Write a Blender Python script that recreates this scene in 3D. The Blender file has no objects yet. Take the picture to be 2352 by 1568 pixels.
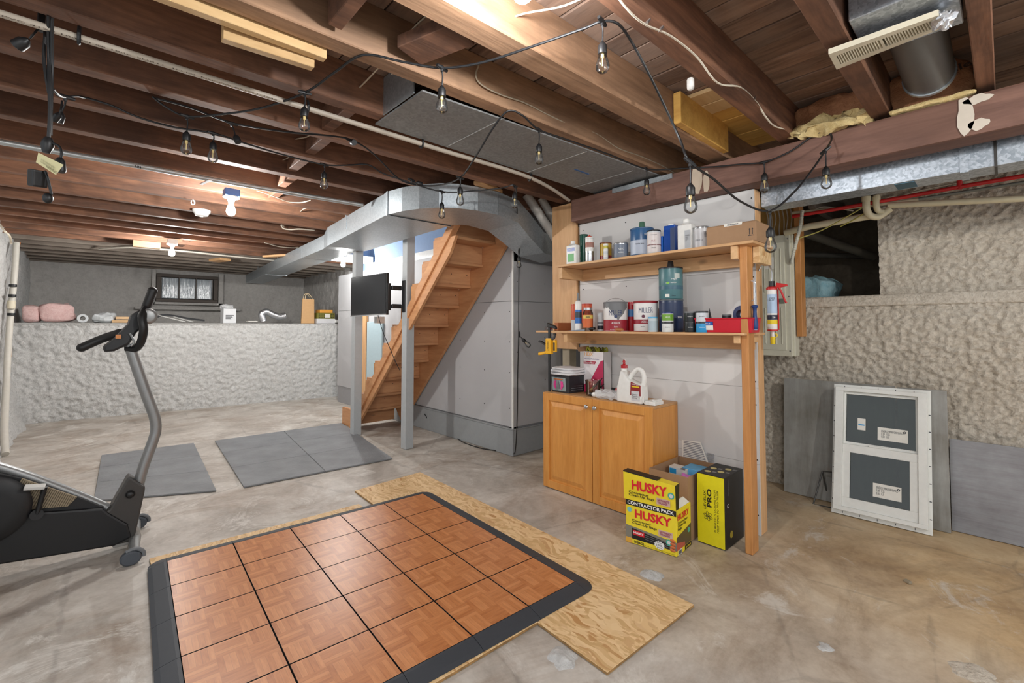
import bpy, bmesh, math, random
from mathutils import Vector, Matrix, noise
R = math.radians
random.seed(7)
scn = bpy.context.scene
COL = scn.collection

# ------------------------------------------------------------------ camera
cam_d = bpy.data.cameras.new('camera'); cam = bpy.data.objects.new('camera', cam_d); COL.objects.link(cam)
cam.location = (0, 0, 1.26)
cam.rotation_euler = (R(90) + 0.0396, 0, R(47.3 - 90))
cam_d.sensor_width = 36; cam_d.lens = 36 * 1046 / 2352; cam_d.shift_y = -77.44 / 2352
cam_d.clip_start = 0.05; cam_d.clip_end = 60
scn.camera = cam
# ------------------------------------------------------------------ world, exposure
w = bpy.data.worlds.new('world'); scn.world = w; w.use_nodes = True
w.node_tree.nodes['Background'].inputs[0].default_value = (0.90, 0.95, 1.0, 1)
w.node_tree.nodes['Background'].inputs[1].default_value = 0.5
scn.view_settings.view_transform = 'Standard'; scn.view_settings.look = 'None'
scn.view_settings.gamma = 1; scn.view_settings.use_curve_mapping = False
scn.view_settings.exposure = 1.12
BULB_POWER = 640.0

# ------------------------------------------------------------------ materials
def srgb(r, g=None, b=None):
    if g is None: r, g, b = r
    f = lambda c: (c / 255 / 12.92) if c / 255 <= 0.04045 else ((c / 255 + 0.055) / 1.055) ** 2.4
    return (f(r), f(g), f(b), 1)
class NT:
    def __init__(s, name):
        s.m = bpy.data.materials.new(name); s.m.use_nodes = True; s.t = s.m.node_tree
        s.b = s.t.nodes['Principled BSDF']; s.tc = s.n('ShaderNodeTexCoord')
    def n(s, t, **k):
        x = s.t.nodes.new(t)
        for a, v in k.items(): setattr(x, a, v)
        return x
    def l(s, a, b): s.t.links.new(a, b)
    def vmap(s, scale=(1, 1, 1), rot=(0, 0, 0), src=None):
        m = s.n('ShaderNodeMapping'); m.inputs['Scale'].default_value = scale; m.inputs['Rotation'].default_value = rot
        s.l(src or s.tc.outputs['Object'], m.inputs['Vector']); return m.outputs['Vector']
    def rnd(s, src, amt=20):
        oi = s.n('ShaderNodeObjectInfo'); mu = s.n('ShaderNodeVectorMath', operation='MULTIPLY_ADD')
        s.l(oi.outputs['Random'], mu.inputs[0]); mu.inputs[1].default_value = (amt, amt * .7, amt * 1.3); s.l(src, mu.inputs[2])
        return mu.outputs[0]
    def noise(s, vec, scale, detail=4, rough=.55, dist=0):
        x = s.n('ShaderNodeTexNoise'); s.l(vec, x.inputs['Vector'])
        x.inputs['Scale'].default_value = scale; x.inputs['Detail'].default_value = detail
        x.inputs['Roughness'].default_value = rough; x.inputs['Distortion'].default_value = dist
        return x.outputs['Fac']
    def vor(s, vec, scale, out='Color', feature='F1'):
        x = s.n('ShaderNodeTexVoronoi', feature=feature); s.l(vec, x.inputs['Vector']); x.inputs['Scale'].default_value = scale
        return x.outputs[out]
    def ramp(s, fac, stops, interp='LINEAR'):
        x = s.n('ShaderNodeValToRGB'); x.color_ramp.interpolation = interp
        e = x.color_ramp.elements
        while len(e) < len(stops): e.new(0.5)
        for i, (p, c) in enumerate(stops): e[i].position = p; e[i].color = c if len(c) == 4 else (*c, 1)
        s.l(fac, x.inputs['Fac']); return x.outputs['Color']
    def mix(s, fac, a, b, mode='MIX'):
        x = s.n('ShaderNodeMix', data_type='RGBA', blend_type=mode)
        for sock, v in ((x.inputs[0], fac), (x.inputs[6], a), (x.inputs[7], b)):
            if hasattr(v, 'is_output'): s.l(v, sock)
            else: sock.default_value = v
        return x.outputs[2]
    def math(s, op, a, b=0.0, clamp=False):
        x = s.n('ShaderNodeMath', operation=op, use_clamp=clamp)
        for i, v in enumerate((a, b)):
            if hasattr(v, 'is_output'): s.l(v, x.inputs[i])
            else: x.inputs[i].default_value = v
        return x.outputs[0]
    def objval(s, col, lo=.8, hi=1.15):
        oi = s.n('ShaderNodeObjectInfo'); mr = s.n('ShaderNodeMapRange'); s.l(oi.outputs['Random'], mr.inputs['Value'])
        mr.inputs['To Min'].default_value = lo; mr.inputs['To Max'].default_value = hi
        h = s.n('ShaderNodeHueSaturation'); s.l(col, h.inputs['Color']); s.l(mr.outputs[0], h.inputs['Value']); return h.outputs[0]
    def bump(s, h, strength=.3, dist=.01):
        x = s.n('ShaderNodeBump'); x.inputs['Strength'].default_value = strength; x.inputs['Distance'].default_value = dist
        s.l(h, x.inputs['Height']); s.l(x.outputs[0], s.b.inputs['Normal'])
    def out(s, col=None, rough=.5, metal=0, spec=.5):
        if col is not None:
            if hasattr(col, 'is_output'): s.l(col, s.b.inputs['Base Color'])
            else: s.b.inputs['Base Color'].default_value = col
        if hasattr(rough, 'is_output'): s.l(rough, s.b.inputs['Roughness'])
        else: s.b.inputs['Roughness'].default_value = rough
        s.b.inputs['Metallic'].default_value = metal; s.b.inputs['Specular IOR Level'].default_value = spec
        return s.m
_pl = {}
def plain(c, rough=.45, metal=0, name=None, var=.025):
    key = (tuple(c), rough, metal)
    if key in _pl: return _pl[key]
    t = NT(name or 'paint_%d_%d_%d' % tuple(c[:3]))
    col = srgb(c)
    n = t.noise(t.tc.outputs['Object'], 30, 3)
    a = tuple(x * (1 - var) for x in col[:3]) + (1,); b = tuple(min(1, x * (1 + var)) for x in col[:3]) + (1,)
    _pl[key] = t.out(t.ramp(n, [(.35, a), (.65, b)]), rough, metal); return _pl[key]
def wood(name, dark, light, axis='x', scale=9, rough=.6, lo=.85, hi=1.1, dirt=None, dirtamt=.5, knots=False):
    t = NT(name); st = {'x': (.12, 1, 1), 'y': (1, .12, 1), 'z': (1, 1, .12)}[axis]
    v = t.rnd(t.tc.outputs['Object']); m = t.vmap(st, src=v)
    g = t.noise(m, scale * 3, 6, .6, .8)
    col = t.ramp(g, [(.3, srgb(dark)), (.7, srgb(light))])
    g2 = t.noise(m, scale * 14, 3, .6)
    col = t.mix(.25, col, t.ramp(g2, [(.35, srgb(dark)), (.65, srgb(light))]))
    if knots:
        k = t.vor(t.vmap({'x': (.5, 1, 1), 'y': (1, .5, 1), 'z': (1, 1, .5)}[axis], src=v), 5, 'Distance')
        kk = t.ramp(k, [(.05, (.55, .55, .55)), (.11, (1, 1, 1))]); col = t.mix(1.0, col, kk, 'MULTIPLY')
    if dirt:
        d = t.noise(v, 1.7, 5, .65, .4); col = t.mix(t.math('MULTIPLY', t.ramp(d, [(.45, (0, 0, 0)), (.62, (1, 1, 1))]), dirtamt), col, srgb(dirt))
    col = t.objval(col, lo, hi)
    t.bump(g2, .25, .004)
    return t.out(col, rough)
M = {}
M['joist'] = wood('aged_joist_wood', (86, 58, 44), (150, 106, 80), 'x', 5, .75, .8, 1.12, (70, 52, 44), .6)
M['joist_lit_tan'] = wood('lit_tan_joist_wood', (126, 96, 72), (180, 142, 110), 'x', 5, .7, .9, 1.05, (108, 84, 66), .5)  # tan copy of the joist wood with lamplight put into its colour
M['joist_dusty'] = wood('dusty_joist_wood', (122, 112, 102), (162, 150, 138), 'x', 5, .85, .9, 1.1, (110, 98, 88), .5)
M['girder'] = wood('old_girder_wood', (86, 60, 52), (138, 102, 88), 'y', 4, .7, .95, 1.05, (100, 70, 56), .5)
M['board'] = wood('aged_floorboard_wood', (92, 68, 56), (172, 140, 118), 'y', 4, .8, .72, 1.18, (152, 134, 122), .6)
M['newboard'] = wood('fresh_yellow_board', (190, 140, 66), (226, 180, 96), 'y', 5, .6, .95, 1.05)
M['pine_x'] = wood('pine_along_x', (196, 152, 104), (226, 186, 138), 'x', 4, .55, .9, 1.05, knots=True)
M['pine_y'] = wood('pine_along_y', (190, 144, 98), (222, 180, 132), 'y', 4, .55, .9, 1.05, knots=True)
M['pine_z'] = wood('pine_along_z', (196, 148, 100), (226, 182, 134), 'z', 4, .55, .92, 1.05, knots=True)
M['stud'] = wood('orange_stud', (176, 116, 62), (214, 154, 92), 'z', 4, .5, .95, 1.05, knots=True)
M['stair'] = wood('stair_plywood', (178, 122, 82), (216, 164, 118), 'x', 3, .55, .85, 1.06, knots=True)
M['stair_y'] = wood('stair_stringer_wood', (184, 126, 82), (218, 164, 116), 'y', 3, .55, .95, 1.04)
M['oak'] = wood('honey_oak', (196, 130, 58), (222, 158, 82), 'z', 5, .35, .97, 1.03)
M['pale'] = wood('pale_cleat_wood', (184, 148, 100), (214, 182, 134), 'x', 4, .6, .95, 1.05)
def galv(name, a, b, sc=55, rough=.42, metal=.75):
    t = NT(name); v = t.tc.outputs['Object']
    c = t.vor(v, sc); bw = t.n('ShaderNodeRGBToBW'); t.l(c, bw.inputs[0])
    col = t.ramp(bw.outputs[0], [(.2, srgb(a)), (.8, srgb(b))])
    n = t.noise(v, 3, 4); col = t.mix(.3, col, t.ramp(n, [(.3, srgb(a)), (.7, srgb(b))]))
    t.bump(n, .1, .01)
    return t.out(col, rough, metal)
M['galv'] = galv('galvanised_steel', (168, 178, 184), (192, 200, 205), 90)
M['galv_b'] = galv('spangled_steel', (150, 160, 170), (206, 214, 222), 95)
M['galv_d'] = galv('dull_sheet_metal', (128, 130, 130), (150, 152, 152), 80, .6, .35)
def floor_mat():
    t = NT('stained_concrete'); v = t.tc.outputs['Object']
    big = t.noise(v, .55, 4, .6, .5); mid = t.noise(v, 2.2, 6, .65, .8); fine = t.noise(v, 26, 5, .7)
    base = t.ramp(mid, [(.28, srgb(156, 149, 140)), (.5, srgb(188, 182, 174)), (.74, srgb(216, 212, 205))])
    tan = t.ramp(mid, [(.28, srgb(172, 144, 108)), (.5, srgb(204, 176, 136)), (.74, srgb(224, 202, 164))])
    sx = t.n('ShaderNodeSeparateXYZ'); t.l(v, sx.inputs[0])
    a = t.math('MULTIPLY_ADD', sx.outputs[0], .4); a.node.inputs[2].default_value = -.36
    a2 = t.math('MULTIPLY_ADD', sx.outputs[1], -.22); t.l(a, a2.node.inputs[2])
    a3 = t.math('ADD', a2, t.math('MULTIPLY', t.math('SUBTRACT', big, .5), 1.6), True)  # tan share rises along x and falls along y
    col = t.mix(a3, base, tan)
    dk = t.noise(t.vmap((1, 1.4, 1), (0, 0, .5)), 1.25, 6, .7, 1.2)
    col = t.mix(t.math('MULTIPLY', t.ramp(dk, [(.48, (0, 0, 0)), (.66, (1, 1, 1))]), .55), col, srgb(138, 116, 94))
    wh = t.noise(t.vmap((1, 1, 1), (0, 0, 1.2)), 1.7, 8, .75, 1.5)
    col = t.mix(t.math('MULTIPLY', t.ramp(wh, [(.56, (0, 0, 0)), (.64, (1, 1, 1))]), .6), col, srgb(222, 220, 214))
    col = t.mix(.35, col, t.ramp(fine, [(.25, srgb(96, 92, 86)), (.5, srgb(186, 182, 176)), (.8, srgb(236, 232, 228))]), 'SOFT_LIGHT')
    cr = t.vor(t.vmap((1, 1, 1), src=None), .9, 'Distance', 'DISTANCE_TO_EDGE')
    nz = t.noise(v, 6, 4); crk = t.math('ADD', cr, t.math('MULTIPLY', t.math('SUBTRACT', nz, .5), .06))
    col = t.mix(t.math('MULTIPLY', t.ramp(crk, [(.0, (1, 1, 1)), (.008, (0, 0, 0))]), .22), col, srgb(78, 68, 60))
    t.bump(t.mix(.5, fine, mid), .25, .006)
    return t.out(col, t.ramp(big, [(.3, (.42,) * 3), (.7, (.68,) * 3)]))
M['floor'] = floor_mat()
def stucco(name, a, b, c, sc=34):
    t = NT(name); v = t.tc.outputs['Object']
    n = t.noise(v, sc, 6, .65, .3); n2 = t.noise(v, 1.4, 5, .6)
    col = t.mix(.42, t.ramp(n2, [(.3, srgb(a)), (.7, srgb(b))]), t.ramp(n, [(.3, srgb(c)), (.6, srgb(b))]))
    t.bump(n, .85, .02)
    return t.out(col, .9)
M['stucco_g'] = stucco('grey_stucco', (196, 196, 194), (218, 218, 216), (146, 145, 143), 36)
M['stucco_d'] = stucco('dark_grey_stucco', (176, 173, 169), (196, 193, 189), (160, 157, 153), 22)
M['stucco_t'] = stucco('tan_stucco', (210, 198, 180), (234, 226, 212), (140, 124, 102), 48)
M['dirt'] = stucco('dark_dirt', (96, 86, 72), (120, 108, 92), (70, 62, 52), 12)
def drywall(name, a, b, patch):
    t = NT(name); v = t.tc.outputs['Object']
    n = t.noise(v, 1.2, 3, .5); col = t.ramp(n, [(.3, srgb(a)), (.7, srgb(b))])
    p = t.noise(t.vmap((.7, .8, 1.7)), 1.9, 2, .4, .6)
    col = t.mix(t.ramp(p, [(.56, (0, 0, 0)), (.58, (1, 1, 1))]), col, srgb(patch))
    t.bump(t.noise(v, 60, 3), .05, .002)
    return t.out(col, .7)
M['dry'] = drywall('drywall_grey', (176, 176, 178), (188, 188, 190), (182, 182, 184))
M['dry_w'] = drywall('drywall_primed', (196, 194, 192), (206, 204, 202), (218, 217, 215))
M['post'] = plain((172, 176, 178), .55, name='grey_post_paint')
M['base'] = plain((150, 154, 156), .5, name='grey_baseboard_paint')
M['black'] = plain((24, 25, 27), .45, name='black_plastic')
M['blackm'] = plain((34, 35, 37), .7, name='matt_black')
M['rubber'] = plain((58, 62, 68), .6, name='slate_rubber')
M['white'] = plain((232, 232, 228), .4, name='white_plastic')
M['cream'] = plain((214, 206, 184), .5, name='cream_plastic')
M['steel'] = plain((200, 202, 204), .25, .9, name='bright_steel')
M['silver'] = plain((150, 152, 152), .38, .55, name='silver_paint')
M['foil'] = plain((214, 216, 220), .34, .9, name='foil')
M['card'] = plain((164, 130, 98), .8, name='cardboard')
M['paper'] = plain((232, 230, 222), .7, name='paper')
M['screw'] = plain((60, 58, 56), .5, .3, name='screw_head')
def emis(name, c, s):
    t = NT(name); t.b.inputs['Emission Color'].default_value = c; t.b.inputs['Emission Strength'].default_value = s
    return t.out((1, 1, 1, 1), .3)
M['bulb_on'] = emis('lit_bulb', (1, .97, .92, 1), BULB_POWER)
def glass(name, col=(1, 1, 1, 1), rough=.03, thin=True):
    t = NT(name); g = t.n('ShaderNodeBsdfGlossy'); g.inputs['Roughness'].default_value = rough
    tr = t.n('ShaderNodeBsdfTransparent'); tr.inputs['Color'].default_value = col
    fr = t.n('ShaderNodeLayerWeight'); fr.inputs['Blend'].default_value = .35
    mx = t.n('ShaderNodeMixShader'); o = t.t.nodes['Material Output']
    f = t.math('MULTIPLY_ADD', fr.outputs['Fresnel'], .9); f.node.inputs[2].default_value = .03
    t.l(f, mx.inputs[0]); t.l(tr.outputs[0], mx.inputs[1]); t.l(g.outputs[0], mx.inputs[2]); t.l(mx.outputs[0], o.inputs['Surface'])
    return t.m
M['glass'] = glass('clear_glass', (.93, .94, .94, 1))
M['glass_d'] = glass('window_glass', (.46, .50, .46, 1), .04)
M['glass_b'] = glass('smoky_plastic', (.93, .90, .86, 1), .1)
def osb():
    t = NT('oriented_strand_board'); v = t.tc.outputs['Object']
    nd = t.noise(v, 3.0, 2)
    def lay(rot, sc):
        m = t.n('ShaderNodeMapping'); m.inputs['Scale'].default_value = (2.4, .42, 1); m.inputs['Rotation'].default_value = (0, 0, rot)
        w_ = t.n('ShaderNodeVectorMath', operation='MULTIPLY_ADD'); t.l(nd, w_.inputs[0]); w_.inputs[1].default_value = (.25, .25, 0); t.l(v, w_.inputs[2])
        t.l(w_.outputs[0], m.inputs['Vector']); c = t.vor(m.outputs[0], sc); bw = t.n('ShaderNodeSeparateColor'); t.l(c, bw.inputs[0]); return bw.outputs[0]
    st = [(.1, srgb(206, 168, 116)), (.45, srgb(226, 192, 142)), (.8, srgb(236, 206, 160)), (1, srgb(190, 142, 88))]
    c1 = t.ramp(lay(.4, 34), st); c2 = t.ramp(lay(-.7, 26), st); c3 = t.ramp(lay(1.3, 30), st)
    s1 = t.ramp(t.noise(v, 14, 2), [(.45, (0, 0, 0)), (.5, (1, 1, 1))]); s2 = t.ramp(t.noise(t.vmap((1, 1, 1), (0, 0, 2)), 11, 2), [(.5, (0, 0, 0)), (.54, (1, 1, 1))])
    col = t.mix(s2, t.mix(s1, c1, c2), c3)
    t.bump(lay(.4, 34), .15, .003)
    return t.out(col, .62)
M['osb'] = osb()
M['osb_edge'] = plain((158, 122, 76), .9, name='osb_edge', var=.3)
T = 0.3048
def parquet():
    t = NT('printed_parquet'); s = t.n('ShaderNodeSeparateXYZ'); t.l(t.tc.outputs['Object'], s.inputs[0])
    k = 3 / T
    u = t.math('MULTIPLY', t.math('ADD', s.outputs[0], 60 * T), k); v = t.math('MULTIPLY', t.math('ADD', s.outputs[1], 60 * T), k)
    fu, fv = t.math('FLOOR', u), t.math('FLOOR', v)
    par = t.math('MODULO', t.math('ADD', fu, fv), 2.0)
    ru, rv = t.math('FRACT', u), t.math('FRACT', v)
    mixv = lambda f, a, b: t.math('ADD', t.math('MULTIPLY', a, t.math('SUBTRACT', 1.0, f)), t.math('MULTIPLY', b, f))
    st = t.math('MULTIPLY', mixv(par, ru, rv), 5.0)
    cx = t.n('ShaderNodeCombineXYZ'); t.l(fu, cx.inputs[0]); t.l(fv, cx.inputs[1]); t.l(t.math('FLOOR', st), cx.inputs[2])
    wn = t.n('ShaderNodeTexWhiteNoise'); t.l(cx.outputs[0], wn.inputs['Vector'])
    col = t.ramp(wn.outputs['Value'], [(0, srgb(180, 108, 56)), (.5, srgb(200, 128, 74)), (1, srgb(216, 146, 92))])
    # grain along the strip
    ga = t.noise(t.vmap((14, 90, 1)), 1, 4, .6); gb = t.noise(t.vmap((90, 14, 1)), 1, 4, .6)
    gr = mixv(par, gb, ga)
    col = t.mix(.35, col, t.ramp(gr, [(.3, srgb(152, 90, 48)), (.7, srgb(220, 154, 102))]))
    fr = t.math('FRACT', st); ed = t.math('MINIMUM', fr, t.math('SUBTRACT', 1.0, fr))
    col = t.mix(t.ramp(ed, [(.0, (.35,) * 3), (.07, (0, 0, 0))]), col, srgb(128, 78, 46))
    t.bump(t.noise(t.tc.outputs['Object'], 420, 2), .06, .001)
    return t.out(col, .36)
M['parquet'] = parquet()
def foammat():
    t = NT('textured_foam_mat'); v = t.tc.outputs['Object']
    c = t.vor(v, 60, 'Distance'); n = t.noise(v, 4, 4)
    t.bump(c, .5, .003)
    return t.out(t.ramp(n, [(.3, srgb(118, 121, 124)), (.7, srgb(140, 143, 146))]), .62)
M['foam'] = foammat()
def tinboard():
    t = NT('streaked_grey_board'); n = t.noise(t.vmap((1, 1, .08)), 30, 5, .7); n2 = t.noise(t.tc.outputs['Object'], 4, 5, .6)
    return t.out(t.mix(.5, t.ramp(n, [(.3, srgb(122, 120, 114)), (.7, srgb(164, 163, 158))]), t.ramp(n2, [(.3, srgb(112, 106, 94)), (.7, srgb(176, 178, 176))])), .75)
M['tin'] = tinboard()
def tinboard2():
    t = NT('streaked_blue_grey_board'); n = t.noise(t.vmap((1, .08, 1)), 40, 5, .7); n2 = t.noise(t.tc.outputs['Object'], 5, 5, .6)
    return t.out(t.mix(.5, t.ramp(n, [(.3, srgb(128, 120, 124)), (.7, srgb(162, 164, 168))]), t.ramp(n2, [(.3, srgb(116, 118, 122)), (.7, srgb(170, 174, 178))])), .75)
M['tin2'] = tinboard2()
def fluffy(name, a, b):
    t = NT(name); n = t.noise(t.tc.outputs['Object'], 26, 6, .7, .5); t.bump(n, .85, .02); return t.out(t.ramp(n, [(.3, srgb(a)), (.7, srgb(b))]), .95)
M['pink'] = fluffy('pink_fibreglass', (226, 182, 178), (246, 216, 212))
M['yellow_ins'] = fluffy('yellow_fibreglass', (198, 170, 112), (234, 214, 160))
M['kraft'] = fluffy('kraft_paper', (168, 112, 78), (206, 150, 108))
M['bluefoam'] = fluffy('blue_foam', (150, 206, 222), (196, 232, 240))

# ------------------------------------------------------------------ mesh builder
def woff(p):
    o = Vector((0, 0, 0))
    while p is not None: o += p.location; p = p.parent
    return o
class MB:
    def __init__(s): s.v = []; s.f = []; s.mi = []; s.cm = 0
    def add(s, vs, fs):
        n = len(s.v); s.v += [tuple(x) for x in vs]; s.f += [tuple(i + n for i in f) for f in fs]; s.mi += [s.cm] * len(fs); return s
    def m(s, i): s.cm = i; return s
    def box(s, a, b):
        x0, y0, z0 = (min(a[i], b[i]) for i in range(3)); x1, y1, z1 = (max(a[i], b[i]) for i in range(3))
        return s.add([(x0, y0, z0), (x1, y0, z0), (x1, y1, z0), (x0, y1, z0), (x0, y0, z1), (x1, y0, z1), (x1, y1, z1), (x0, y1, z1)],
                     [(0, 3, 2, 1), (4, 5, 6, 7), (0, 1, 5, 4), (1, 2, 6, 5), (2, 3, 7, 6), (3, 0, 4, 7)])
    def hexa(s, lo, hi):   # two matching quads
        return s.add(list(lo) + list(hi), [(0, 3, 2, 1), (4, 5, 6, 7), (0, 1, 5, 4), (1, 2, 6, 5), (2, 3, 7, 6), (3, 0, 4, 7)])
    def obox(s, mat, size):
        hx, hy, hz = size[0] / 2, size[1] / 2, size[2] / 2
        c = [(-hx, -hy, -hz), (hx, -hy, -hz), (hx, hy, -hz), (-hx, hy, -hz), (-hx, -hy, hz), (hx, -hy, hz), (hx, hy, hz), (-hx, hy, hz)]
        return s.add([mat @ Vector(p) for p in c], [(0, 3, 2, 1), (4, 5, 6, 7), (0, 1, 5, 4), (1, 2, 6, 5), (2, 3, 7, 6), (3, 0, 4, 7)])
    def prism(s, pts, vec):
        n = len(pts); vec = Vector(vec); a = [Vector(p) for p in pts]
        return s.add(a + [p + vec for p in a], [tuple(range(n))[::-1], tuple(range(n, 2 * n))] + [(i, (i + 1) % n, (i + 1) % n + n, i + n) for i in range(n)])
    def lathe(s, c, prof, n=20, axis=None, cap=True):
        ax = (axis or Vector((0, 0, 1))); ax = Vector(ax).normalized(); u = ax.orthogonal().normalized() if abs(ax.z) < .999 else Vector((1, 0, 0)); v = ax.cross(u)
        c = Vector(c); vs = []; fs = []
        for (r, h) in prof:
            for k in range(n):
                a = 2 * math.pi * k / n; vs.append(c + ax * h + (u * math.cos(a) + v * math.sin(a)) * r)
        for j in range(len(prof) - 1):
            for k in range(n): fs.append((j * n + k, j * n + (k + 1) % n, (j + 1) * n + (k + 1) % n, (j + 1) * n + k))
        if cap:
            fs.append(tuple(range(n))[::-1]); fs.append(tuple((len(prof) - 1) * n + k for k in range(n)))
        return s.add(vs, fs)
    def cyl(s, a, b, r, n=14, r2=None):
        a = Vector(a); b = Vector(b); return s.lathe(a, [(r, 0), (r if r2 is None else r2, (b - a).length)], n, b - a)
    def tube(s, pts, r, n=8, smooth=0, closed=False, flat=1.0):
        P = [Vector(p) for p in pts]
        if smooth: P = catmull(P, smooth, closed)
        rr = r if callable(r) else (lambda t: r)
        N = len(P); vs = []; fs = []; prev = None
        for i, p in enumerate(P):
            d = (P[(i + 1) % N] - P[i - 1]) if closed else (P[min(i + 1, N - 1)] - P[max(i - 1, 0)])
            if d.length < 1e-9: d = Vector((0, 0, 1))
            d.normalize()
            if prev is None: u = d.orthogonal().normalized()
            else: u = (prev - d * prev.dot(d)); u = u.normalized() if u.length > 1e-6 else d.orthogonal().normalized()
            prev = u; v = d.cross(u); q = rr(i / max(1, N - 1))
            for k in range(n):
                a = 2 * math.pi * k / n; vs.append(p + (u * math.cos(a) + v * math.sin(a) * flat) * q)
        L = N if closed else N - 1
        for i in range(L):
            j = (i + 1) % N
            for k in range(n): fs.append((i * n + k, i * n + (k + 1) % n, j * n + (k + 1) % n, j * n + k))
        if not closed: fs.append(tuple(range(n))[::-1]); fs.append(tuple((N - 1) * n + k for k in range(n)))
        return s.add(vs, fs)
    def ball(s, c, r, n=16, m=10, sc=(1, 1, 1)):
        prof = [(max(1e-4, r * math.sin(math.pi * j / m)), -r * math.cos(math.pi * j / m)) for j in range(m + 1)]
        o = MB().lathe((0, 0, 0), prof, n, cap=False)
        return s.add([(c[0] + x * sc[0], c[1] + y * sc[1], c[2] + z * sc[2]) for x, y, z in o.v], o.f)
    def mesh(s, name, mats, off=Vector((0, 0, 0)), bevel=0, smooth=False, seg=1):
        me = bpy.data.meshes.new(name)
        me.from_pydata([tuple(Vector(p) - off) for p in s.v], [], s.f)
        for mt in (mats if isinstance(mats, (list, tuple)) else [mats]): me.materials.append(mt)
        me.polygons.foreach_set('material_index', s.mi)
        bm = bmesh.new(); bm.from_mesh(me)
        bmesh.ops.recalc_face_normals(bm, faces=bm.faces)
        if bevel:
            ed = [e for e in bm.edges if len(e.link_faces) == 2 and e.calc_face_angle(0) > .6]
            bmesh.ops.bevel(bm, geom=ed, offset=bevel, segments=seg, profile=.6, affect='EDGES', clamp_overlap=True)
        bm.to_mesh(me); bm.free()
        if smooth:
            me.polygons.foreach_set('use_smooth', [True] * len(me.polygons)); me.set_sharp_from_angle(angle=R(38))
        return me
    def build(s, name, mats, parent=None, bevel=0, smooth=False, origin=None, label=None, seg=1):
        off = woff(parent) if parent is not None else Vector(origin or (0, 0, 0))
        o = bpy.data.objects.new(name, s.mesh(name, mats, off, bevel, smooth, seg)); COL.objects.link(o)
        if parent is not None: o.parent = parent
        else: o.location = off
        if label: o['label'] = label
        return o
def catmull(P, k, closed=False):
    out = []; N = len(P)
    for i in range(N if closed else N - 1):
        p0 = P[i - 1] if (closed or i > 0) else P[0]; p1 = P[i]; p2 = P[(i + 1) % N]; p3 = P[(i + 2) % N] if (closed or i + 2 < N) else P[-1]
        for j in range(k):
            t = j / k
            out.append(.5 * ((2 * p1) + (p2 - p0) * t + (2 * p0 - 5 * p1 + 4 * p2 - p3) * t * t + (3 * p1 - p0 - 3 * p2 + p3) * t ** 3))
    if not closed: out.append(P[-1])
    return out
def thing(name, label, cat, loc=(0, 0, 0), group=None):
    o = bpy.data.objects.new(name, None); COL.objects.link(o); o.empty_display_size = .05
    o.location = loc; o['label'] = label; o['category'] = cat
    if group: o['group'] = group
    return o
def tag(o, label, cat, group=None, kind=None):
    o['label'] = label; o['category'] = cat
    if group: o['group'] = group
    if kind: o['kind'] = kind
    return o
def struct(o): o['kind'] = 'structure'; return o
def text(body, mat, parent, origin, right, up, width=None, height=None, size=.1, bold=0.0, name='lettering', align='CENTER', wrap=None, depth=.0004, shear=0):
    c = bpy.data.curves.new(name, 'FONT'); c.body = body; c.size = 1; c.align_x = 'LEFT'; c.offset = 0 if 'M' in body else bold; c.resolution_u = 2; c.shear = shear; c.space_line = .85
    tmp = bpy.data.objects.new('tmp', c); me = bpy.data.meshes.new_from_object(tmp); bpy.data.objects.remove(tmp); bpy.data.curves.remove(c)
    if wrap:
        bm = bmesh.new(); bm.from_mesh(me); x_ = min(v.co.x for v in bm.verts); xe_ = max(v.co.x for v in bm.verts)
        while x_ < xe_:
            x_ += .12; bmesh.ops.bisect_plane(bm, geom=bm.verts[:] + bm.edges[:] + bm.faces[:], plane_co=(x_, 0, 0), plane_no=(1, 0, 0))
        bm.to_mesh(me); bm.free()
    xs = [v.co.x for v in me.vertices]; ys = [v.co.y for v in me.vertices]
    x0, x1, y0, y1 = min(xs), max(xs), min(ys), max(ys)
    sx = sy = size
    if width: sx = width / (x1 - x0); sy = height / (y1 - y0) if height else sx
    elif height: sx = sy = height / (y1 - y0)
    cx = (x0 + x1) / 2 if align == 'CENTER' else x0; cy = (y0 + y1) / 2
    off = woff(parent); o3 = Vector(origin); rt = Vector(right).normalized(); upv = Vector(up).normalized(); nrm = rt.cross(upv)
    for v in me.vertices:
        x = (v.co.x - cx) * sx; y = (v.co.y - cy) * sy
        if wrap:
            wx, wy, wr, ph = wrap; a = ph + x / wr
            v.co = Vector((wx + wr * math.cos(a), wy + wr * math.sin(a), origin[2] + y)) - off
        else: v.co = o3 + rt * x + upv * y + nrm * depth - off
    me.materials.clear(); me.materials.append(mat)
    o = bpy.data.objects.new(name, me); COL.objects.link(o); o.parent = parent; return o
def copy_tree(o, parent=None):
    c = o.copy(); COL.objects.link(c); c.parent = parent
    for ch in list(o.children): copy_tree(ch, c)
    return c
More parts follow.
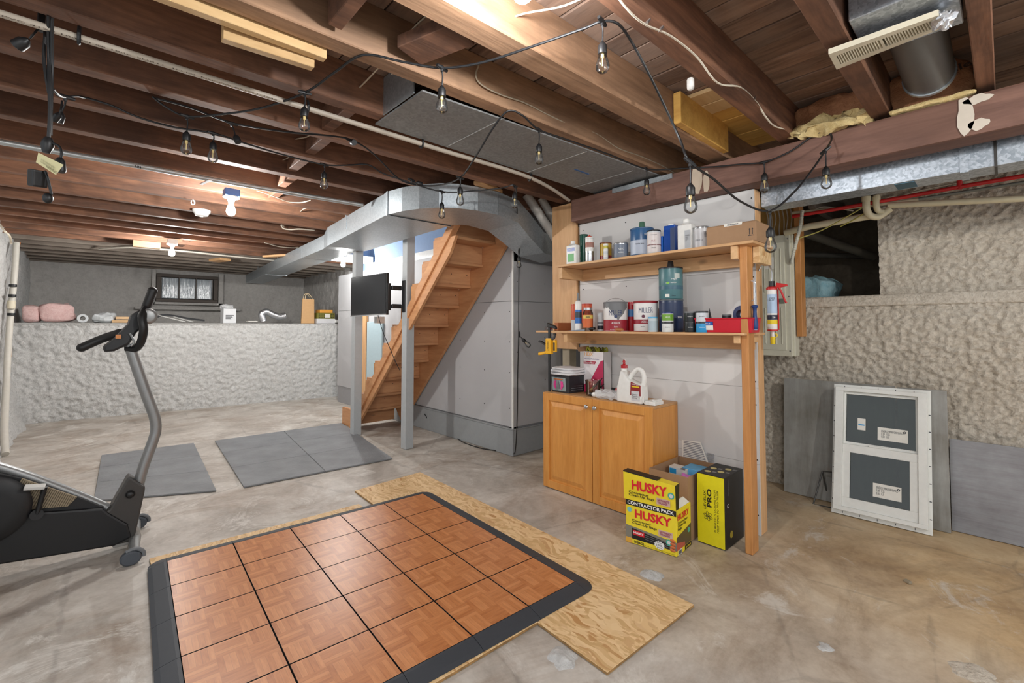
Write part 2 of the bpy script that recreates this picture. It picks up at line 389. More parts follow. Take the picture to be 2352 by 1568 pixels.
# ------------------------------------------------------------------ floor and walls
fl = MB()
NX, NY = 60, 130
for j in range(NY + 1):
    for i in range(NX + 1):
        x = -3.2 + 8.7 * i / NX; y = -3.0 + 14.0 * j / NY
        fl.v.append((x, y, -.002 + .0018 * noise.noise(Vector((x * 1.6, y * 1.6, 0)))))
for j in range(NY):
    for i in range(NX):
        a = j * (NX + 1) + i; fl.f.append((a, a + 1, a + NX + 2, a + NX + 1)); fl.mi.append(0)
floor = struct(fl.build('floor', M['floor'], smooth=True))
def blob(c, r, h, seed, sq=1.0):
    b = MB(); n = 22; rings = 4; vs = [(c[0], c[1], c[2] + h)]
    for j in range(1, rings + 1):
        for k in range(n):
            a = 2 * math.pi * k / n; q = r * j / rings * (1 + .45 * noise.noise(Vector((math.cos(a) * 1.7 + seed, math.sin(a) * 1.7, seed * .3))))
            z = h * (1 - (j / rings) ** 2) * (1 + .8 * noise.noise(Vector((q * 30 * math.cos(a), q * 30 * math.sin(a), seed))))
            vs.append((c[0] + q * math.cos(a), c[1] + q * math.sin(a) * sq, c[2] + max(z, 0) if j < rings else c[2] - .004))
    fs = [(0, 1 + k, 1 + (k + 1) % n) for k in range(n)]
    for j in range(rings - 1):
        for k in range(n):
            a = 1 + j * n + k; a2 = 1 + j * n + (k + 1) % n; fs.append((a, a + n, a2 + n, a2))
    return b.add(vs, fs)
for (p, r, h, sd) in (((2.119, 1.253, 0), .055, .014, 3.1), ((1.351, 1.185, 0), .06, .012, 8.2), ((2.153, 0.519, 0), .03, .004, 5.5)):
    blob(p, r, h, sd).build('concrete_patch', M['stucco_g'], floor, smooth=True, label='rough grey cement patch')
blob((2.394, 0.112, 0), .07, .006, 1.7).build('concrete_patch', M['stucco_t'], floor, smooth=True)

def stucco_wall(name, o, u, v, nu, nv, amp, freq, mt, mesh_edge=None, bulge=None, nrm=None, seed=0):
    o, u, v = Vector(o), Vector(u), Vector(v); n = nrm and Vector(nrm) or u.cross(v).normalized(); b = MB()
    for j in range(nv + 1):
        for i in range(nu + 1):
            s_, t_ = i / nu, j / nv; p = o + u * s_ + v * t_
            d = noise.fractal(p * freq + Vector((seed, 0, 0)), .9, 2.1, 4) * amp + noise.noise(p * 1.3 + Vector((seed, 3, 0))) * amp * .9
            if bulge: d += bulge(s_, t_)
            b.v.append(tuple(p + n * d))
    for j in range(nv):
        for i in range(nu):
            a = j * (nu + 1) + i; b.f.append((a, a + 1, a + nu + 2, a + nu + 1)); b.mi.append(0)
    ob = b.build(name, mt, smooth=True); ob.data.set_sharp_from_angle(angle=3.1); return struct(ob)
# far ledge (lower wall), its top, and the recessed upper wall
LA, LB = Vector((-.95, 8.68, 0)), Vector((3.55, 8.2, 0))
stucco_wall('wall_ledge', LA, LB - LA, (0, 0, 1.29), 300, 90, .026, 18, M['stucco_g'], nrm=(-.1, -1, 0),
            bulge=lambda s, t: .30 * max(0, (1 - s / .16)) ** 2 * max(0, 1 - t * 1.05) + .05 * (1 - t) ** 2 - .02 * max(0, t - .9) * 10)
top = MB(); top.hexa([(-.95, 8.72, 1.22), (3.55, 8.24, 1.22), (3.55, 10.9, 1.22), (-.95, 10.9, 1.22)], [(-.95, 8.66, 1.3), (3.55, 8.2, 1.3), (3.55, 10.9, 1.31), (-.95, 10.9, 1.31)])
struct(top.build('trim_ledge_top', M['stucco_g'], bevel=.012, seg=2))
stucco_wall('wall_back', (-.95, 10.75, 1.28), (4.6, 0, 0), (0, 0, 1.25), 150, 45, .018, 8, M['stucco_d'], nrm=(0, -1, 0), seed=4)
stucco_wall('wall_left', (-.76, 10.8, -.02), (0, -8.4, 0), (0, 0, 2.5), 200, 60, .03, 6, M['stucco_g'], nrm=(1, 0, 0), seed=9, bulge=lambda s, t: .18 * (max(0, 1 - t * 2.2)) ** 2)
stucco_wall('wall_niche_right', (3.5, 8.2, 1.28), (0, 2.6, 0), (0, 0, 1.2), 90, 44, .018, 8, M['stucco_d'], nrm=(-1, 0, 0), seed=2)
cb = MB().box((3.40, 8.05, .22), (3.52, 8.22, 2.25)); struct(cb.build('trim_niche_corner', M['dry_w'], bevel=.004))

# window in the far wall
wf = MB()
X0, X1, Z0, Z1 = 0.86, 1.83, 1.71, 2.235; Y = 10.66
for a, b in (((X0, Z0), (X1, Z0 + .055)), ((X0, Z1 - .06), (X1, Z1)), ((X0, Z0 + .056), (X0 + .07, Z1 - .061)), ((X1 - .07, Z0 + .056), (X1, Z1 - .061))): wf.box((a[0], Y - .05, a[1]), (b[0], Y + .06, b[1]))
win1 = struct(wf.build('window_1', plain((86, 78, 72), .7, name='weathered_window_wood'), bevel=.004))
def glassblock():
    t = NT('glass_block'); n = t.noise(t.vmap((30, 1, 3)), 1.2, 3); t.bump(n, .5, .01)
    m = t.out(t.ramp(n, [(.3, srgb(128, 138, 146)), (.7, srgb(176, 184, 190))]), .15); return m
gbm = glassblock()
for k in range(3):
    xa = X0 + .085 + k * .268
    g = MB().box((xa, Y - .02, Z0 + .065), (xa + .25, Y + .05, Z1 - .07)); g.build('glass_block', gbm, win1, bevel=.012, seg=2)
    if k < 2: MB().box((xa + .252, Y - .03, Z0 + .05), (xa + .266, Y + .04, Z1 - .06)).build('mortar_joint', plain((96, 92, 88), .9), win1)
fr = MB()
for a, b in (((X0 - .07, Z0 - .05), (X1 + .09, Z0 - .005)), ((X0 - .07, Z0 - .05), (X0 - .01, Z1 + .06)), ((X1 + .01, Z0 - .05), (X1 + .09, Z1 + .06))): fr.box((a[0], Y - .07, a[1]), (b[0], Y - .01, b[1]))
fr.build('window_surround', M['stucco_d'], win1, bevel=.006)
sl = MB().box((X0 - .3, Y - .1, Z0 - .15), (X1 + .4, Y - .0, Z0 - .1)); sl.build('rough_sill', M['stucco_d'], win1, bevel=.02, seg=2)

# right-hand stone wall
RX = 4.08
stucco_wall('wall_right', (RX, 3.3, -.02), (0, -5.0, 0), (0, 0, 1.47), 460, 135, .026, 36, M['stucco_t'], nrm=(-1, 0, 0), seed=21,
            bulge=lambda s, t: .03 * math.sin(t * 9) - .03 * max(0, t - .9) * 10)
lt = MB().hexa([(RX - .02, -2, 1.40), (RX + .4, -2, 1.40), (RX + .4, 3.6, 1.40), (RX - .02, 3.6, 1.40)], [(RX - .005, -2, 1.495), (RX + .4, -2, 1.50), (RX + .4, 3.6, 1.47), (RX + .0, 3.6, 1.465)])
struct(lt.build('trim_right_ledge', M['stucco_t'], bevel=.02, seg=3))
stucco_wall('wall_right_upper', (RX + .07, .605, 1.45), (0, -2.4, 0), (0, 0, 1.1), 230, 105, .022, 38, M['stucco_t'], nrm=(-1, 0, 0), seed=40,
            )
op = MB().box((RX + .10, .57, 1.46), (RX + 1.2, .60, 2.5)); op.build('wall_crawlspace_side', M['dirt'])['kind'] = 'structure'
ob_ = MB().box((RX + 1.2, .3, 1.3), (RX + 1.3, 3.6, 2.5)).box((RX + .3, .6, 1.38), (RX + 1.3, 3.6, 1.46)); struct(ob_.build('wall_crawlspace_back', M['dirt']))

# stair enclosure: drywall, baseboard
ws = MB().box((3.052, 3.296, .0), (3.12, 7.6, 2.05)).box((3.052, 3.296, 0), (4.4, 3.36, 2.45))
wst = struct(ws.build('wall_stair', plain((150, 150, 152), .8, name='wall_core')))
MB().box((3.04, 3.284, .27), (3.052, 7.6, 1.503)).build('drywall_panel', M['dry'], wst, bevel=.002)
MB().box((3.04, 3.284, 1.507), (3.052, 7.6, 2.10)).build('drywall_panel', M['dry'], wst, bevel=.002)
MB().box((3.0545, 3.284, .27), (3.75, 3.296, 1.503)).build('drywall_panel', M['dry'], wst, bevel=.002)
MB().box((3.0545, 3.284, 1.507), (3.75, 3.296, 1.90)).build('drywall_panel', M['dry'], wst, bevel=.002)
MB().box((3.034, 3.278, .0), (3.054, 3.298, 2.0)).build('corner_bead', M['white'], wst, bevel=.004)
bb = MB().box((3.02, 3.262, 0), (3.04, 6.2, .25)).box((3.012, 3.254, .25), (3.04, 6.2, .262)); struct(bb.build('baseboard_stair', M['base'], bevel=.003))
bb = MB().box((3.041, 3.264, 0), (3.75, 3.284, .245)).box((3.041, 3.256, .245), (3.75, 3.284, .257)); struct(bb.build('baseboard_stair_end', M['base'], bevel=.003))
sc = MB()
for z in (.45, .8, 1.1, 1.4, 1.75):
    for y in (3.33, 3.72, 4.15): 
        if z < 5.45 - y - .15: sc.cyl((3.0385, y, z), (3.041, y, z), .006, 8)
for z in (.4, .7, 1.0, 1.3, 1.7):
    for x in (3.1, 3.5): sc.cyl((x, 3.283, z), (x, 3.285, z), .006, 8)
o = sc.build('drywall_screws', M['screw'], wst); o['kind'] = 'stuff'

# stairwell opening above: pale blue wall of the floor above
sw = MB().box((3.13, 3.3, 2.06), (3.2, 7.2, 3.4)); sw.build('wall_stairwell_upper', plain((118, 142, 176), .7, name='pale_blue_paint'))['kind'] = 'structure'
sw = MB().box((2.25, 6.6, 2.3), (3.2, 6.7, 3.4)); sw.build('wall_stairwell_end', plain((118, 142, 176), .7, name='pale_blue_paint'))['kind'] = 'structure'
tr = MB().box((3.05, 3.3, 2.10), (3.128, 6.6, 2.2)).box((2.2, 6.45, 2.2), (3.1, 6.6, 2.3)); struct(tr.build('trim_stairwell', M['white'], bevel=.004))

# ------------------------------------------------------------------ ceiling: floorboards and joists
ce = MB().box((-1.0, -2.6, 2.56), (2.25, 10.9, 2.6)).box((3.2, -2.6, 2.56), (5.4, 10.9, 2.6)).box((2.25, -2.6, 2.56), (3.2, 3.3, 2.6)).box((2.25, 6.7, 2.56), (3.2, 10.9, 2.6))
ceiling = struct(ce.build('ceiling', plain((60, 44, 38), .9, name='ceiling_core')))
x = -.95; k = 0
while x < 5.2:
    wdt = .130
    segs = [(-2.5, 3.28), (6.72, 10.8)] if (x + wdt > 2.27 and x < 3.18) else [(-2.5, 3.28), (3.284, 10.8)]
    for (a, b) in segs:
        mt = M['board']
        MB().box((x, a, 2.52 + random.uniform(-.003, .003)), (x + wdt, b, 2.556)).build('floorboard', mt, ceiling, bevel=.003)
    x += wdt + .007
for k in range(7):
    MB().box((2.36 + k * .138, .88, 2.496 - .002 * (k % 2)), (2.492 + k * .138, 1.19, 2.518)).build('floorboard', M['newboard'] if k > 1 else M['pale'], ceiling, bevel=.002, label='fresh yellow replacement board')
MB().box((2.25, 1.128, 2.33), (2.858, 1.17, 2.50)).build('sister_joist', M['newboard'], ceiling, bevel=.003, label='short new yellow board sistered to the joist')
MB().obox(Matrix.Translation((2.259, 2.72, 2.345)) @ Matrix.Rotation(.35, 4, 'Z'), (.30, .09, .03)).build('blocking', M['pine_x'], ceiling, bevel=.003)
def joist(y0, y1, yl, yr, x0=-.8, x1=4.2, mt=None, z=2.32, name='joist', zt=2.52):
    b = MB(); 
    w_ = y1 - y0
    b.hexa([(x0, y0 + yl, z), (x1, y0 + yr, z), (x1, y1 + yr, z), (x0, y1 + yl, z)], [(x0, y0 + yl, zt), (x1, y0 + yr, zt), (x1, y1 + yr, zt), (x0, y1 + yl, zt)])
    return b.build(name, mt or M['joist'], ceiling, bevel=.004)
J = [(-.84, -.77), (-.42, -.35), (.0, .06), (.36, .44), (.79, .875), (1.20, 1.315), (1.63, 1.715), (2.09, 2.17), (2.53, 2.61), (2.95, 3.03), (3.37, 3.45)]
SL = [0, 0, 0, .0, .02, .06, .09, .05, .02, .02, .02]
for i, ((a, b), s_) in enumerate(zip(J, SL)):
    joist(a, b, s_ * .8, -s_ * 1.2, mt=M['joist_lit_tan'] if i in (5, 6) else M['joist'])  # joists near the top lamp get the copy with the lit tone painted in
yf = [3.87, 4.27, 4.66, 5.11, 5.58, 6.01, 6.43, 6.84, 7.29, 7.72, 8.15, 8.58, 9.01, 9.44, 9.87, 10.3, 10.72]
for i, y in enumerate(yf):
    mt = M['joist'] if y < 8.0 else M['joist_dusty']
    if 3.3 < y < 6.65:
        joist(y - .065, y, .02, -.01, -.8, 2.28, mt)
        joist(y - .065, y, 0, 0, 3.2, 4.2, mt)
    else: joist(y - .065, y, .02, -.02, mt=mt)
MB().box((2.28, 3.5, 2.32), (2.33, 6.6, 2.52)).build('header_joist', M['joist'], ceiling, bevel=.004)
MB().box((3.15, 3.5, 2.34), (3.2, 6.6, 2.52)).build('header_joist', M['joist'], ceiling, bevel=.004)
# solid blocking between joists
def block(x, y0, y1, w_=.045, h=.17, mt=None, rz=0):
    b = MB().obox(Matrix.Translation((x, (y0 + y1) / 2, 2.36 + h / 2 - .02)) @ Matrix.Rotation(rz, 4, 'Z'), (w_, y1 - y0, h)); b.build('blocking', mt or M['joist'], ceiling, bevel=.003)
block(.98, 2.62, 2.94, .06); block(1.0, 3.04, 3.36, .06); block(1.06, 3.46, 3.80, .06); block(1.1, 3.89, 4.2, .06)
block(.93, 2.17, 2.52, .06, .12); block(.62, 1.32, 1.62, .05, .12); block(.95, 1.33, 1.6, .14, .05, rz=.3)
for y in (7.0, 7.45, 7.9): block(.9 - .05 * y * .1, y - .1, y + .19, .06, .12)
MB().obox(Matrix.Translation((1.996, 7.223, 2.29)) @ Matrix.Rotation(.5, 4, 'Z'), (.07, .55, .03)).build('blocking', M['pine_y'], ceiling, bevel=.003, label='light pine offcut nailed across joists')
MB().obox(Matrix.Translation((1.452, 8.328, 2.29)) @ Matrix.Rotation(.3, 4, 'Z'), (.16, .34, .04)).build('blocking', M['pine_y'], ceiling, bevel=.003)
MB().box((.35, 7.28, 2.24), (.62, 7.36, 2.33)).build('blocking', M['joist_lit_tan'], ceiling, bevel=.003)
# pale cleats nailed along one joist
MB().hexa([(-.3, 1.785, 2.29), (.64, 1.748, 2.29), (.64, 1.783, 2.29), (-.3, 1.82, 2.29)], [(-.3, 1.785, 2.36), (.64, 1.748, 2.36), (.64, 1.783, 2.36), (-.3, 1.82, 2.36)]).build('cleat', M['pale'], ceiling, bevel=.002)
MB().hexa([(.31, 1.822, 2.262), (.61, 1.792, 2.262), (.61, 1.827, 2.262), (.31, 1.857, 2.262)], [(.31, 1.822, 2.34), (.61, 1.792, 2.34), (.61, 1.827, 2.34), (.31, 1.857, 2.34)]).build('cleat', M['pale'], ceiling, bevel=.002)
# sheet metal pan nailed under one joist bay
pan = MB().hexa([(1.06, 1.74, 2.308), (3.06, 1.60, 2.308), (3.06, 2.19, 2.308), (1.06, 2.20, 2.308)], [(1.06, 1.74, 2.316), (3.06, 1.60, 2.316), (3.06, 2.19, 2.316), (1.06, 2.20, 2.316)])
pan = pan.build('joist_bay_pan', M['galv_d'])
tag(pan, 'flat grey sheet metal panel nailed under a ceiling joist bay', 'panel')
MB().box((1.05, 1.80, 2.32), (1.056, 2.1, 2.51)).build('end_flange', M['galv'], pan)
for t_ in (.22, .55, .8): MB().box((1.06 + 2 * t_, 1.68, 2.3055), (1.063 + 2 * t_, 2.19, 2.308)).build('seam', plain((170, 170, 168), .5), pan)
MB().box((2.35, 1.92, 2.3062), (2.5, 1.935, 2.308)).build('chalk_mark', plain((70, 108, 160), .8), pan)

# girder
gd = MB().box((2.862, -2.4, 2.108), (3.03, 2.39, 2.29)); girder = gd.build('girder', M['girder'], bevel=.012, seg=2)
tag(girder, 'long dark brown timber girder running above the shelves to the right', 'beam')
def flake(c, dy, dz, sd, n=14):
    b = MB(); pts = []
    for k in range(n):
        a = 2 * math.pi * k / n; q = 1 + .55 * noise.noise(Vector((math.cos(a) * 2 + sd, math.sin(a) * 2, sd)))
        pts.append((2.8605, c[0] + dy * q * math.cos(a), min(2.289, max(2.11, c[1] + dz * q * math.sin(a)))))
    return b.prism(pts, (-.003, 0, 0))
for (c, dy, dz, sd) in (((.095, 2.2), .028, .085, 1), ((.055, 2.265), .05, .02, 2), ((.055, 2.15), .035, .025, 3), ((-.1, 2.22), .012, .02, 4)):
    flake(c, dy, dz, sd).build('plaster_remnant', plain((206, 196, 182), .9), girder)
for (c, dy, dz, sd) in (((1.33, 2.2), .035, .09, 5), ((1.27, 2.18), .02, .07, 6)):
    flake(c, dy, dz, sd).build('plaster_remnant', plain((196, 180, 160), .9), girder)
st = MB().box((2.852, 1.5, 2.255), (2.861, 1.98, 2.29)); st.build('metal_strap', M['galv'], girder)

# partition behind the shelves
pw = MB().box((2.995, 1.07, 0), (3.085, 2.40, 2.104)); part = struct(pw.build('wall_partition', plain((176, 174, 172), .9, name='partition_core')))
for (a, b, mt) in ((.0, .4215, M['dry_w']), (.423, .8815, M['dry_w']), (.883, 1.6015, M['dry_w']), (1.603, 2.105, M['dry_w'])):
    MB().box((2.982, 1.032, a), (2.995, 2.40, b)).build('drywall_panel', mt, part, bevel=.0006)
MB().box((2.996, 1.03, 0), (3.088, 1.068, 2.108)).build('end_stud', M['pine_z'], part, bevel=.003)
sc = MB()
for z in (.12, .45, .78, .92, 1.25, 1.56, 1.85, 2.05):
    for y in (1.045, 1.95, 2.36): sc.cyl((2.9805, y, z), (2.983, y, z), .005, 8)
o = sc.build('drywall_screws', M['screw'], part); o['kind'] = 'stuff'
wb = MB().box((2.955, 2.41, 1.065), (2.98, 2.68, 2.30)); o = wb.build('end_board', M['pine_z'], part, bevel=.003)
MB().box((2.99, 2.52, 0), (3.08, 2.6, 2.3)).build('end_stud', plain((160, 150, 130), .7), part, bevel=.003)
MB().box((3.02, 2.41, 1.15), (3.06, 2.50, 2.1)).build('end_stud', M['pine_z'], part, bevel=.003)

# posts
for (x, y, lab) in ((2.425, 4.225, 'grey painted wooden post nearer the camera carrying the television arm'), (2.285, 5.15, 'grey painted wooden post farther back, behind the television screen')):
    p = MB().box((x - .047, y - .047, 0), (x + .047, y + .047, 2.32)); tag(p.build('support_post', M['post'], bevel=.004, origin=(x, y, 0)), lab, 'post', 'grey wooden posts under the duct')

# ------------------------------------------------------------------ stairs
stairs = thing('staircase', 'open plywood staircase seen from below, beside the white drywall wall', 'stairs', (2.7, 4.5, 0))
tz = lambda n: .027 + .208 * n          # tread heights
ty = lambda n: 4.717 - (tz(n) - .859) * .985   # camera-side (rear) edge of each tread
for n in range(1, 12):
    if n <= 10:
        MB().box((2.42, ty(n) - .012, tz(n) - .028), (2.984, ty(n) + .245, tz(n))).build('tread', M['stair'], stairs, bevel=.002)
    y = ty(n) + .205 + .002
    MB().box((2.435, y, tz(n) - .208), (2.984, y + .016, tz(n) - .028)).build('riser', M['stair'], stairs, bevel=.001)
# left stringer: sawtooth board
pts = []
for n in range(1, 11):
    pts.append((2.405, ty(n) + .24, tz(n - 1))); pts.append((2.405, ty(n) + .24, tz(n) - .028))
pts.append((2.405, ty(10) + .03, tz(10) - .028))
low = [(2.405, 3.42, 2.10), (2.405, 3.43, 1.93), (2.405, 5.42, 0.0), (2.405, 5.80, 0.0)]
pl = [(2.405, ty(1) + .24, 0.0)] + pts[1:] + [(2.405, 3.36, 2.08), (2.405, 3.45, 1.93), (2.405, 5.42, 0.0)]
MB().prism(pl, (.03, 0, 0)).build('stringer', M['stair_y'], stairs, bevel=.001)
def slopebar(x0, x1, a, b, wd):   # bar along slope in yz
    (ya, za), (yb, zb) = a, b; d = Vector((0, yb - ya, zb - za)).normalized(); n = Vector((0, -d.z, d.y)) * wd
    p = [Vector((x0, ya, za)), Vector((x0, yb, zb)), Vector((x0, yb, zb)) + n, Vector((x0, ya, za)) + n]
    return MB().prism(p, (x1 - x0, 0, 0))
slopebar(2.385, 2.45, (3.40, 2.24), (5.60, .03), -.085).build('stringer_trim', M['stair_y'], stairs, bevel=.003)
slopebar(2.985, 3.022, (3.27, 2.107), (5.34, .01), .28).build('stringer', M['stair_y'], stairs, bevel=.002)
MB().box((2.40, 5.56, 0), (2.44, 5.82, .22)).build('bottom_block', M['stair_y'], stairs, bevel=.003)
sn = MB()
for n in range(2, 10):
    for dx in (.1, .3, .5): sn.cyl((2.44 + dx, ty(n) + .205, tz(n) - .1), (2.44 + dx, ty(n) + .2075, tz(n) - .1), .006, 6)
o = sn.build('screws', plain((96, 66, 46), .6), stairs); o['kind'] = 'stuff'
# pale panels stored behind the stairs
o = MB().box((3.0, 6.45, 0), (3.035, 6.6, 1.62)); tag(o.build('plywood_board', M['pine_z'], bevel=.002), 'narrow pale plywood board standing behind the stair steps', 'board')

# ------------------------------------------------------------------ ducts
def duct_run(name, label, secs, mt, parent=None, seams=()):
    b = MB(); n = len(secs)
    for q in secs: b.v += [tuple(p) for p in q]
    for i in range(n - 1):
        for k in range(4): b.f.append((i * 4 + k, i * 4 + (k + 1) % 4, (i + 1) * 4 + (k + 1) % 4, (i + 1) * 4 + k)); b.mi.append(0)
    b.f.append((0, 1, 2, 3)); b.f.append(tuple((n - 1) * 4 + k for k in range(4))); b.mi += [0, 0]
    return b
def sec(l, r, z0, z1): return [(l[0], l[1], z0), (r[0], r[1], z0), (r[0], r[1], z1), (l[0], l[1], z1)]
duct = thing('supply_duct', 'long galvanised rectangular duct that curves over the staircase', 'duct', (2.3, 6, 2.3))
duct_run('d', '', [sec((2.30, 10.55), (2.62, 10.55), 2.14, 2.30), sec((2.03, 6.9), (2.37, 6.9), 2.14, 2.30), sec((1.93, 5.25), (2.30, 5.25), 2.14, 2.30)], None).build('duct_section', M['galv'], duct, bevel=.002)
duct_run('d', '', [sec((1.925, 5.249), (2.31, 5.249), 2.14, 2.30), sec((1.85, 4.95), (2.30, 4.95), 2.12, 2.325)], None).build('duct_section', M['galv'], duct, bevel=.002)
duct_run('d', '', [sec((1.849, 4.948), (2.302, 4.948), 2.12, 2.325), sec((1.70, 3.30), (2.30, 3.30), 2.14, 2.325)], None).build('duct_section', M['galv'], duct, bevel=.002)
outer = [(1.70, 3.298), (1.73, 3.12), (1.79, 2.97), (1.88, 2.84), (2.0, 2.755), (2.15, 2.715), (2.35, 2.71)]
inner = [(2.30, 3.298), (2.305, 3.27), (2.315, 3.24), (2.33, 3.22), (2.345, 3.20), (2.37, 3.19), (2.42, 3.18)]
duct_run('e', '', [sec(a, b, 2.14, 2.325) for a, b in zip(outer, inner)], None).build('duct_elbow', M['galv'], duct)
s2 = [sec((2.352, 2.71), (2.422, 3.18), 2.14, 2.325), sec((2.60, 2.74), (2.62, 3.16), 2.12, 2.31), sec((2.80, 2.80), (2.80, 3.15), 2.03, 2.24), sec((3.04, 2.86), (3.04, 3.18), 1.93, 2.12), sec((3.35, 2.90), (3.35, 3.2), 1.90, 2.08)]
duct_run('t', '', s2, None).build('duct_transition', M['galv'], duct)
def seam(a, b, z0, z1): MB().hexa([(a[0] - .006, a[1] - .02, z0), (b[0], b[1] - .02, z0), (b[0], b[1] + .004, z0), (a[0] - .006, a[1] + .004, z0)], [(a[0] - .006, a[1] - .02, z1), (b[0], b[1] - .02, z1), (b[0], b[1] + .004, z1), (a[0] - .006, a[1] + .004, z1)]).build('drive_cleat', M['galv'], duct)
seam((1.70, 3.31), (2.305, 3.31), 2.133, 2.327); MB().box((1.72, 3.285, 2.1335), (2.30, 3.30, 2.1375)).build('dark_gasket', M['black'], duct); seam((1.99, 6.2), (2.37, 6.2), 2.137, 2.302); seam((2.17, 8.6), (2.52, 8.6), 2.137, 2.302)
for y, xx in ((4.3, 1.79), (7.6, 2.09), (9.2, 2.205)): MB().box((xx - .004, y, 2.2), (xx + .002, y + .03, 2.36)).build('hanger_strap', M['galv'], duct)

DX1 = 3.27
d2 = thing('return_duct', 'spangled steel duct running under the girder past the stone wall', 'duct', (3.2, .5, 2.1))
MB().box((3.10, -.30, 2.01), (DX1, 1.03, 2.135)).build('duct_section', M['galv_b'], d2, bevel=.002)
MB().box((3.10, -2.3, 2.008), (DX1, -.302, 2.135)).build('duct_section', M['galv_b'], d2, bevel=.002)
MB().box((3.094, .10, 2.004), (DX1 + .005, .13, 2.14)).build('drive_cleat', M['galv_b'], d2)
MB().box((3.094, .005, 2.004), (DX1 + .005, .015, 2.14)).build('drive_cleat', M['screw'], d2)
MB().box((3.11, .3, 2.006), (3.24, .38, 2.0098)).build('chalk_mark', plain((80, 112, 130), .8), d2)

# round branch duct, boot and register at top right
boot = thing('register_boot', 'galvanised boot with a round pipe rising between joists, top right', 'duct', (2.15, .25, 2.4))
MB().box((1.93, .07, 2.33), (2.24, .345, 2.515)).build('boot_box', M['galv_b'], boot, bevel=.003)
MB().cyl((2.23, .205, 2.42), (2.78, .205, 2.40), .088, 32).build('round_pipe', plain((112, 112, 110), .5, .5, name='dark_round_pipe'), boot, smooth=True)
MB().cyl((2.765, .205, 2.40), (2.785, .205, 2.40), .094, 32).build('pipe_collar', M['galv'], boot, smooth=True)
reg = thing('air_register', 'cream floor register grille hung below the joists, foil at one end', 'vent', (2.15, .28, 2.29))
rc = [(2.001, 0.421, 2.275), (2.039, 0.122, 2.29), (2.139, 0.111, 2.29), (2.146, 0.426, 2.275)]
V4 = [Vector(p) for p in rc]
def bil(s, t): return V4[0] * (1 - s) * (1 - t) + V4[1] * s * (1 - t) + V4[2] * s * t + V4[3] * (1 - s) * t
up_ = Vector((0, 0, .02))
f_ = MB()
for (a, b, c, d) in ((0, 1, 0, .22), (0, 1, .78, 1), (0, .06, .22, .78), (.92, 1, .22, .78), (.475, .5, .22, .78)):
    q = [bil(a, c), bil(b, c), bil(b, d), bil(a, d)]; f_.hexa(q, [p + up_ for p in q])
f_.build('grille_frame', M['cream'], reg)
for k in range(34):
    s_ = .07 + .85 * k / 34
    if .46 < s_ < .505: continue
    q = [bil(s_, .22), bil(s_ + .008, .22), bil(s_ + .008, .78), bil(s_, .78)]; sh = (V4[1] - V4[0]).normalized() * .006
    MB().hexa(q, [p + up_ * .7 + sh for p in q]).build('louvre', M['cream'], reg)
q = [bil(.05, .2), bil(.93, .2), bil(.93, .8), bil(.05, .8)]; MB().hexa([p + up_ for p in q], [p + up_ * 1.3 for p in q]).build('damper', M['blackm'], reg)
fo = MB().ball(tuple(bil(1.01, .4)), .035, 18, 12, (1, .8, .7))
fo.v = [tuple(Vector(p) + Vector((noise.noise(Vector(p) * 60), noise.noise(Vector(p) * 60 + Vector((9, 0, 0))), noise.noise(Vector(p) * 60 + Vector((0, 9, 0))))) * .022) for p in fo.v]
fo.build('foil_tape', M['foil'], reg)
MB().box((2.86, .1, 2.30), (2.9, .2, 2.34)).build('foil_scrap', M['foil'], reg) if False else None

# insulation tucked above the girder
def lumpy(c, size, sd, amp=.02, f=18, n=26, m=18):
    b = MB(); g = MB().ball((0, 0, 0), 1, n, m)
    for p in g.v:
        v = Vector(p); sgn = lambda t: math.copysign(abs(t) ** .45, t)
        v = Vector((sgn(v.x) * size[0] / 2, sgn(v.y) * size[1] / 2, sgn(v.z) * size[2] / 2)); q = v * f + Vector((sd, sd, 0))
        v += Vector((noise.noise(q), noise.noise(q + Vector((7, 0, 0))), noise.noise(q + Vector((0, 7, 0))))) * amp
        b.v.append(tuple(v + Vector(c)))
    b.f = g.f; b.mi = g.mi; return b
ins = thing('insulation_batt', 'yellow fibreglass with torn kraft paper, stuffed above the girder', 'insulation', (2.85, .6, 2.35))
lumpy((2.86, .61, 2.325), (.09, .36, .07), 3, .05, 22, 36, 24).build('fibreglass', M['yellow_ins'], ins, smooth=True)
lumpy((2.92, .62, 2.42), (.06, .30, .16), 5, .03, 14).build('kraft_facing', M['kraft'], ins, smooth=True)
ins = thing('insulation_batt', 'kraft faced insulation behind the round pipe, above the girder', 'insulation', (2.9, .2, 2.4))
lumpy((2.93, .22, 2.40), (.05, .30, .20), 8, .03, 14).build('kraft_facing', M['kraft'], ins, smooth=True)
lumpy((2.88, .21, 2.305), (.05, .30, .025), 12, .012, 20).build('fibreglass', M['yellow_ins'], ins, smooth=True)
text('ville', plain((70, 50, 40), .8), ins, (2.885, .12, 2.44), (0, -1, .2), (0, .2, 1), width=.10, height=.03, bold=.02)
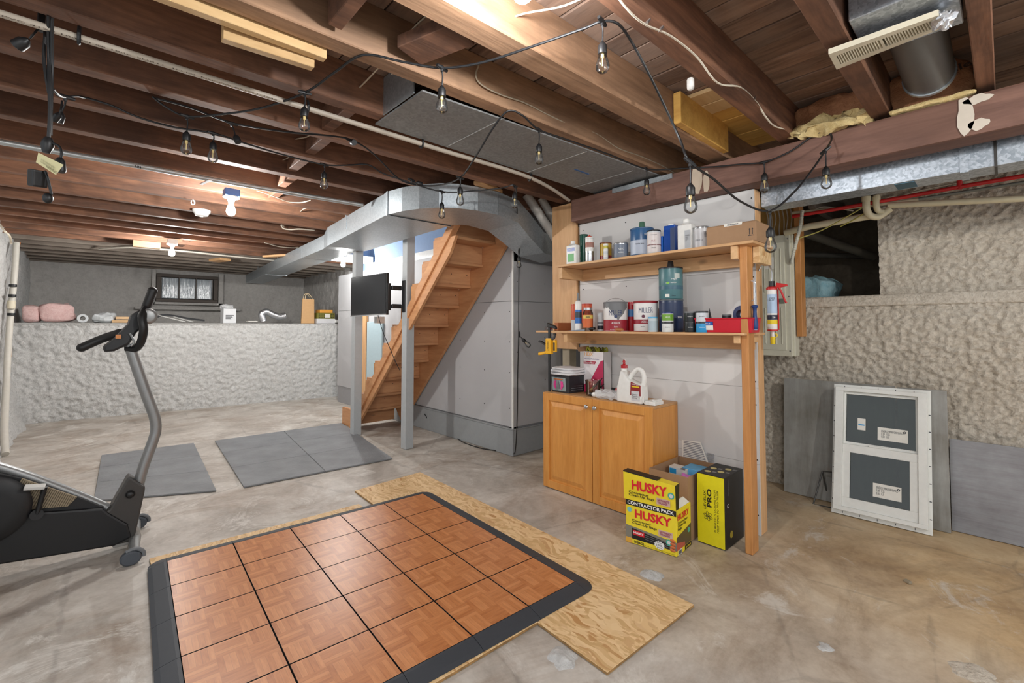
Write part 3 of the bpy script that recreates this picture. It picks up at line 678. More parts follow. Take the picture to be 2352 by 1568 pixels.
# ------------------------------------------------------------------ lamps
def lamp(x, y, zc, label, box_mat, r=.032, z_bulb=None, bm=None):
    L = thing('ceiling_lamp', label, 'lamp', (x, y, 2.32), 'bare bulb lamps on the joists')
    zb = z_bulb
    MB().box((x - .05, y - .05, zb + .10), (x + .05, y + .05, zb + .155)).build('junction_box', box_mat, L, bevel=.006, seg=2)
    MB().lathe((x, y, zb + .048), [(.018, 0), (.022, .02), (.030, .035), (.056, .045), (.058, .052)], 24).build('lampholder', M['white'], L, smooth=True)
    b = MB().lathe((x, y, zb - .048), [(.001, 0), (.014, .004), (.025, .014), (.031, .032), (.030, .050), (.022, .072), (.014, .094)], 20, cap=False)
    b.build('bulb', bm or M['bulb_on'], L, smooth=True)
    return L
BB = emis('lit_bulb_bright', (1, .98, .95, 1), BULB_POWER * 1.0)
lamp(.90, .93, 2.20, 'lit bare bulb just above the top edge of the view', M['white'], z_bulb=2.25, bm=emis('lit_bulb_soft', (.97, .98, 1, 1), BULB_POWER * .48))
lamp(.76, 3.99, 2.15, 'lit bare bulb under a blue junction box beside the smoke detector', plain((52, 96, 160), .5, name='blue_box_plastic'), z_bulb=2.145, bm=BB)
lamp(.69, 6.80, 2.15, 'lit bare bulb nearest the far window', M['white'], z_bulb=2.145, bm=BB)
lamp(2.62, 6.40, 2.15, 'lit bare bulb behind the grey post beyond the television', M['white'], z_bulb=2.145, bm=BB)
lamp(-1.6, -1.3, 2.15, 'added fill bulb, out of view, at the near end of the basement', M['white'], z_bulb=2.2)  # added lamp outside the view, only there for fill light
lamp(1.7, -1.2, 2.15, 'added fill bulb, out of view, on the joists behind the viewpoint', M['white'], z_bulb=2.2)  # second added fill lamp, unseen behind the camera
sd = thing('smoke_detector', 'round white smoke detector on a joist left of the blue junction box', 'detector', (.5, 4.25, 2.32))
sdp = (0.715, 4.976, 2.29)
MB().lathe((sdp[0], sdp[1], 2.262), [(.03, 0), (.05, .006), (.056, .022), (.070, .04), (.072, .058)], 28).build('detector_body', M['white'], sd, smooth=True)
MB().lathe((sdp[0], sdp[1], 2.256), [(.012, 0), (.016, .007)], 16).build('test_button', M['paper'], sd, smooth=True)
hk = MB().tube([(0.583, 4.487, 2.29), (0.59, 4.474, 2.278), (0.595, 4.481, 2.262), (0.587, 4.512, 2.256), (0.571, 4.484, 2.262), (0.569, 4.447, 2.272)], .0045, 8, 3)
tag(hk.build('ceiling_hook', M['white'], smooth=True), 'small white hook screwed into a joist above the smoke detector', 'hook')

# ------------------------------------------------------------------ pipes along the ceiling
pp = MB().tube([(-.7, 2.215, 2.285), (.36, 2.20, 2.282), (1.42, 2.20, 2.282), (2.2, 2.195, 2.28), (2.78, 2.34, 2.262)], .0125, 12, 6)
pipe = pp.build('water_pipe', plain((176, 166, 152), .5, name='old_cream_pipe'), smooth=True); tag(pipe, 'long beige plastic pipe clipped beside a joist', 'pipe')
for px in ((180, 72), (690, 245), (962, 330), (1220, 405)):
    pass
for q in (-.06, .72, 1.34, 2.2):
    MB().tube([(q, 2.20, 2.32), (q, 2.186, 2.29), (q, 2.195, 2.266), (q, 2.21, 2.264), (q, 2.222, 2.285)], .006, 6, 3).build('pipe_clip', M['black'], pipe)
text('CPVC 4120 100PSI @ 180F  SDR11  1/2 IN  NSF-PW ASTM D2846', plain((70, 60, 52), .8), pipe, (.16, 2.192, 2.2712), (1, -.01, 0), (0, .4, 1), width=.85, height=.009)
c2 = MB().tube([(-.8, 3.80, 2.285), (.11, 3.74, 2.282), (.63, 3.735, 2.282), (1.66, 3.66, 2.28)], .0165, 12, 6)
cond = c2.build('metal_conduit', plain((188, 194, 196), .35, .6, name='zinc_conduit'), smooth=True); tag(cond, 'long silver conduit pipe running under the joists to the duct', 'pipe')
MB().obox(Matrix.Translation((0.56, 3.771, 2.265)) @ Matrix.Rotation(R(100), 4, 'Z'), (.17, .02, .006)).build('perforated_strap', M['steel'], cond)
text('NN', M['black'], cond, (0.189, 3.685, 2.262), (1, -.05, 0), (0, .5, 1), width=.03, height=.018, bold=.02)

pg = MB().lathe((1.862, 0.888, 2.27), [(.008, 0), (.013, .004), (.015, .012), (.015, .045), (.012, .05)], 16).build('cable_plug', M['white'], smooth=True); tag(pg, 'small white plug hanging from the underside of a joist, upper right', 'plug')
for (a, b, lab) in (((2.874, 2.927, 2.456), (3.293, 2.813, 1.933), 'white plastic pipe slanting down left of the shelf end board'), ((3.075, 2.945, 2.462), (3.401, 2.849, 2.055), 'second white plastic pipe slanting behind the shelf end board')):
    o = MB().cyl(a, b, .042, 20).build('drain_pipe', plain((214, 210, 202), .4), smooth=True); tag(o, lab, 'pipe')
    MB().cyl(Vector(a).lerp(Vector(b), .0), Vector(a).lerp(Vector(b), .03), .047, 20).build('coupling', plain((214, 210, 202), .4), o, smooth=True)
# electrical cable
def cable(name, label, pts, r, mt, cat='cable', flat=.55, sm=6):
    o = MB().tube(pts, r, 8, sm, flat=flat).build(name, mt, smooth=True); tag(o, label, cat); return o
NMW = plain((222, 214, 196), .55, name='cable_sheath'); 
c = cable('electrical_cable', 'white cable stapled in waves along a joist side, upper right', [(1.116, 0.785, 2.294), (1.22, 0.785, 2.263), (1.328, 0.785, 2.262), (1.497, 0.785, 2.298), (1.701, 0.785, 2.305), (1.889, 0.785, 2.271), (2.131, 0.785, 2.34), (2.316, 0.785, 2.339), (2.46, 0.785, 2.303), (2.587, 0.785, 2.297), (2.815, 0.785, 2.341), (2.889, 0.785, 2.318)], .0065, NMW)
for p in ((1.339, 0.782, 2.275), (1.425, 0.782, 2.29), (2.291, 0.782, 2.342)): MB().obox(Matrix.Translation(p) @ Matrix.Rotation(.7, 4, 'Y'), (.006, .012, .03)).build('staple', M['steel'], c)
cable('electrical_cable', 'dusty cream cable looping along a joist above the metal panel', [(1.278, 1.61, 2.461), (1.261, 1.61, 2.4), (1.299, 1.61, 2.371), (1.412, 1.61, 2.367), (1.572, 1.61, 2.381), (1.756, 1.61, 2.375), (1.946, 1.61, 2.376), (2.152, 1.6, 2.388), (2.359, 1.59, 2.355), (2.59, 1.58, 2.362), (2.848, 1.57, 2.359), (3.029, 1.56, 2.337)], .0065, plain((176, 164, 142), .6, name='dusty_sheath'))
cable('electrical_cable', 'white cable threaded through the joists, nearest the top lamp', [(1.42, .55, 2.42), (1.27, .82, 2.41), (1.2, 1.02, 2.39), (1.13, 1.2, 2.41), (1.12, 1.45, 2.44), (1.05, 1.68, 2.45), (1.02, 1.95, 2.46)], .0065, NMW)
cable('electrical_cable', 'white cable threaded through the joists, passing above the hanging bulbs', [(1.0, .6, 2.42), (.98, .85, 2.42), (.93, 1.05, 2.39), (.92, 1.25, 2.42), (.90, 1.45, 2.43), (.90, 1.65, 2.42), (.92, 1.9, 2.42), (.93, 2.12, 2.42), (.93, 2.35, 2.42), (.9, 2.6, 2.42), (.93, 2.8, 2.40), (.9, 3.0, 2.42), (.95, 3.25, 2.40), (.95, 3.45, 2.42), (1.0, 3.7, 2.42)], .0062, plain((204, 192, 170), .6, name='old_sheath'))
cable('electrical_cable', 'thin white cable sagging below the silver conduit', [(0.915, 3.912, 2.31), (1.004, 3.896, 2.29), (1.153, 3.965, 2.28), (1.245, 3.934, 2.28), (1.308, 3.885, 2.3)], .006, NMW)
cable('electrical_cable', 'short white cable end poking from a joist near the duct', [(1.453, 4.585, 2.36), (1.414, 4.381, 2.34), (1.443, 4.364, 2.35), (1.525, 4.49, 2.38)], .007, NMW)
cable('electrical_cable', 'white cable curling out of a joist beside the duct', [(1.553, 5.447, 2.37), (1.477, 5.276, 2.35), (1.503, 5.302, 2.32), (1.547, 5.225, 2.3), (1.626, 5.122, 2.3), (1.811, 5.236, 2.33)], .007, NMW)
cable('electrical_cable', 'thin cream cable running under the joists towards the duct end', [(1.581, 6.321, 2.31), (1.762, 6.386, 2.29), (1.919, 6.376, 2.29), (2.01, 6.405, 2.31)], .008, NMW)
rod = MB().tube([(0.05, 8.321, 2.3), (0.354, 7.853, 2.3), (0.834, 7.744, 2.3), (1.445, 7.819, 2.3), (2.139, 7.854, 2.3)], .012, 8, 3).build('water_pipe', plain((206, 200, 188), .5), smooth=True); tag(rod, 'pale narrow pipe under the far joists passing behind the far lamp', 'pipe')
# left wall riser pipe
ri = MB().tube([(-.69, 8.03, 2.26), (-.69, 8.0, 1.9), (-.70, 7.95, 1.5), (-.70, 7.86, 1.2), (-.69, 7.7, .90), (-.67, 7.47, .60), (-.62, 6.9, .25), (-.58, 6.6, .02)], .03, 14, 5)
rip = ri.build('vent_pipe', plain((206, 202, 192), .5), smooth=True); tag(rip, 'white plastic pipe climbing the left wall', 'pipe')
for z in (1.72, 1.60, 1.38): MB().lathe((-.695, 7.94 - (1.7 - z) * .12, z), [(.033, 0), (.034, .01), (.034, .02), (.033, .03)], 16).build('pipe_band', M['black'], rip)
MB().lathe((-.698, 7.9, 1.46), [(.036, i * .012) for i in range(9)], 16).build('ribbed_coupling', M['cream'], rip)
cable('electrical_cable', 'thin orange and white wire beside the left wall pipe', [(-.68, 8.3, 2.3), (-.70, 8.2, 2.1), (-.70, 8.12, 1.8), (-.71, 8.08, 1.5), (-.70, 8.05, 1.2), (-.68, 7.9, .9)], .009, plain((186, 128, 84), .6))
cable('electrical_cable', 'loose white cable drooping under the joists at the left wall', [(-0.717, 6.969, 2.3), (-0.674, 6.847, 2.22), (-0.656, 7.06, 2.2), (-0.627, 6.903, 2.1)], .009, NMW)

# ------------------------------------------------------------------ string lights
def bulb_glass_proto():
    b = MB().lathe((0, 0, 0), [(.0125, -.038), (.013, -.045), (.0165, -.058), (.0205, -.070), (.0215, -.079), (.019, -.089), (.013, -.096), (.004, -.0995), (.0005, -.100)], 18, cap=False)
    return b.mesh('bulb', M['glass'], smooth=True)
def filament_proto():
    b = MB().cyl((0, 0, -.036), (0, 0, -.052), .005, 8).cyl((0, 0, -.052), (0, 0, -.078), .0018, 6)
    return b.mesh('filament', plain((240, 214, 150), .3), smooth=True)
def socket_proto():
    b = MB().lathe((0, 0, 0), [(.004, 0), (.007, -.004), (.012, -.011), (.0145, -.016), (.0145, -.036), (.0135, -.040)], 16)
    return b.mesh('socket', M['black'], smooth=True)
BG, FI, SO = bulb_glass_proto(), filament_proto(), socket_proto()
def add_socket(root, top, drop=.06, bulb=True, tilt=None, s=1.0):
    s *= 1.12
    t = Vector(top); lean = Vector(tilt) if tilt else Vector((0, 0, -1)); lean.normalize()
    q = t + lean * drop
    o = bpy.data.objects.new('socket', SO); COL.objects.link(o); o.parent = root; o.location = q - root.location
    rot = Vector((0, 0, -1)).rotation_difference(lean); o.rotation_mode = 'QUATERNION'; o.rotation_quaternion = rot; o.scale = (s, s, s)
    MB().tube([t + Vector((0, 0, .002)), t + lean * drop * .4 + Vector((.003, 0, 0)), q + lean * .003], .0032, 6, 3).build('drop_cord', M['black'], root)
    if bulb:
        for nm, me in (('bulb', BG), ('filament', FI)):
            c = bpy.data.objects.new(nm, me); COL.objects.link(c); c.parent = o
def string(label, paths, sockets, loc):
    root = thing('string_lights', label, 'string lights', loc)
    for p in paths: MB().tube(p, .0048, 8, 5).build('cable', M['black'], root, smooth=True)
    for so in sockets:
        t = Vector(so[0]); d = Vector(so[1]) if len(so) > 1 and so[1] else Vector((1, .2, 0)); d.normalize()
        MB().tube([t - d * .028, t - d * .01, t, t + d * .01, t + d * .028], lambda q: .0062 + .003 * math.sin(q * math.pi), 8).cyl(t, t + Vector((0, 0, -.016)), .006, 8).build('tee', M['black'], root, smooth=True)
        add_socket(root, t + Vector((0, 0, -.012)), *(so[2:] if len(so) > 2 else ()))
    return root
A_ = [(0.178, 2.63, 2.312), (0.233, 2.61, 2.27), (0.306, 2.598, 2.25), (0.425, 2.473, 2.255), (0.552, 2.316, 2.27), (0.663, 2.064, 2.285), (0.71, 1.844, 2.305), (0.751, 1.668, 2.315), (0.875, 1.583, 2.3), (0.998, 1.492, 2.285), (1.094, 1.35, 2.285), (1.178, 1.148, 2.295), (1.251, 0.983, 2.31), (1.274, 0.919, 2.315), (1.33, 0.892, 2.318), (1.445, 0.913, 2.315), (1.538, 0.9, 2.23), (1.653, 0.89, 2.12), (1.699, 0.857, 2), (1.667, 0.802, 1.886), (1.835, 0.783, 1.851), (2.016, 0.752, 1.79), (2.218, 0.702, 1.774), (2.415, 0.656, 1.891), (2.571, 0.621, 2.022), (2.717, 0.596, 2.151), (2.845, 0.595, 2.248), (2.85, 0.615, 2.29), (2.85, 0.675, 2.292), (2.85, 0.791, 2.235), (2.84, 0.923, 2.208), (2.84, 1.055, 2.23), (2.84, 1.211, 2.255), (2.84, 1.441, 2.303), (2.642, 1.565, 2.285), (2.266, 1.589, 2.29), (1.892, 1.612, 2.285), (1.686, 1.62, 2.28), (1.547, 1.6, 2.305), (1.478, 1.63, 2.315), (1.459, 1.713, 2.26), (1.483, 1.884, 2.17), (1.553, 2.127, 2.12), (1.579, 2.379, 2.14), (1.53, 2.556, 2.17), (1.417, 2.606, 2.2), (1.19, 2.476, 2.26), (1.045, 2.435, 2.29), (0.928, 2.456, 2.29), (0.735, 2.55, 2.285), (0.497, 2.613, 2.28), (0.324, 2.61, 2.3), (0.182, 2.645, 2.315)]
SA = [((0.306, 2.598, 2.25), None, .06), ((0.663, 2.064, 2.285), (1, 0, .1), .05), ((0.998, 1.492, 2.285), None, .06), ((1.274, 0.919, 2.315), None, .06), ((1.667, 0.802, 1.886), (.5, -.5, -.6), .07, True, None, 1.05), ((2.218, 0.702, 1.774), None, .06, True, None, 1.05), ((2.717, 0.596, 2.151), (.3, -.6, .5), .07, True, None, 1.05), ((2.84, 0.923, 2.208), (0, 1, 0), .05, True, None, 1.05), ((2.642, 1.565, 2.285), None, .05), ((1.686, 1.62, 2.28), None, .06), ((1.553, 2.127, 2.12), None, .04), ((1.476, 2.546, 2.19), None, .03, False, (1, 0, 0)), ((1.03, 2.44, 2.29), None, .01, False, (0, -1, -.3)), ((0.492, 2.618, 2.28), None, .05, False, (.3, -.3, -1))]
string('black string lights looping across the room with eleven clear bulbs', [A_], SA, (0.663, 2.064, 2.285))
B_ = [(-0.124, 2.291, 2.107), (-0.112, 2.348, 2.112), (-0.099, 2.473, 2.156), (-0.063, 2.78, 2.285), (0.031, 2.751, 2.27), (0.141, 2.769, 2.25), (0.277, 2.786, 2.25), (0.437, 2.752, 2.255), (0.586, 2.799, 2.26), (0.805, 2.867, 2.27), (1.047, 2.871, 2.27), (1.172, 2.804, 2.28), (1.26, 2.712, 2.28), (1.367, 2.717, 2.25), (1.501, 2.673, 2.22), (1.706, 2.543, 2.16), (1.875, 2.405, 2.17), (2.01, 2.291, 2.19), (2.068, 2.215, 2.2), (2.401, 2.547, 2.233), (2.749, 2.906, 2.138), (2.93, 3.079, 1.954), (2.961, 3.118, 1.54), (2.961, 3.118, 1.178), (2.969, 3.139, 0.8), (2.973, 3.149, 0.431), (2.96, 3.16, 0.107), (3.049, 3.305, 0.012), (3.039, 3.46, 0.008), (2.972, 3.654, 0.008), (2.967, 3.94, 0.008), (3.032, 4.188, 0.008), (3.118, 4.358, 0.008), (3.103, 4.735, 0.008), (2.99, 4.802, 0.197)]
SB = [((-0.099, 2.473, 2.156), None, .05, False, (-.2, .1, -1)), ((0.437, 2.752, 2.255), None, .03), ((1.047, 2.871, 2.27), None, .03), ((1.706, 2.543, 2.16), None, .06), ((2.068, 2.215, 2.2), None, .03), ((2.93, 3.079, 1.954), (0, 0, 1), .03), ((2.967, 3.113, 1.178), (0, 0, 1), .035, True, (.6, -.5, -.8))]
string('black string lights hanging down the corner of the stair wall', [B_], SB, (1.047, 2.871, 2.27))
# plug end hanging at top left
pl = thing('extension_cord', 'black cord bundle with plugs and a cream tag hanging from the left joists', 'cord', (-0.134, 2.161, 2.3))
MB().tube([(-0.135, 2.17, 2.31), (-0.135, 2.247, 2.218), (-0.13, 2.242, 2.093), (-0.126, 2.239, 2), (-0.127, 2.239, 1.908)], .0055, 8, 5).build('cable', M['black'], pl, smooth=True)
MB().tube([(-0.156, 2.267, 2.309), (-0.147, 2.258, 2.288), (-0.148, 2.259, 2.202), (-0.14, 2.252, 2.132), (-0.131, 2.25, 2.073)], .005, 8, 5).build('cable', M['black'], pl, smooth=True)
MB().tube([(-0.127, 2.175, 2.31), (-0.127, 2.254, 2.177), (-0.125, 2.251, 2.052), (-0.123, 2.25, 1.927)], .005, 8, 5).build('cable', M['black'], pl, smooth=True)
MB().box((-.07 + (-0.16, 2.297, 2.325)[0] + .06, (-0.16, 2.297, 2.325)[1] - .01, (-0.16, 2.297, 2.325)[2] - .02), ((-0.16, 2.297, 2.325)[0] + .01, (-0.16, 2.297, 2.325)[1] + .01, (-0.16, 2.298, 2.349)[2] + .02)).build('tape_loop', M['black'], pl, bevel=.003)
MB().tube([(-0.163, 2.273, 2.307), (-0.175, 2.27, 2.277), (-0.185, 2.28, 2.261)], .0035, 6, 4).build('drop_cord', M['black'], pl, smooth=True)
e = Vector((-0.188, 2.282, 2.258)); e2 = Vector((-0.218, 2.31, 2.233)); MB().lathe(e, [(.005, 0), (.012, .008), (.019, .018), (.021, .045), (.019, .047), (.012, .03)], 16, e2 - e).build('socket', M['black'], pl, smooth=True)
MB().tube([(-0.1, 2.296, 2.074), (-0.101, 2.27, 2.035), (-0.104, 2.273, 2.016)], .003, 6, 3).build('drop_cord', M['black'], pl, smooth=True)
e = Vector((-0.104, 2.273, 2.016)); e2 = Vector((-0.12, 2.288, 1.994)); MB().lathe(e, [(.004, 0), (.011, .006), (.013, .03), (.011, .032)], 14, e2 - e).build('socket', M['black'], pl, smooth=True)
e = Vector((-0.127, 2.24, 1.915)); e2 = Vector((-0.132, 2.244, 1.859)); MB().lathe(e, [(.009, 0), (.016, .014), (.018, .03), (.012, .05), (.010, .056)], 14, e2 - e).build('plug', M['black'], pl, smooth=True)
MB().tube([(-0.126, 2.239, 1.9), (-0.101, 2.216, 1.885), (-0.093, 2.208, 1.862), (-0.094, 2.21, 1.837)], .004, 8, 4).build('cable', M['black'], pl, smooth=True)
e = Vector((-0.096, 2.211, 1.843)); e2 = Vector((-0.092, 2.207, 1.785)); MB().lathe(e, [(.006, 0), (.014, .012), (.015, .045), (.012, .052)], 12, e2 - e).build('socket', M['black'], pl, smooth=True)
tg = [(-0.148, 2.205, 1.846), (-0.084, 2.146, 1.804), (-0.102, 2.163, 1.77), (-0.153, 2.21, 1.813)]
MB().hexa(tg, [Vector(p) + Vector((.0, .002, 0)) for p in tg]).build('tag', plain((216, 208, 160), .6), pl)
a_, b_ = Vector(tg[3]), Vector(tg[2]); text('WARNING', plain((90, 90, 60), .7), pl, Vector((-0.114, 2.169, 1.787)), (b_ - a_), (Vector(tg[0]) - a_), width=.045, height=.008)
text('DO NOT OVERLOAD OUTLET\nFOR INDOOR OUTDOOR USE', plain((120, 118, 90), .7), pl, Vector((-0.123, 2.177, 1.803)), (b_ - a_), (Vector(tg[0]) - a_), width=.055, height=.013)
q = Matrix.Translation((-0.151, 2.262, 1.77)) @ Matrix.Rotation(R(12), 4, 'X') @ Matrix.Rotation(R(30), 4, 'Z'); MB().obox(q, (.042, .034, .058)).build('adapter', M['black'], pl, bevel=.006, seg=2)
MB().tube([(-0.133, 2.246, 1.797), (-0.125, 2.238, 1.77), (-0.118, 2.232, 1.736), (-0.114, 2.228, 1.715)], .004, 8, 4).build('cable', M['black'], pl, smooth=True)
MB().ball((-0.123, 2.236, 1.701), .018, 12, 8, (.8, .8, 1)).build('socket', M['black'], pl, smooth=True)

# ------------------------------------------------------------------ floor coverings
def slab(q, z0, z1): return MB().hexa([(p[0], p[1], z0) for p in q], [(p[0], p[1], z1) for p in q])
def mat_thing(name, label, q, split):
    m = thing(name, label, 'mat', (sum(p[0] for p in q) / 4, sum(p[1] for p in q) / 4, 0)); P = [Vector((p[0], p[1], 0)) for p in q]
    bl = lambda s, t: P[3] * (1 - s) * (1 - t) + P[2] * s * (1 - t) + P[1] * s * t + P[0] * (1 - s) * t
    ns, nt = split
    for i in range(ns):
        for j in range(nt):
            e = .0015; a, b, c, d = bl(i / ns + e, j / nt + e), bl((i + 1) / ns - e, j / nt + e), bl((i + 1) / ns - e, (j + 1) / nt - e), bl(i / ns + e, (j + 1) / nt - e)
            slab([a, b, c, d], .001, .013).build('foam_tile', M['foam'], m, bevel=.002)
mat_thing('exercise_mat', 'dark grey foam mat on the floor right behind the exercise bike', [(0.105, 5.97, 0.01), (0.837, 5.92, 0.01), (0.732, 4.106, 0.01), (0.045, 4.459, 0.01)], (1, 3))
mat_thing('exercise_mat', 'large grey foam mat on the floor in front of the staircase', [(1.019, 5.877, 0.01), (2.404, 5.84, 0.01), (2.126, 3.967, 0.01), (0.903, 4.05, 0.01)], (2, 3))
o = slab([(.262, 3.155), (1.412, 3.115), (1.43, 1.375), (.285, 1.41)], .001, .0125).build('osb_panel', [M['osb'], M['osb_edge']], bevel=.001)
tag(o, 'wide strand board sheet mostly hidden under the dance floor', 'board')
o2 = slab([(1.500, 3.385), (2.098, 3.431), (2.019, .985), (1.40, 1.01)], .001, .0125).build('osb_panel', [M['osb'], M['osb_edge']], bevel=.001)
tag(o2, 'long strand board sheet reaching past the right corner of the dance floor', 'board')
for ob in (o, o2):
    for f in ob.data.polygons:
        if abs(f.normal.z) < .5: f.material_index = 1
# dance floor: 5 x 5 printed parquet tiles with black ramp edging
di = (Vector((1.820, 2.938, 0)) - Vector((.322, 3.015, 0))) / 5; dang = math.atan2(di.y, di.x); TT = .3
df = thing('dance_floor', 'portable parquet dance floor with black ramp edging', 'dance floor', (.322, 3.015, .0127)); df.rotation_euler = (0, 0, dang)
MB().box((-.002, -5 * TT, .0003), (5 * TT, .002, .004)).build('seam_darkener', M['black']).parent = df  # black slab added under the tiles to darken the gaps between them
tile = MB().box((.0025, .0025, 0), (TT - .0025, TT - .0025, .0185)).mesh('tile', [M['parquet'], M['black']], bevel=.0008)
for f in tile.polygons: f.material_index = 0 if f.normal.z > .9 else 1  # tile sides coloured black to put shade into the gaps
for i in range(5):
    for j in range(5):
        o = bpy.data.objects.new('tile', tile); COL.objects.link(o); o.parent = df; o.location = (i * TT, -(j + 1) * TT, 0)
W_ = .078
prof = [(0, 0), (0, .0185), (.012, .0182), (.06, .008), (W_, .002), (W_, 0)]
def ramp_mesh(L):
    return MB().prism([(x, 0, z) for x, z in prof], (0, L, 0)).mesh('edge_ramp', M['rubber'])
rm = ramp_mesh(TT - .002); rm.name = 'edge_ramp'
for k in range(5):
    for (x, y, a) in ((5 * TT, -(k + 1) * TT + .001, 0), (k * TT + TT - .001, 0, 90), (0, -k * TT - .001, 180), (k * TT + .001, -5 * TT, 270)):
        o = bpy.data.objects.new('edge_ramp', rm); COL.objects.link(o); o.parent = df; o.location = (x, y, 0); o.rotation_euler = (0, 0, R(a))
cm = MB(); n = 8
for k in range(n + 1):
    a = math.pi / 2 * k / n
    for x, z in prof: cm.v.append((x * math.cos(a), x * math.sin(a), z))
for k in range(n):
    for j in range(len(prof) - 1):
        cm.f.append((k * 6 + j, k * 6 + j + 1, (k + 1) * 6 + j + 1, (k + 1) * 6 + j)); cm.mi.append(0)
cmm = cm.mesh('corner_ramp', M['rubber'], smooth=True)
for (x, y, a) in ((5 * TT, 0, 0), (0, 0, 90), (0, -5 * TT, 180), (5 * TT, -5 * TT, 270)):
    o = bpy.data.objects.new('corner_ramp', cmm); COL.objects.link(o); o.parent = df; o.location = (x, y, 0); o.rotation_euler = (0, 0, R(a))

# ------------------------------------------------------------------ exercise bike 
bk = thing('exercise_bike', 'black and silver upright exercise bike at the left edge', 'exercise bike', (.2, 3.43, 0))
YB = 3.43
def sidepoly(pts, y0, y1, name, mt, bev=.008, par=None, seg=2):
    b = MB().prism([(p[0], y0, p[2]) for p in pts], (0, y1 - y0, 0)); return b.build(name, mt, par or bk, bevel=bev, seg=seg)
sidepoly([(-0.397, 3.43, 0.388), (-0.251, 3.43, 0.324), (0.071, 3.43, 0.265), (0.099, 3.43, 0.229), (0.179, 3.43, 0.149), (0.197, 3.43, 0.071), (0.126, 3.43, 0.046), (-0.303, 3.43, 0.093), (-0.571, 3.43, 0.139), (-0.581, 3.43, 0.436)], YB - .06, YB + .06, 'lower_shroud', M['black'], .01)
sidepoly([(-0.346, 3.43, 0.549), (-0.225, 3.43, 0.486), (-0.01, 3.43, 0.333), (0.08, 3.43, 0.263), (-0.251, 3.43, 0.319), (-0.354, 3.43, 0.347)], YB - .045, YB + .05, 'upper_shroud', M['blackm'], .004)
pn = [(-0.236, 3.37, 0.494), (-0.03, 3.37, 0.35), (-0.067, 3.37, 0.31), (-0.244, 3.37, 0.337), (-0.248, 3.37, 0.387), (-0.261, 3.37, 0.438)]
pnl = sidepoly(pn, YB - .052, YB - .045, 'vent_panel', plain((160, 146, 120), .6, name='vent_tan'), .001, seg=1)
rb = MB()
for k in range(20):
    u = -.245 + k * .0125; z0, z1 = .335, .46
    a, b = Vector((u, YB - .054, .325)), Vector((u + .03, YB - .054, .44))
    rb.tube([a, b], .0022, 4)
# keep ribs inside the panel outline
tr_ = MB()
poly = [(p[0], p[2]) for p in pn]
def inside(x, z):
    c = False; n = len(poly)
    for i in range(n):
        x1, z1 = poly[i]; x2, z2 = poly[(i + 1) % n]
        if (z1 > z) != (z2 > z) and x < (x2 - x1) * (z - z1) / (z2 - z1) + x1: c = not c
    return c
zmin, zmax = min(p[1] for p in poly), max(p[1] for p in poly); xmin, xmax = min(p[0] for p in poly), max(p[0] for p in poly)
x = xmin - .05
while x < xmax:
    pts_ = [(x + .45 * (zmin + (zmax - zmin) * i / 40 - zmin), zmin + (zmax - zmin) * i / 40) for i in range(41)]
    ins_ = [p for p in pts_ if inside(*p)]
    if len(ins_) > 1: tr_.tube([(ins_[0][0], YB - .0535, ins_[0][1]), (ins_[-1][0], YB - .0535, ins_[-1][1])], .0022, 4)
    x += .0095
o = tr_.build('vent_ribs', plain((96, 84, 66), .7), bk); o['kind'] = 'stuff'
MB().tube([(-0.431, 3.43, 0.625), (-0.317, 3.43, 0.553), (-0.226, 3.43, 0.493), (-0.113, 3.43, 0.409), (0.008, 3.43, 0.315), (0.091, 3.43, 0.246)], .023, 16, 5).build('main_tube', M['silver'], bk, smooth=True)
sidepoly([(0.081, 3.43, 0.234), (0.102, 3.43, 0.25), (0.169, 3.43, 0.396), (0.18, 3.43, 0.411), (0.252, 3.43, 0.337), (0.251, 3.43, 0.308), (0.216, 3.43, 0.079), (0.19, 3.43, 0.043), (0.126, 3.43, 0.046), (0.176, 3.43, 0.14)], YB - .05, YB + .05, 'column_cover', plain((62, 60, 58), .45, name='charcoal_cover'), .01)
MB().lathe(Vector((0.186, 3.38, 0.312)) + Vector((0, 0, 0)), [(.02, 0), (.021, .012), (.014, .024), (.004, .028)], 18, (0, -1, 0)).build('knob', M['black'], bk, smooth=True)
MB().tube([(0.221, 3.43, 0.325), (0.246, 3.43, 0.444), (0.286, 3.43, 0.588), (0.297, 3.43, 0.65), (0.287, 3.43, 0.728), (0.243, 3.43, 0.873), (0.191, 3.43, 1.053), (0.163, 3.43, 1.155)], .0275, 18, 6).build('console_post', M['silver'], bk, smooth=True)
# flywheel cover and crank
MB().lathe(Vector((-0.358, 3.36, 0.367)), [(.16, 0), (.165, .008), (.15, .02), (.10, .024)], 40, (0, -1, 0)).build('crank_cover', M['black'], bk, smooth=True)
MB().tube([(-0.18, 3.345, 0.291), (-0.159, 3.345, 0.404), (-0.151, 3.34, 0.441)], .011, 10, 3).build('crank_arm', M['black'], bk, smooth=True)
MB().obox(Matrix.Translation((-0.186, 3.31, 0.457)) @ Matrix.Rotation(.15, 4, 'Y'), (.075, .07, .014)).build('pedal', plain((200, 200, 196), .5), bk, bevel=.004, seg=2)
MB().cyl(Vector((-0.18, 3.38, 0.297)), Vector((-0.177, 3.335, 0.31)), .026, 20).build('crank_hub', M['blackm'], bk, smooth=True)
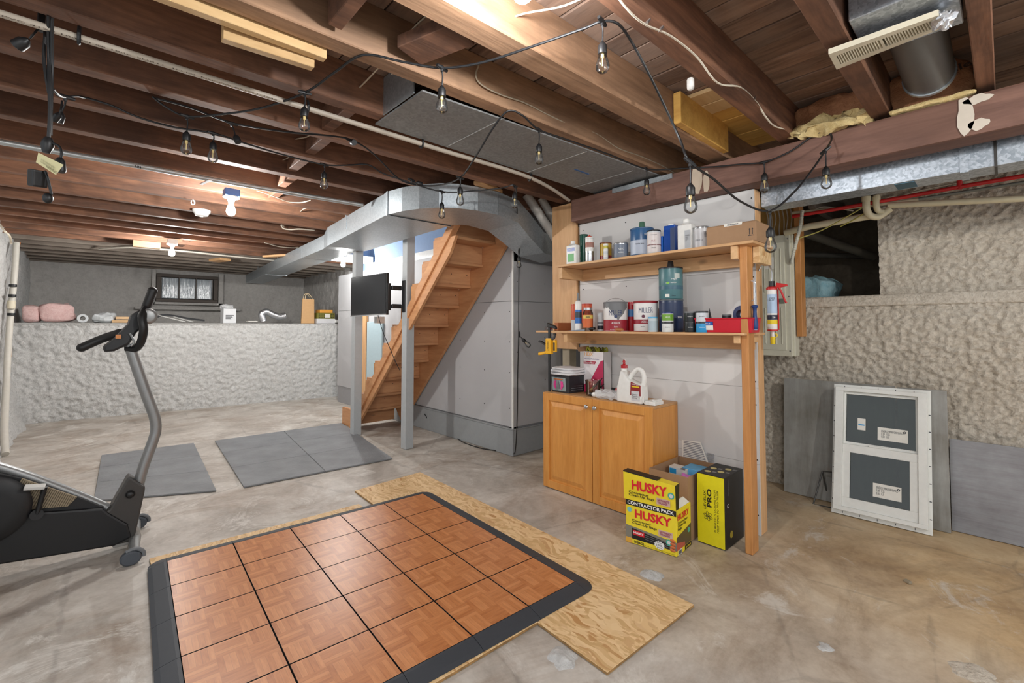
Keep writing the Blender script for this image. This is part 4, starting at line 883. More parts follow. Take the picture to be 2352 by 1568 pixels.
# front stabiliser with wheels
MB().tube([(.20, 3.20, .045), (.215, 3.43, .05), (.235, 3.69, .045)], .025, 14, 4).build('front_stabiliser', M['silver'], bk, smooth=True)
MB().hexa([(.12, 3.38, .03), (.24, 3.38, .03), (.25, 3.48, .03), (.13, 3.48, .03)], [(.10, 3.39, .10), (.22, 3.39, .10), (.23, 3.47, .10), (.11, 3.47, .10)]).build('stabiliser_bracket', plain((140, 138, 134), .5), bk, bevel=.006, seg=2)
for (x, y) in ((.185, 3.17), (.245, 3.70)):
    c = MB().lathe((x, y - .02, .036), [(.030, 0), (.036, .006), (.036, .034), (.030, .04)], 24, (0, 1, 0)); c.v = [((v[0] - x) * 1.25 + x, v[1], v[2]) for v in c.v]
    c.build('wheel', plain((74, 80, 88), .5), bk, smooth=True)
    MB().tube([(x - .02, y, .070), (x + .02, y, .078), (x + .05, y, .055), (x + .055, y, .03)], .010, 8, 4).build('wheel_cover', plain((110, 114, 118), .5), bk, smooth=True)
MB().box((-1.05, 3.2, .03), (-1.0, 3.66, .08)).box((-1.1, 3.38, .05), (-.6, 3.48, .2)).build('rear_stabiliser', M['silver'], bk, bevel=.006)
MB().box((-.72, 3.40, .15), (-.66, 3.46, .85)).build('seat_post', M['silver'], bk, bevel=.006)
lumpy((-.74, 3.43, .89), (.28, .22, .08), 3, .0).build('saddle', M['black'], bk, smooth=True)
# handlebars and console
MB().tube([(-0.037, 3.58, 1.136), (0.043, 3.57, 1.182), (0.123, 3.53, 1.219), (0.192, 3.48, 1.26), (0.219, 3.42, 1.311), (0.233, 3.38, 1.381), (0.256, 3.37, 1.463)], lambda t: .019 + .006 * (t < .35) + .006 * (t > .7), 14, 6, flat=.9).build('handlebar', M['black'], bk, smooth=True)
MB().tube([(0.154, 3.43, 1.135), (0.193, 3.4, 1.132), (0.213, 3.36, 1.175), (0.219, 3.33, 1.243), (0.212, 3.34, 1.305), (0.235, 3.38, 1.369), (0.26, 3.42, 1.448)], lambda t: .024, 14, 6, flat=.85).build('handlebar', M['black'], bk, smooth=True)
MB().ball((-0.037, 3.58, 1.136), .0245, 14, 10).build('grip_end', M['black'], bk, smooth=True); MB().ball((0.256, 3.37, 1.463), .0245, 14, 10).build('grip_end', M['black'], bk, smooth=True)
sidepoly([(0.153, 3.43, 1.268), (0.165, 3.43, 1.32), (0.199, 3.43, 1.351), (0.239, 3.43, 1.352), (0.254, 3.43, 1.319), (0.241, 3.43, 1.275), (0.191, 3.43, 1.22), (0.161, 3.43, 1.155), (0.098, 3.43, 1.117), (0.054, 3.43, 1.114), (0.05, 3.43, 1.143), (0.096, 3.43, 1.191)], YB - .05, YB + .10, 'console', M['black'], .012)
MB().lathe(Vector((0.237, 3.36, 1.315)), [(.043, 0), (.046, .01), (.040, .018), (.030, .022)], 26, (0, -1, .0)).build('console_speaker', M['silver'], bk, smooth=True)
MB().tube([(0.161, 3.37, 1.218), (0.181, 3.37, 1.168), (0.166, 3.37, 1.144)], .006, 8, 3).build('console_bracket', M['silver'], bk, smooth=True)
MB().box(((0.112, 3.36, 1.199)[0] - .012, 3.355, (0.112, 3.36, 1.199)[2] - .01), ((0.112, 3.36, 1.199)[0] + .012, 3.36, (0.112, 3.36, 1.199)[2] + .012)).build('console_label', plain((214, 140, 80), .5), bk)
# ------------------------------------------------------------------ television on the post
tv = thing('television', 'small flat black television on a swing arm fixed to the nearer grey post', 'television', (2.16, 4.6, 1.58))
a, b, c, d = Vector((2.111, 4.93, 1.362)), Vector((2.213, 4.30, 1.374)), Vector((2.213, 4.30, 1.808)), Vector((2.111, 4.93, 1.797))
rt = (b - a).normalized(); nm = Vector((-rt.y, rt.x, 0)) * -1
if nm.x < 0: nm = -nm
th = nm * .035
MB().hexa([a, b, b + th, a + th], [d, c, c + th, d + th]).build('casing', M['black'], tv, bevel=.004)
i_ = lambda s, t, n=0: a + (b - a) * s + (d - a) * t - nm * n
MB().hexa([i_(.015, .045, .002), i_(.985, .045, .002), i_(.985, .045, -.004), i_(.015, .045, -.004)], [i_(.015, .98, .002), i_(.985, .98, .002), i_(.985, .98, -.004), i_(.015, .98, -.004)]).build('screen', plain((16, 20, 26), .12, name='tv_screen'), tv)
MB().hexa([i_(0, -.003, .003), i_(1, -.003, .003), i_(1, -.003, -.002), i_(0, -.003, -.002)], [i_(0, .02, .003), i_(1, .02, .003), i_(1, .02, -.002), i_(0, .02, -.002)]).build('bezel_strip', M['steel'], tv)
MB().box((2.225, 4.29, 1.42), (2.262, 4.42, 1.70)).build('mount_plate', M['black'], tv, bevel=.003)
for z0 in (1.63, 1.44): MB().box((2.262, 4.262, z0), (2.372, 4.30, z0 + .045)).build('mount_arm', M['black'], tv, bevel=.005)
MB().box((2.368, 4.2, 1.40), (2.379, 4.26, 1.73)).build('post_plate', M['black'], tv, bevel=.002)
MB().tube([(2.2, 4.45, 1.37), (2.23, 4.4, 1.2), (2.27, 4.34, 1.05), (2.31, 4.28, .9), (2.36, 4.27, .8)], .0035, 6, 4).build('power_cord', M['black'], tv, smooth=True)
o = MB().box((2.46, 5.0, 1.29), (2.56, 5.08, 1.37)); o = o.build('white_adapter', M['white'], bevel=.008, seg=2); tag(o, 'white plastic box resting on a stair tread just below the television', 'box')

o = MB().box((3.0, 5.95, .0), (3.03, 6.42, 1.32)).build('door_panel', plain((176, 198, 206), .5, name='pale_blue_door'), bevel=.003); tag(o, 'pale blue flat panel standing behind the stair steps', 'panel')
# ------------------------------------------------------------------ shelving
sh = thing('shelving_unit', 'two tier pine shelving with a front post, fixed to the drywall partition', 'shelves', (2.82, 1.7, 0))
MB().box((2.70, .978, 0), (2.79, 1.018, 1.735)).build('front_post', M['stud'], sh, bevel=.003)
MB().box((2.665, .93, 1.717), (2.98, 2.375, 1.733)).build('shelf_board', M['pine_y'], sh, bevel=.001)
MB().box((2.665, .985, 1.206), (2.98, 2.60, 1.220)).build('shelf_board', M['pine_y'], sh, bevel=.001)
MB().box((2.942, 1.04, 1.625), (2.98, 2.36, 1.715)).build('wall_rail', M['pine_y'], sh, bevel=.002)
MB().box((2.942, 1.04, 1.115), (2.98, 2.42, 1.205)).build('wall_rail', M['pine_y'], sh, bevel=.002)
MB().box((2.685, 2.335, 1.628), (2.94, 2.372, 1.716)).build('side_rail', M['pine_x'], sh, bevel=.002)
MB().box((2.68, 1.02, 1.64), (2.94, 1.058, 1.716)).build('side_rail', M['pine_x'], sh, bevel=.002)
MB().box((2.75, 2.44, 1.2215), (2.95, 2.476, 1.285)).build('side_rail', plain((176, 104, 60), .6), sh, bevel=.002)
MB().box((2.69, 1.019, 1.16), (2.975, 1.055, 1.205)).build('side_rail', M['pine_x'], sh, bevel=.002)
MB().box((2.79, .94, 1.62), (2.98, .978, 1.716)).build('strand_board_block', M['osb'], sh, bevel=.002)
MB().box((2.70, 2.30, 1.13), (2.94, 2.335, 1.205)).build('side_rail', M['pine_x'], sh, bevel=.002)
MB().tube([(2.745, .976, 1.40), (2.745, .955, 1.42), (2.745, .95, 1.50), (2.745, .975, 1.515)], .0028, 6, 3).build('wire_hook', M['steel'], sh)

SH1, SH2, CT = 1.7335, 1.2205, .741
def vdir(x, y): return math.atan2(-y, -x)
def can(label, it, body, lid, cat='can', band=None, handle=False, rim=None, name='paint_can', texts=(), lidless=False, group=None, proto=None):
    x, y, z, r, h = it
    t = thing(name, label, cat, (x, y, z), group)
    MB().lathe((x, y, z + .0005), [(r * .97, 0), (r, .004), (r, h - .006), (r * .985, h - .002)], 32).build('body', body, t, smooth=True)
    MB().lathe((x, y, z), [(r * 1.02, h - .008), (r * 1.03, h - .002), (r * 1.0, h + .002), (r * .86, h + .001), (r * .84, h - .004), (.002, h - .004)], 32, cap=False).build('lid', lid, t, smooth=True)
    if rim: MB().lathe((x, y, z), [(r * 1.015, .0005), (r * 1.02, .003), (r * 1.015, .006)], 32).build('rim', rim, t, smooth=True)
    for (z0, z1, mt) in (band or []):
        MB().lathe((x, y, z), [(r * 1.004, z0 * h), (r * 1.004, z1 * h)], 32, cap=False).build('label_band', mt, t, smooth=True)
    ph = vdir(x, y)
    for tx in texts:
        s, mt, zf, wd, hh = tx[:5]; dph = tx[5] if len(tx) > 5 else 0; bd = tx[6] if len(tx) > 6 else .008
        text(s, mt, t, (x, y, z + zf * h), (0, -1, 0), (0, 0, 1), width=wd, height=hh, bold=bd, wrap=(x, y, r * 1.012, ph + dph))
    if handle:
        pts = [(x - r * 1.02 * math.sin(ph) * math.cos(k) * -1, y + r * 1.02 * math.cos(ph) * math.cos(k) * -1, z + h * .78 + handle * math.sin(k)) for k in [math.pi * i / 12 for i in range(13)]]
        MB().tube(pts, .0018, 6).build('handle', M['steel'], t, smooth=True)
    return t
def flatlabel(t, x0, y0, y1, z0, z1, mt, name='label'):
    return MB().box((x0 - .0012, y0, z0), (x0, y1, z1)).build(name, mt, t)
def bottle(label, it, body, cap, name='bottle', dx=.5, neck=.32, caph=.12, texts=(), labels=(), capw=1.0, cat='bottle', neckh=.06):
    x, y, z, r, h = it; t = thing(name, label, cat, (x, y, z)); d = r * dx; hb = h * (1 - caph - neckh)
    MB().box((x - d, y - r, z + .0005), (x + d, y + r, z + hb)).build('body', body, t, bevel=min(r, d) * .35, seg=3, smooth=True)
    MB().lathe((x, y, z), [(r * .75, hb - .002), (r * neck * 1.15, hb + h * neckh), (r * neck, h * (1 - caph))], 20).build('neck', body, t, smooth=True)
    MB().lathe((x, y, z), [(r * neck * capw * 1.15, h * (1 - caph)), (r * neck * capw * 1.15, h * .985), (r * neck * capw, h)], 20).build('cap', cap, t, smooth=True)
    for li, (a0, a1, b0, b1, mt) in enumerate(labels): flatlabel(t, x - d - .0004 - .0008 * li, y + r * a0, y + r * a1, z + h * b0, z + h * b1, mt)
    for (s, mt, zf, wd, hh) in texts: text(s, mt, t, (x - d - .0042, y, z + zf * h), (0, -1, 0), (0, 0, 1), width=wd, height=hh, bold=.01)
    return t
WH = M['white']; TIN = plain((186, 188, 190), .28, .85, name='tin'); DK = plain((40, 42, 46), .4, name='dark_lid'); NAVY = plain((28, 46, 92), .4); BLUE = plain((22, 74, 160), .3); TEAL = plain((62, 110, 116), .4)
GRN = plain((60, 160, 70), .4); RED = plain((178, 28, 38), .35); MRED = plain((152, 34, 48), .4, name='maroon_label'); YEL = plain((232, 204, 40), .5); ORG = plain((216, 84, 40), .4); LG = plain((206, 210, 212), .4); GRY = plain((112, 114, 116), .45); SKY = plain((40, 150, 208), .4); BLK = M['black']
TXT = plain((36, 40, 50), .6, name='dark_ink'); WTX = plain((240, 240, 238), .6, name='white_ink'); GTX = plain((120, 124, 130), .6, name='grey_ink')
# --- upper shelf, left to right
bottle('white bottle with blue and green label, leftmost on the upper shelf', (2.74, 2.269, 1.734, 0.05011, 0.1845), WH, WH, labels=[(-.8, .8, .12, .72, WH), (-.75, .75, .55, .7, BLUE), (-.6, .6, .12, .45, GRN)], texts=[('SIMPLY', WTX, .63, .035, .01)])
can('dark green spray can behind the orange topped spray can', (2.84, 2.241, 1.734, 0.03374, 0.2415), plain((24, 78, 64), .3), plain((20, 66, 54), .3), name='spray_can', cat='spray can')
t = can('silver spray can with orange and white label on the upper shelf', (2.76, 2.124, 1.734, 0.03235, 0.1935), TIN, WH, name='spray_can', cat='spray can', band=[(.45, .95, WH), (.6, .8, plain((206, 96, 50), .4))], texts=[('SPRAY', TXT, .35, .03, .007)])
x, y, z, r, h = (2.76, 2.124, 1.734, 0.03235, 0.1935); MB().lathe((x, y, z + h), [(r * .8, 0), (r * .5, .012), (.006, .014), (.005, .022)], 16).build('nozzle', plain((210, 80, 60), .4), t, smooth=True)
can('yellow and brown tin behind the stack of small white jars', (2.84, 2.034, 1.734, 0.04485, 0.1485), plain((196, 158, 52), .4), plain((120, 70, 40), .4), name='tin', band=[(.05, .35, plain((150, 50, 40), .4))])
for k, (z, mt) in enumerate(((1.7335, WH), (1.7755, WH), (1.8175, plain((196, 186, 60), .4)))):
    can(['lowest small white jar in the stack on the upper shelf', 'middle small white jar in the stack on the upper shelf', 'topmost small jar with a yellow label on the upper shelf'][k], (2.755, (2.755, 1.972, 1.734, 0.0264, 0.0295)[1], z, .017, .040), WH, WH, name='jar', cat='jar', band=[(.15, .7, mt if k == 2 else LG)], group='small jars stacked on the upper shelf')
can('grey and blue quart tin on the upper shelf', (2.78, 1.859, 1.734, 0.0514, 0.1145), plain((120, 128, 140), .4), TIN, name='tin', band=[(.35, .95, plain((110, 120, 136), .4))], texts=[('PLASTIC', WTX, .62, .035, .012), ('RE-SEAL', WTX, .4, .035, .008)])
t = can('large blue gallon paint can holding a green cup on its lid', (2.83, 1.718, 1.734, 0.08044, 0.2035), plain((52, 96, 142), .3), plain((50, 88, 128), .4), band=[(.1, .58, plain((188, 198, 214), .4))], texts=[('SERIES', WTX, .75, .05, .013, .5), ('interior latex', TXT, .45, .06, .01, -.2)])
x, y, z, r, h = (2.83, 1.717, 1.88, 0.02778, 0.106); tt = thing('cup', 'small green cup standing upside down on the blue gallon can', 'cup', (x, y, 1.9)); zb = 1.7335 + (2.83, 1.718, 1.734, 0.08044, 0.2035)[4] + .001
MB().lathe((x, y, zb), [(.026, 0), (.025, .003), (.018, .05), (.016, .052)], 20).build('cup_wall', plain((74, 112, 92), .5), tt, smooth=True)
MB().lathe((x, y, zb), [(.0265, 0), (.0265, .004)], 20).build('rim', plain((90, 128, 106), .5), tt, smooth=True)
can('white quart can with a dark lid beside the blue gallon can', (2.745, 1.578, 1.734, 0.04551, 0.1575), LG, DK, band=[(.08, .9, plain((214, 206, 204), .4)), (.36, .4, MRED)], texts=[('........', TXT, .8, .04, .004), ('KILZ 2', MRED, .55, .03, .01), ('PRIMER', TXT, .25, .03, .008)])
def boxthing(label, x0, x1, y0, y1, z0, h, mt, name='box', cat='box', bev=.002):
    t = thing(name, label, cat, ((x0 + x1) / 2, (y0 + y1) / 2, z0)); MB().box((x0, y0, z0 + .0005), (x1, y1, z0 + h)).build('body', mt, t, bevel=bev, seg=2); return t
x, y, z, r, h = (2.8, 1.541, 1.734, 0.01375, 0.1215); boxthing('small bright blue box between the blue tin and the white can', x - .03, x + .03, y - r, y + r, z, h, plain((20, 96, 190), .3))
x, y, z, r, h = (2.8, 1.481, 1.734, 0.04043, 0.1855); t = boxthing('tall rectangular royal blue tin with a white cap', x - .03, x + .03, y - r, y + r, z, h, BLUE, 'solvent_tin', 'tin', .004); MB().lathe((x, y, z + h), [(.02, 0), (.02, .010), (.017, .011)], 20).build('cap', WH, t, smooth=True)
flatlabel(t, x - .0305, y - r * .2, y - r * .95, z + .01, z + h - .02, plain((60, 74, 110), .4))
x, y, z, r, h = (2.78, 1.368, 1.734, 0.04904, 0.2085); t = bottle('white rectangular jug next to the tall blue tin', (x, y, z, r * .95, h), WH, WH, name='jug', cat='jug', dx=.7, neck=.36, labels=[(-.92, -.1, .08, .62, plain((180, 184, 188), .5))], texts=[])
text('PAINT CONDITIONER\nadditive for latex\nand alkyd coatings\n32 fl oz', TXT, t, (x - r * .7 - .003, y - r * .5, z + h * .38), (0, -1, 0), (0, 0, 1), width=.025, height=.04)
can('bare tin gallon can with white paint drips on the upper shelf', (2.8, 1.28, 1.734, 0.04762, 0.1415), TIN, TIN, handle=.0, band=[(.02, .92, plain((204, 204, 206), .35))], texts=[('INTERIOR FLAT', GTX, .4, .05, .012, -.3), ('@@', TXT, .65, .02, .04, .55)])
# cardboard box on upper shelf
cbx = thing('cardboard_box', 'flat brown cardboard box at the right end of the upper shelf', 'box', (2.8, 1.1, 1.7335))
MB().box((2.70, .925, 1.734), (2.93, 1.205, 1.845)).build('body', M['card'], cbx, bevel=.002)
MB().box((2.705, .93, 1.845), (2.925, 1.2, 1.85)).build('flap', plain((150, 118, 86), .8), cbx)
MB().box((2.6985, 1.0, 1.836), (2.74, 1.10, 1.852)).build('shipping_label', M['paper'], cbx)
text('||||||||||||', TXT, cbx, (2.698, 1.05, 1.843), (0, -1, 0), (0, 0, 1), width=.06, height=.008, bold=.03)
for yy in (.96, .945):
    MB().box((2.699, yy - .0015, 1.772), (2.6998, yy + .0015, 1.80)).build('arrow_mark', TXT, cbx); MB().prism([(2.699, yy - .005, 1.80), (2.699, yy + .005, 1.80), (2.699, yy, 1.808)], (.0008, 0, 0)).build('arrow_mark', TXT, cbx)
MB().box((2.699, .938, 1.765), (2.6998, .968, 1.768)).build('arrow_mark', TXT, cbx)
# --- lower shelf, left to right
x, y, z, r, h = (2.72, 2.313, 1.22, 0.03364, 0.0425); t = thing('glass_jar', 'small clear glass jar lying on its side at the left end of the lower shelf', 'jar', (2.72, 2.5, 1.2205))
MB().lathe((2.74, 2.56, 1.24), [(.016, 0), (.018, .005), (.018, .05), (.012, .055), (.012, .062)], 18, (-.3, -1, 0)).build('glass_body', M['glass'], t, smooth=True); MB().lathe((2.722, 2.50, 1.24), [(.0135, 0), (.0135, .012)], 18, (-.3, -1, 0)).build('lid', RED, t, smooth=True)
can('orange and grey canister at the far left of the lower shelf', (2.83, 2.322, 1.22, 0.03605, 0.2095), plain((206, 96, 64), .45), plain((190, 60, 40), .4), name='canister', cat='canister', band=[(.0, .42, LG)], texts=[('SOY', WTX, .75, .03, .012, .4)])
can('orange red canister behind the glass jar with the orange label', (2.84, 2.217, 1.22, 0.04193, 0.2095), plain((212, 88, 50), .45), plain((190, 60, 40), .4), name='canister', cat='canister', band=[(.0, .3, plain((120, 90, 70), .5))])
x, y, z, r, h = (2.72, 2.204, 1.22, 0.02622, 0.2915); t = thing('sealant_tube', 'upright white sealant bottle with a blue label on the lower shelf', 'bottle', (x, y, z))
MB().lathe((x, y, z), [(r, 0), (r, h * .72), (r * .75, h * .78), (r * .35, h * .8), (r * .25, h * .92)], 20).build('body', WH, t, smooth=True); MB().lathe((x, y, z), [(r * 1.01, h * .2), (r * 1.01, h * .55)], 20, cap=False).build('label_band', plain((44, 110, 188), .4), t, smooth=True)
MB().lathe((x, y, z), [(r * 1.015, h * .35), (r * 1.015, h * .5)], 20, cap=False).build('label_band', plain((50, 60, 70), .4), t, smooth=True); MB().lathe((x, y, z), [(r * .5, h * .8), (r * .5, h * .82), (r * .3, h * .88), (r * .3, h)], 14).build('cap', GRY, t, smooth=True)
x, y, z, r, h = (2.73, 2.121, 1.22, 0.03859, 0.1695); t = thing('glass_jar', 'glass jar of brown granules with an orange and yellow label', 'jar', (x, y, z))
MB().lathe((x, y, z), [(r, 0), (r, h * .8), (r * .8, h * .9), (r * .8, h)], 24).build('glass_body', M['glass'], t, smooth=True); MB().lathe((x, y, z), [(r * .93, .003), (r * .93, h * .7)], 20).build('contents', plain((126, 88, 48), .8), t, smooth=True)
MB().lathe((x, y, z), [(r * 1.01, h * .15), (r * 1.01, h * .72)], 24, cap=False).build('label_band', plain((208, 104, 52), .5), t, smooth=True); MB().lathe((x, y, z), [(r * 1.02, h * .55), (r * 1.02, h * .7)], 24, cap=False).build('label_band', plain((220, 196, 96), .5), t, smooth=True)
text('CANNING', TXT, t, (x, y, z + h * .62), (0, -1, 0), (0, 0, 1), width=.032, height=.01, bold=.03, wrap=(x, y, r * 1.04, vdir(x, y)))
MB().lathe((x, y, z), [(r * .84, h * .93), (r * .84, h * 1.03)], 20).build('lid', TIN, t, smooth=True)
can('small white spool of string beside the grey topped gallon', (2.8, 2.058, 1.22, 0.02241, 0.1345), LG, LG, name='spool', cat='spool', band=[(.1, .3, TXT), (.4, .5, GTX)])
# the two big red and white gallons
IA = (2.755, 1.891, 1.22, 0.08504, 0.2075); IB = (2.8, 1.677, 1.22, 0.08043, 0.2075)
t = can('red and white gallon can splashed with dark grey paint, handle raised', IA, plain((226, 224, 222), .4), GRY, handle=.075, band=[(.0, .40, MRED)], texts=[('MILLER', NAVY, .63, .095, .036, 0, .008), ('ACRI-LITE', WTX, .29, .06, .013), ('Satin', WTX, .16, .026, .010), ('Base 01950  |  128 fl oz (3.78L)', WTX, .06, .08, .005)], rim=plain((196, 190, 186), .3))
x, y, z, r, h = IA; ph = vdir(x, y)
sp = MB(); vs = []; n = 40
for k in range(n + 1):
    a = ph - 1.5 + 2.6 * k / n; lo = .80 - .42 * max(0, 1 - abs((k / n) - .66) * 3.2) + .05 * noise.noise(Vector((k * .4, 0, 0))) - .06 * noise.noise(Vector((k * .9, 3, 0)))
    for q in (lo, .985): sp.v.append((x + r * 1.008 * math.cos(a), y + r * 1.008 * math.sin(a), z + h * q))
for k in range(n): sp.f.append((2 * k, 2 * k + 2, 2 * k + 3, 2 * k + 1)); sp.mi.append(0)
sp.build('paint_splash', GRY, t, smooth=True)
MB().lathe((x + r * 1.013 * math.cos(ph), y + r * 1.013 * math.sin(ph), z + h * .5), [(.0, 0), (.011, .0004), (.011, .001)], 20, (math.cos(ph), math.sin(ph), 0)).build('emblem', NAVY, t)
can('dull red can wedged between the two big red and white gallons', (2.88, 1.846, 1.22, 0.0398, 0.2105), RED, RED, name='tin', band=[(.5, .75, plain((60, 120, 180), .4))])
t = can('clean red and white gallon can with a red rim on the lower shelf', IB, plain((228, 226, 224), .4), plain((150, 40, 44), .4), rim=MRED, band=[(.25, .40, MRED), (.93, .985, MRED)], texts=[('MILLER', NAVY, .70, .098, .034, 0, .008), ('ACRI-LITE', WTX, .325, .06, .013), ('Semi-Gloss', TXT, .17, .03, .006, -.25)])
x, y, z, r, h = IB; ph = vdir(x, y)
MB().lathe((x + r * 1.013 * math.cos(ph + -.2), y + r * 1.013 * math.sin(ph - .2), z + h * .5), [(.0, 0), (.011, .0004), (.011, .001)], 20, (math.cos(ph), math.sin(ph), 0)).build('emblem', plain((96, 36, 60), .5), t)
t = can('white tub with a pale blue lid in front of the clean red and white can', (2.7, 1.566, 1.22, 0.03132, 0.0965), plain((196, 206, 210), .3), plain((84, 168, 214), .4), name='tub', cat='tub', band=[(.1, .75, plain((170, 186, 194), .4))])
x, y, z, r, h = (2.7, 1.566, 1.22, 0.03132, 0.0965); MB().lathe((x, y, z), [(r * 1.02, .1 * h), (r * 1.02, .7 * h)], 32, cap=False).build('label_band', plain((60, 150, 200), .4), t) if False else None
zl = 1.2205; IC = (2.84, 1.512, 1.22, 0.07676, 0.2135)
can('dark navy gallon can at the bottom of the tall stack', IC, plain((34, 52, 84), .35), plain((80, 90, 96), .4), band=[(.1, .9, plain((30, 48, 84), .4))], texts=[('SOUND', WTX, .45, .04, .012, .8), ('DAVIDSON', LG, .5, .05, .010, -.7)])
ID = (IC[0], IC[1], 1.2205 + IC[4] + .003, IC[3], (2.84, 1.516, 1.22, 0.07963, 0.4245)[4] - IC[4] - .003)
t = can('teal gallon can stacked on the navy can, topmost of the tall stack', ID, plain((78, 122, 128), .35), DK, handle=-.03, band=[(.3, .42, plain((60, 100, 118), .4))], texts=[('regal', WTX, .62, .035, .012, .3), ('SELECT  PREMIUM', WTX, .5, .07, .006), ('Matte', TXT, .1, .03, .01, .2)])
x, y, z, r, h = ID; ph = vdir(x, y)
for (dp, zf, hh, mt, wd) in ((-.25, .5, .012, plain((140, 200, 70), .4), .016), (-.3, .1, .02, M['paper'], .028), (.55, .72, .032, plain((190, 200, 196), .5), .036)):
    q = MB()
    for k in range(7):
        a = ph + dp + (k / 6 - .5) * wd / r
        for zz in (zf * h - hh / 2, zf * h + hh / 2): q.v.append((x + r * 1.014 * math.cos(a), y + r * 1.014 * math.sin(a), z + zz))
    for k in range(6): q.f.append((2 * k, 2 * k + 2, 2 * k + 3, 2 * k + 1)); q.mi.append(0)
    q.build('label', mt, t)
x2, y2 = x, y; tt = thing('cup', 'black cup standing upside down on the teal gallon can', 'cup', (x, y, z + h + .001))
MB().lathe((x, y, z + h + .001), [(.024, 0), (.022, .004), (.017, .045), (.015, .047)], 20).build('cup_wall', DK, tt, smooth=True); MB().lathe((x, y, z + h + .001), [(.025, 0), (.025, .004)], 20).build('rim', BLK, tt, smooth=True)
def jar(label, u0, u1, v_t, X, zb, h, body, lid, txt, tm, group):
    pass
def jarr(label, it, h, body, lid, txt, tm, g='small sample jars on the lower shelf', bandm=None):
    x, y, z, r, _ = it; can(label, (x, y, z, r, h), body, lid, name='sample_jar', cat='jar', band=[(.12, .78, bandm)] if bandm else None, texts=[(txt, tm, .5, r * .9, .005)], group=g)
J1 = (2.7, 1.462, 1.22, 0.03548, 0.0895); J2 = (2.72, 1.323, 1.22, 0.03261, 0.1095); J3 = (2.72, 1.248, 1.22, 0.03533, 0.1085)
jh = .062; up1 = lambda j: (j[0], j[1], 1.2205 + jh + .002, j[3], j[4])
jarr('white sample jar with a black lid under the green labelled jar', J1, jh, plain((214, 218, 216), .3), DK, 'Behr', TXT)
jarr('sample jar with a lime green label, on top of a white jar', up1(J1), jh, LG, plain((36, 56, 110), .4), 'BEHR', WTX, bandm=plain((110, 160, 50), .4))
jarr('black and white sample jar, lower left of the four jars', J2, jh, plain((30, 34, 36), .3), DK, 'ULTRA', WTX)
jarr('bright blue sample jar, lower right of the four jars', J3, jh, SKY, DK, 'Behr', WTX)
jarr('black sample jar with a grey lid, upper left of the four jars', up1(J2), jh, plain((34, 38, 40), .3), GRY, 'MARQUEE', WTX)
jarr('white sample jar with a black lid, upper right of the four jars', up1(J3), jh, plain((206, 212, 218), .3), DK, 'Behr', TXT)
bx = thing('parts_bin', 'red plastic bin with a blue and white label on the lower shelf', 'bin', (2.8, 1.15, 1.2205))
ya, yb = 1.285, .955; xa, xb = 2.70, 2.83; zt = 1.2205 + .082
def wall4(x0, x1, y0, y1, z0, z1, th, fl=.008):
    b = MB()
    O0 = [(x0 + fl, y0 + fl), (x1 - fl, y0 + fl), (x1 - fl, y1 - fl), (x0 + fl, y1 - fl)]; O1 = [(x0, y0), (x1, y0), (x1, y1), (x0, y1)]
    I0 = [(x0 + fl + th, y0 + fl + th), (x1 - fl - th, y0 + fl + th), (x1 - fl - th, y1 - fl - th), (x0 + fl + th, y1 - fl - th)]; I1 = [(x0 + th, y0 + th), (x1 - th, y0 + th), (x1 - th, y1 - th), (x0 + th, y1 - th)]
    for k in range(4):
        j = (k + 1) % 4; b.hexa([(*O0[k], z0), (*O0[j], z0), (*I0[j], z0), (*I0[k], z0)], [(*O1[k], z1), (*O1[j], z1), (*I1[j], z1), (*I1[k], z1)])
    b.box((x0 + fl, y0 + fl, z0), (x1 - fl, y1 - fl, z0 + th)); return b
REDP = plain((196, 24, 44), .35, name='red_plastic')
wall4(xa, xb, yb, ya, 1.2212, zt, .003).build('bin_body', REDP, bx)
MB().tube([(xa, ya, zt), (xb, ya, zt), (xb, yb, zt), (xa, yb, zt), (xa, ya, zt)], .004, 6).build('bin_rim', REDP, bx)
MB().hexa([(xa + .0035, 1.262, 1.235), (xa + .0035, 1.175, 1.235), (xa + .005, 1.175, 1.235), (xa + .005, 1.262, 1.235)], [(xa - .001, 1.262, 1.285), (xa - .001, 1.175, 1.285), (xa + .001, 1.175, 1.285), (xa + .001, 1.262, 1.285)]).build('label', M['paper'], bx)
MB().hexa([(xa + .001, 1.262, 1.262), (xa + .001, 1.175, 1.262), (xa + .003, 1.175, 1.262), (xa + .003, 1.262, 1.262)], [(xa - .0015, 1.262, 1.285), (xa - .0015, 1.175, 1.285), (xa + .001, 1.175, 1.285), (xa + .001, 1.262, 1.285)]).build('label_band', plain((30, 84, 170), .4), bx)
text('1/2"  BLUE', WTX, bx, (xa - .002, 1.22, 1.273), (0, -1, 0), (0, 0, 1), width=.06, height=.008, bold=.02)
o = MB().lathe((2.79, 1.03, 1.325), [(.028, 0), (.05, .001), (.052, .004), (.052, .03), (.05, .034), (.028, .035), (.028, 0)], 28, (-1, .3, 0), cap=False).build('tape_roll', plain((34, 48, 96), .5), smooth=True); tag(o, 'dark blue roll of tape sitting in the red bin', 'tape')
can('black lidded jar standing inside the red bin', (2.79, 1.13, 1.225, .026, .10), plain((40, 42, 46), .4), GRY, name='jar', cat='jar')
o = MB().cyl((2.76, 1.21, 1.26), (2.775, 1.228, 1.365), .011, 12, .002).build('nozzle_cone', BLK, smooth=True); tag(o, 'black cone nozzle sticking up out of the red bin', 'nozzle')
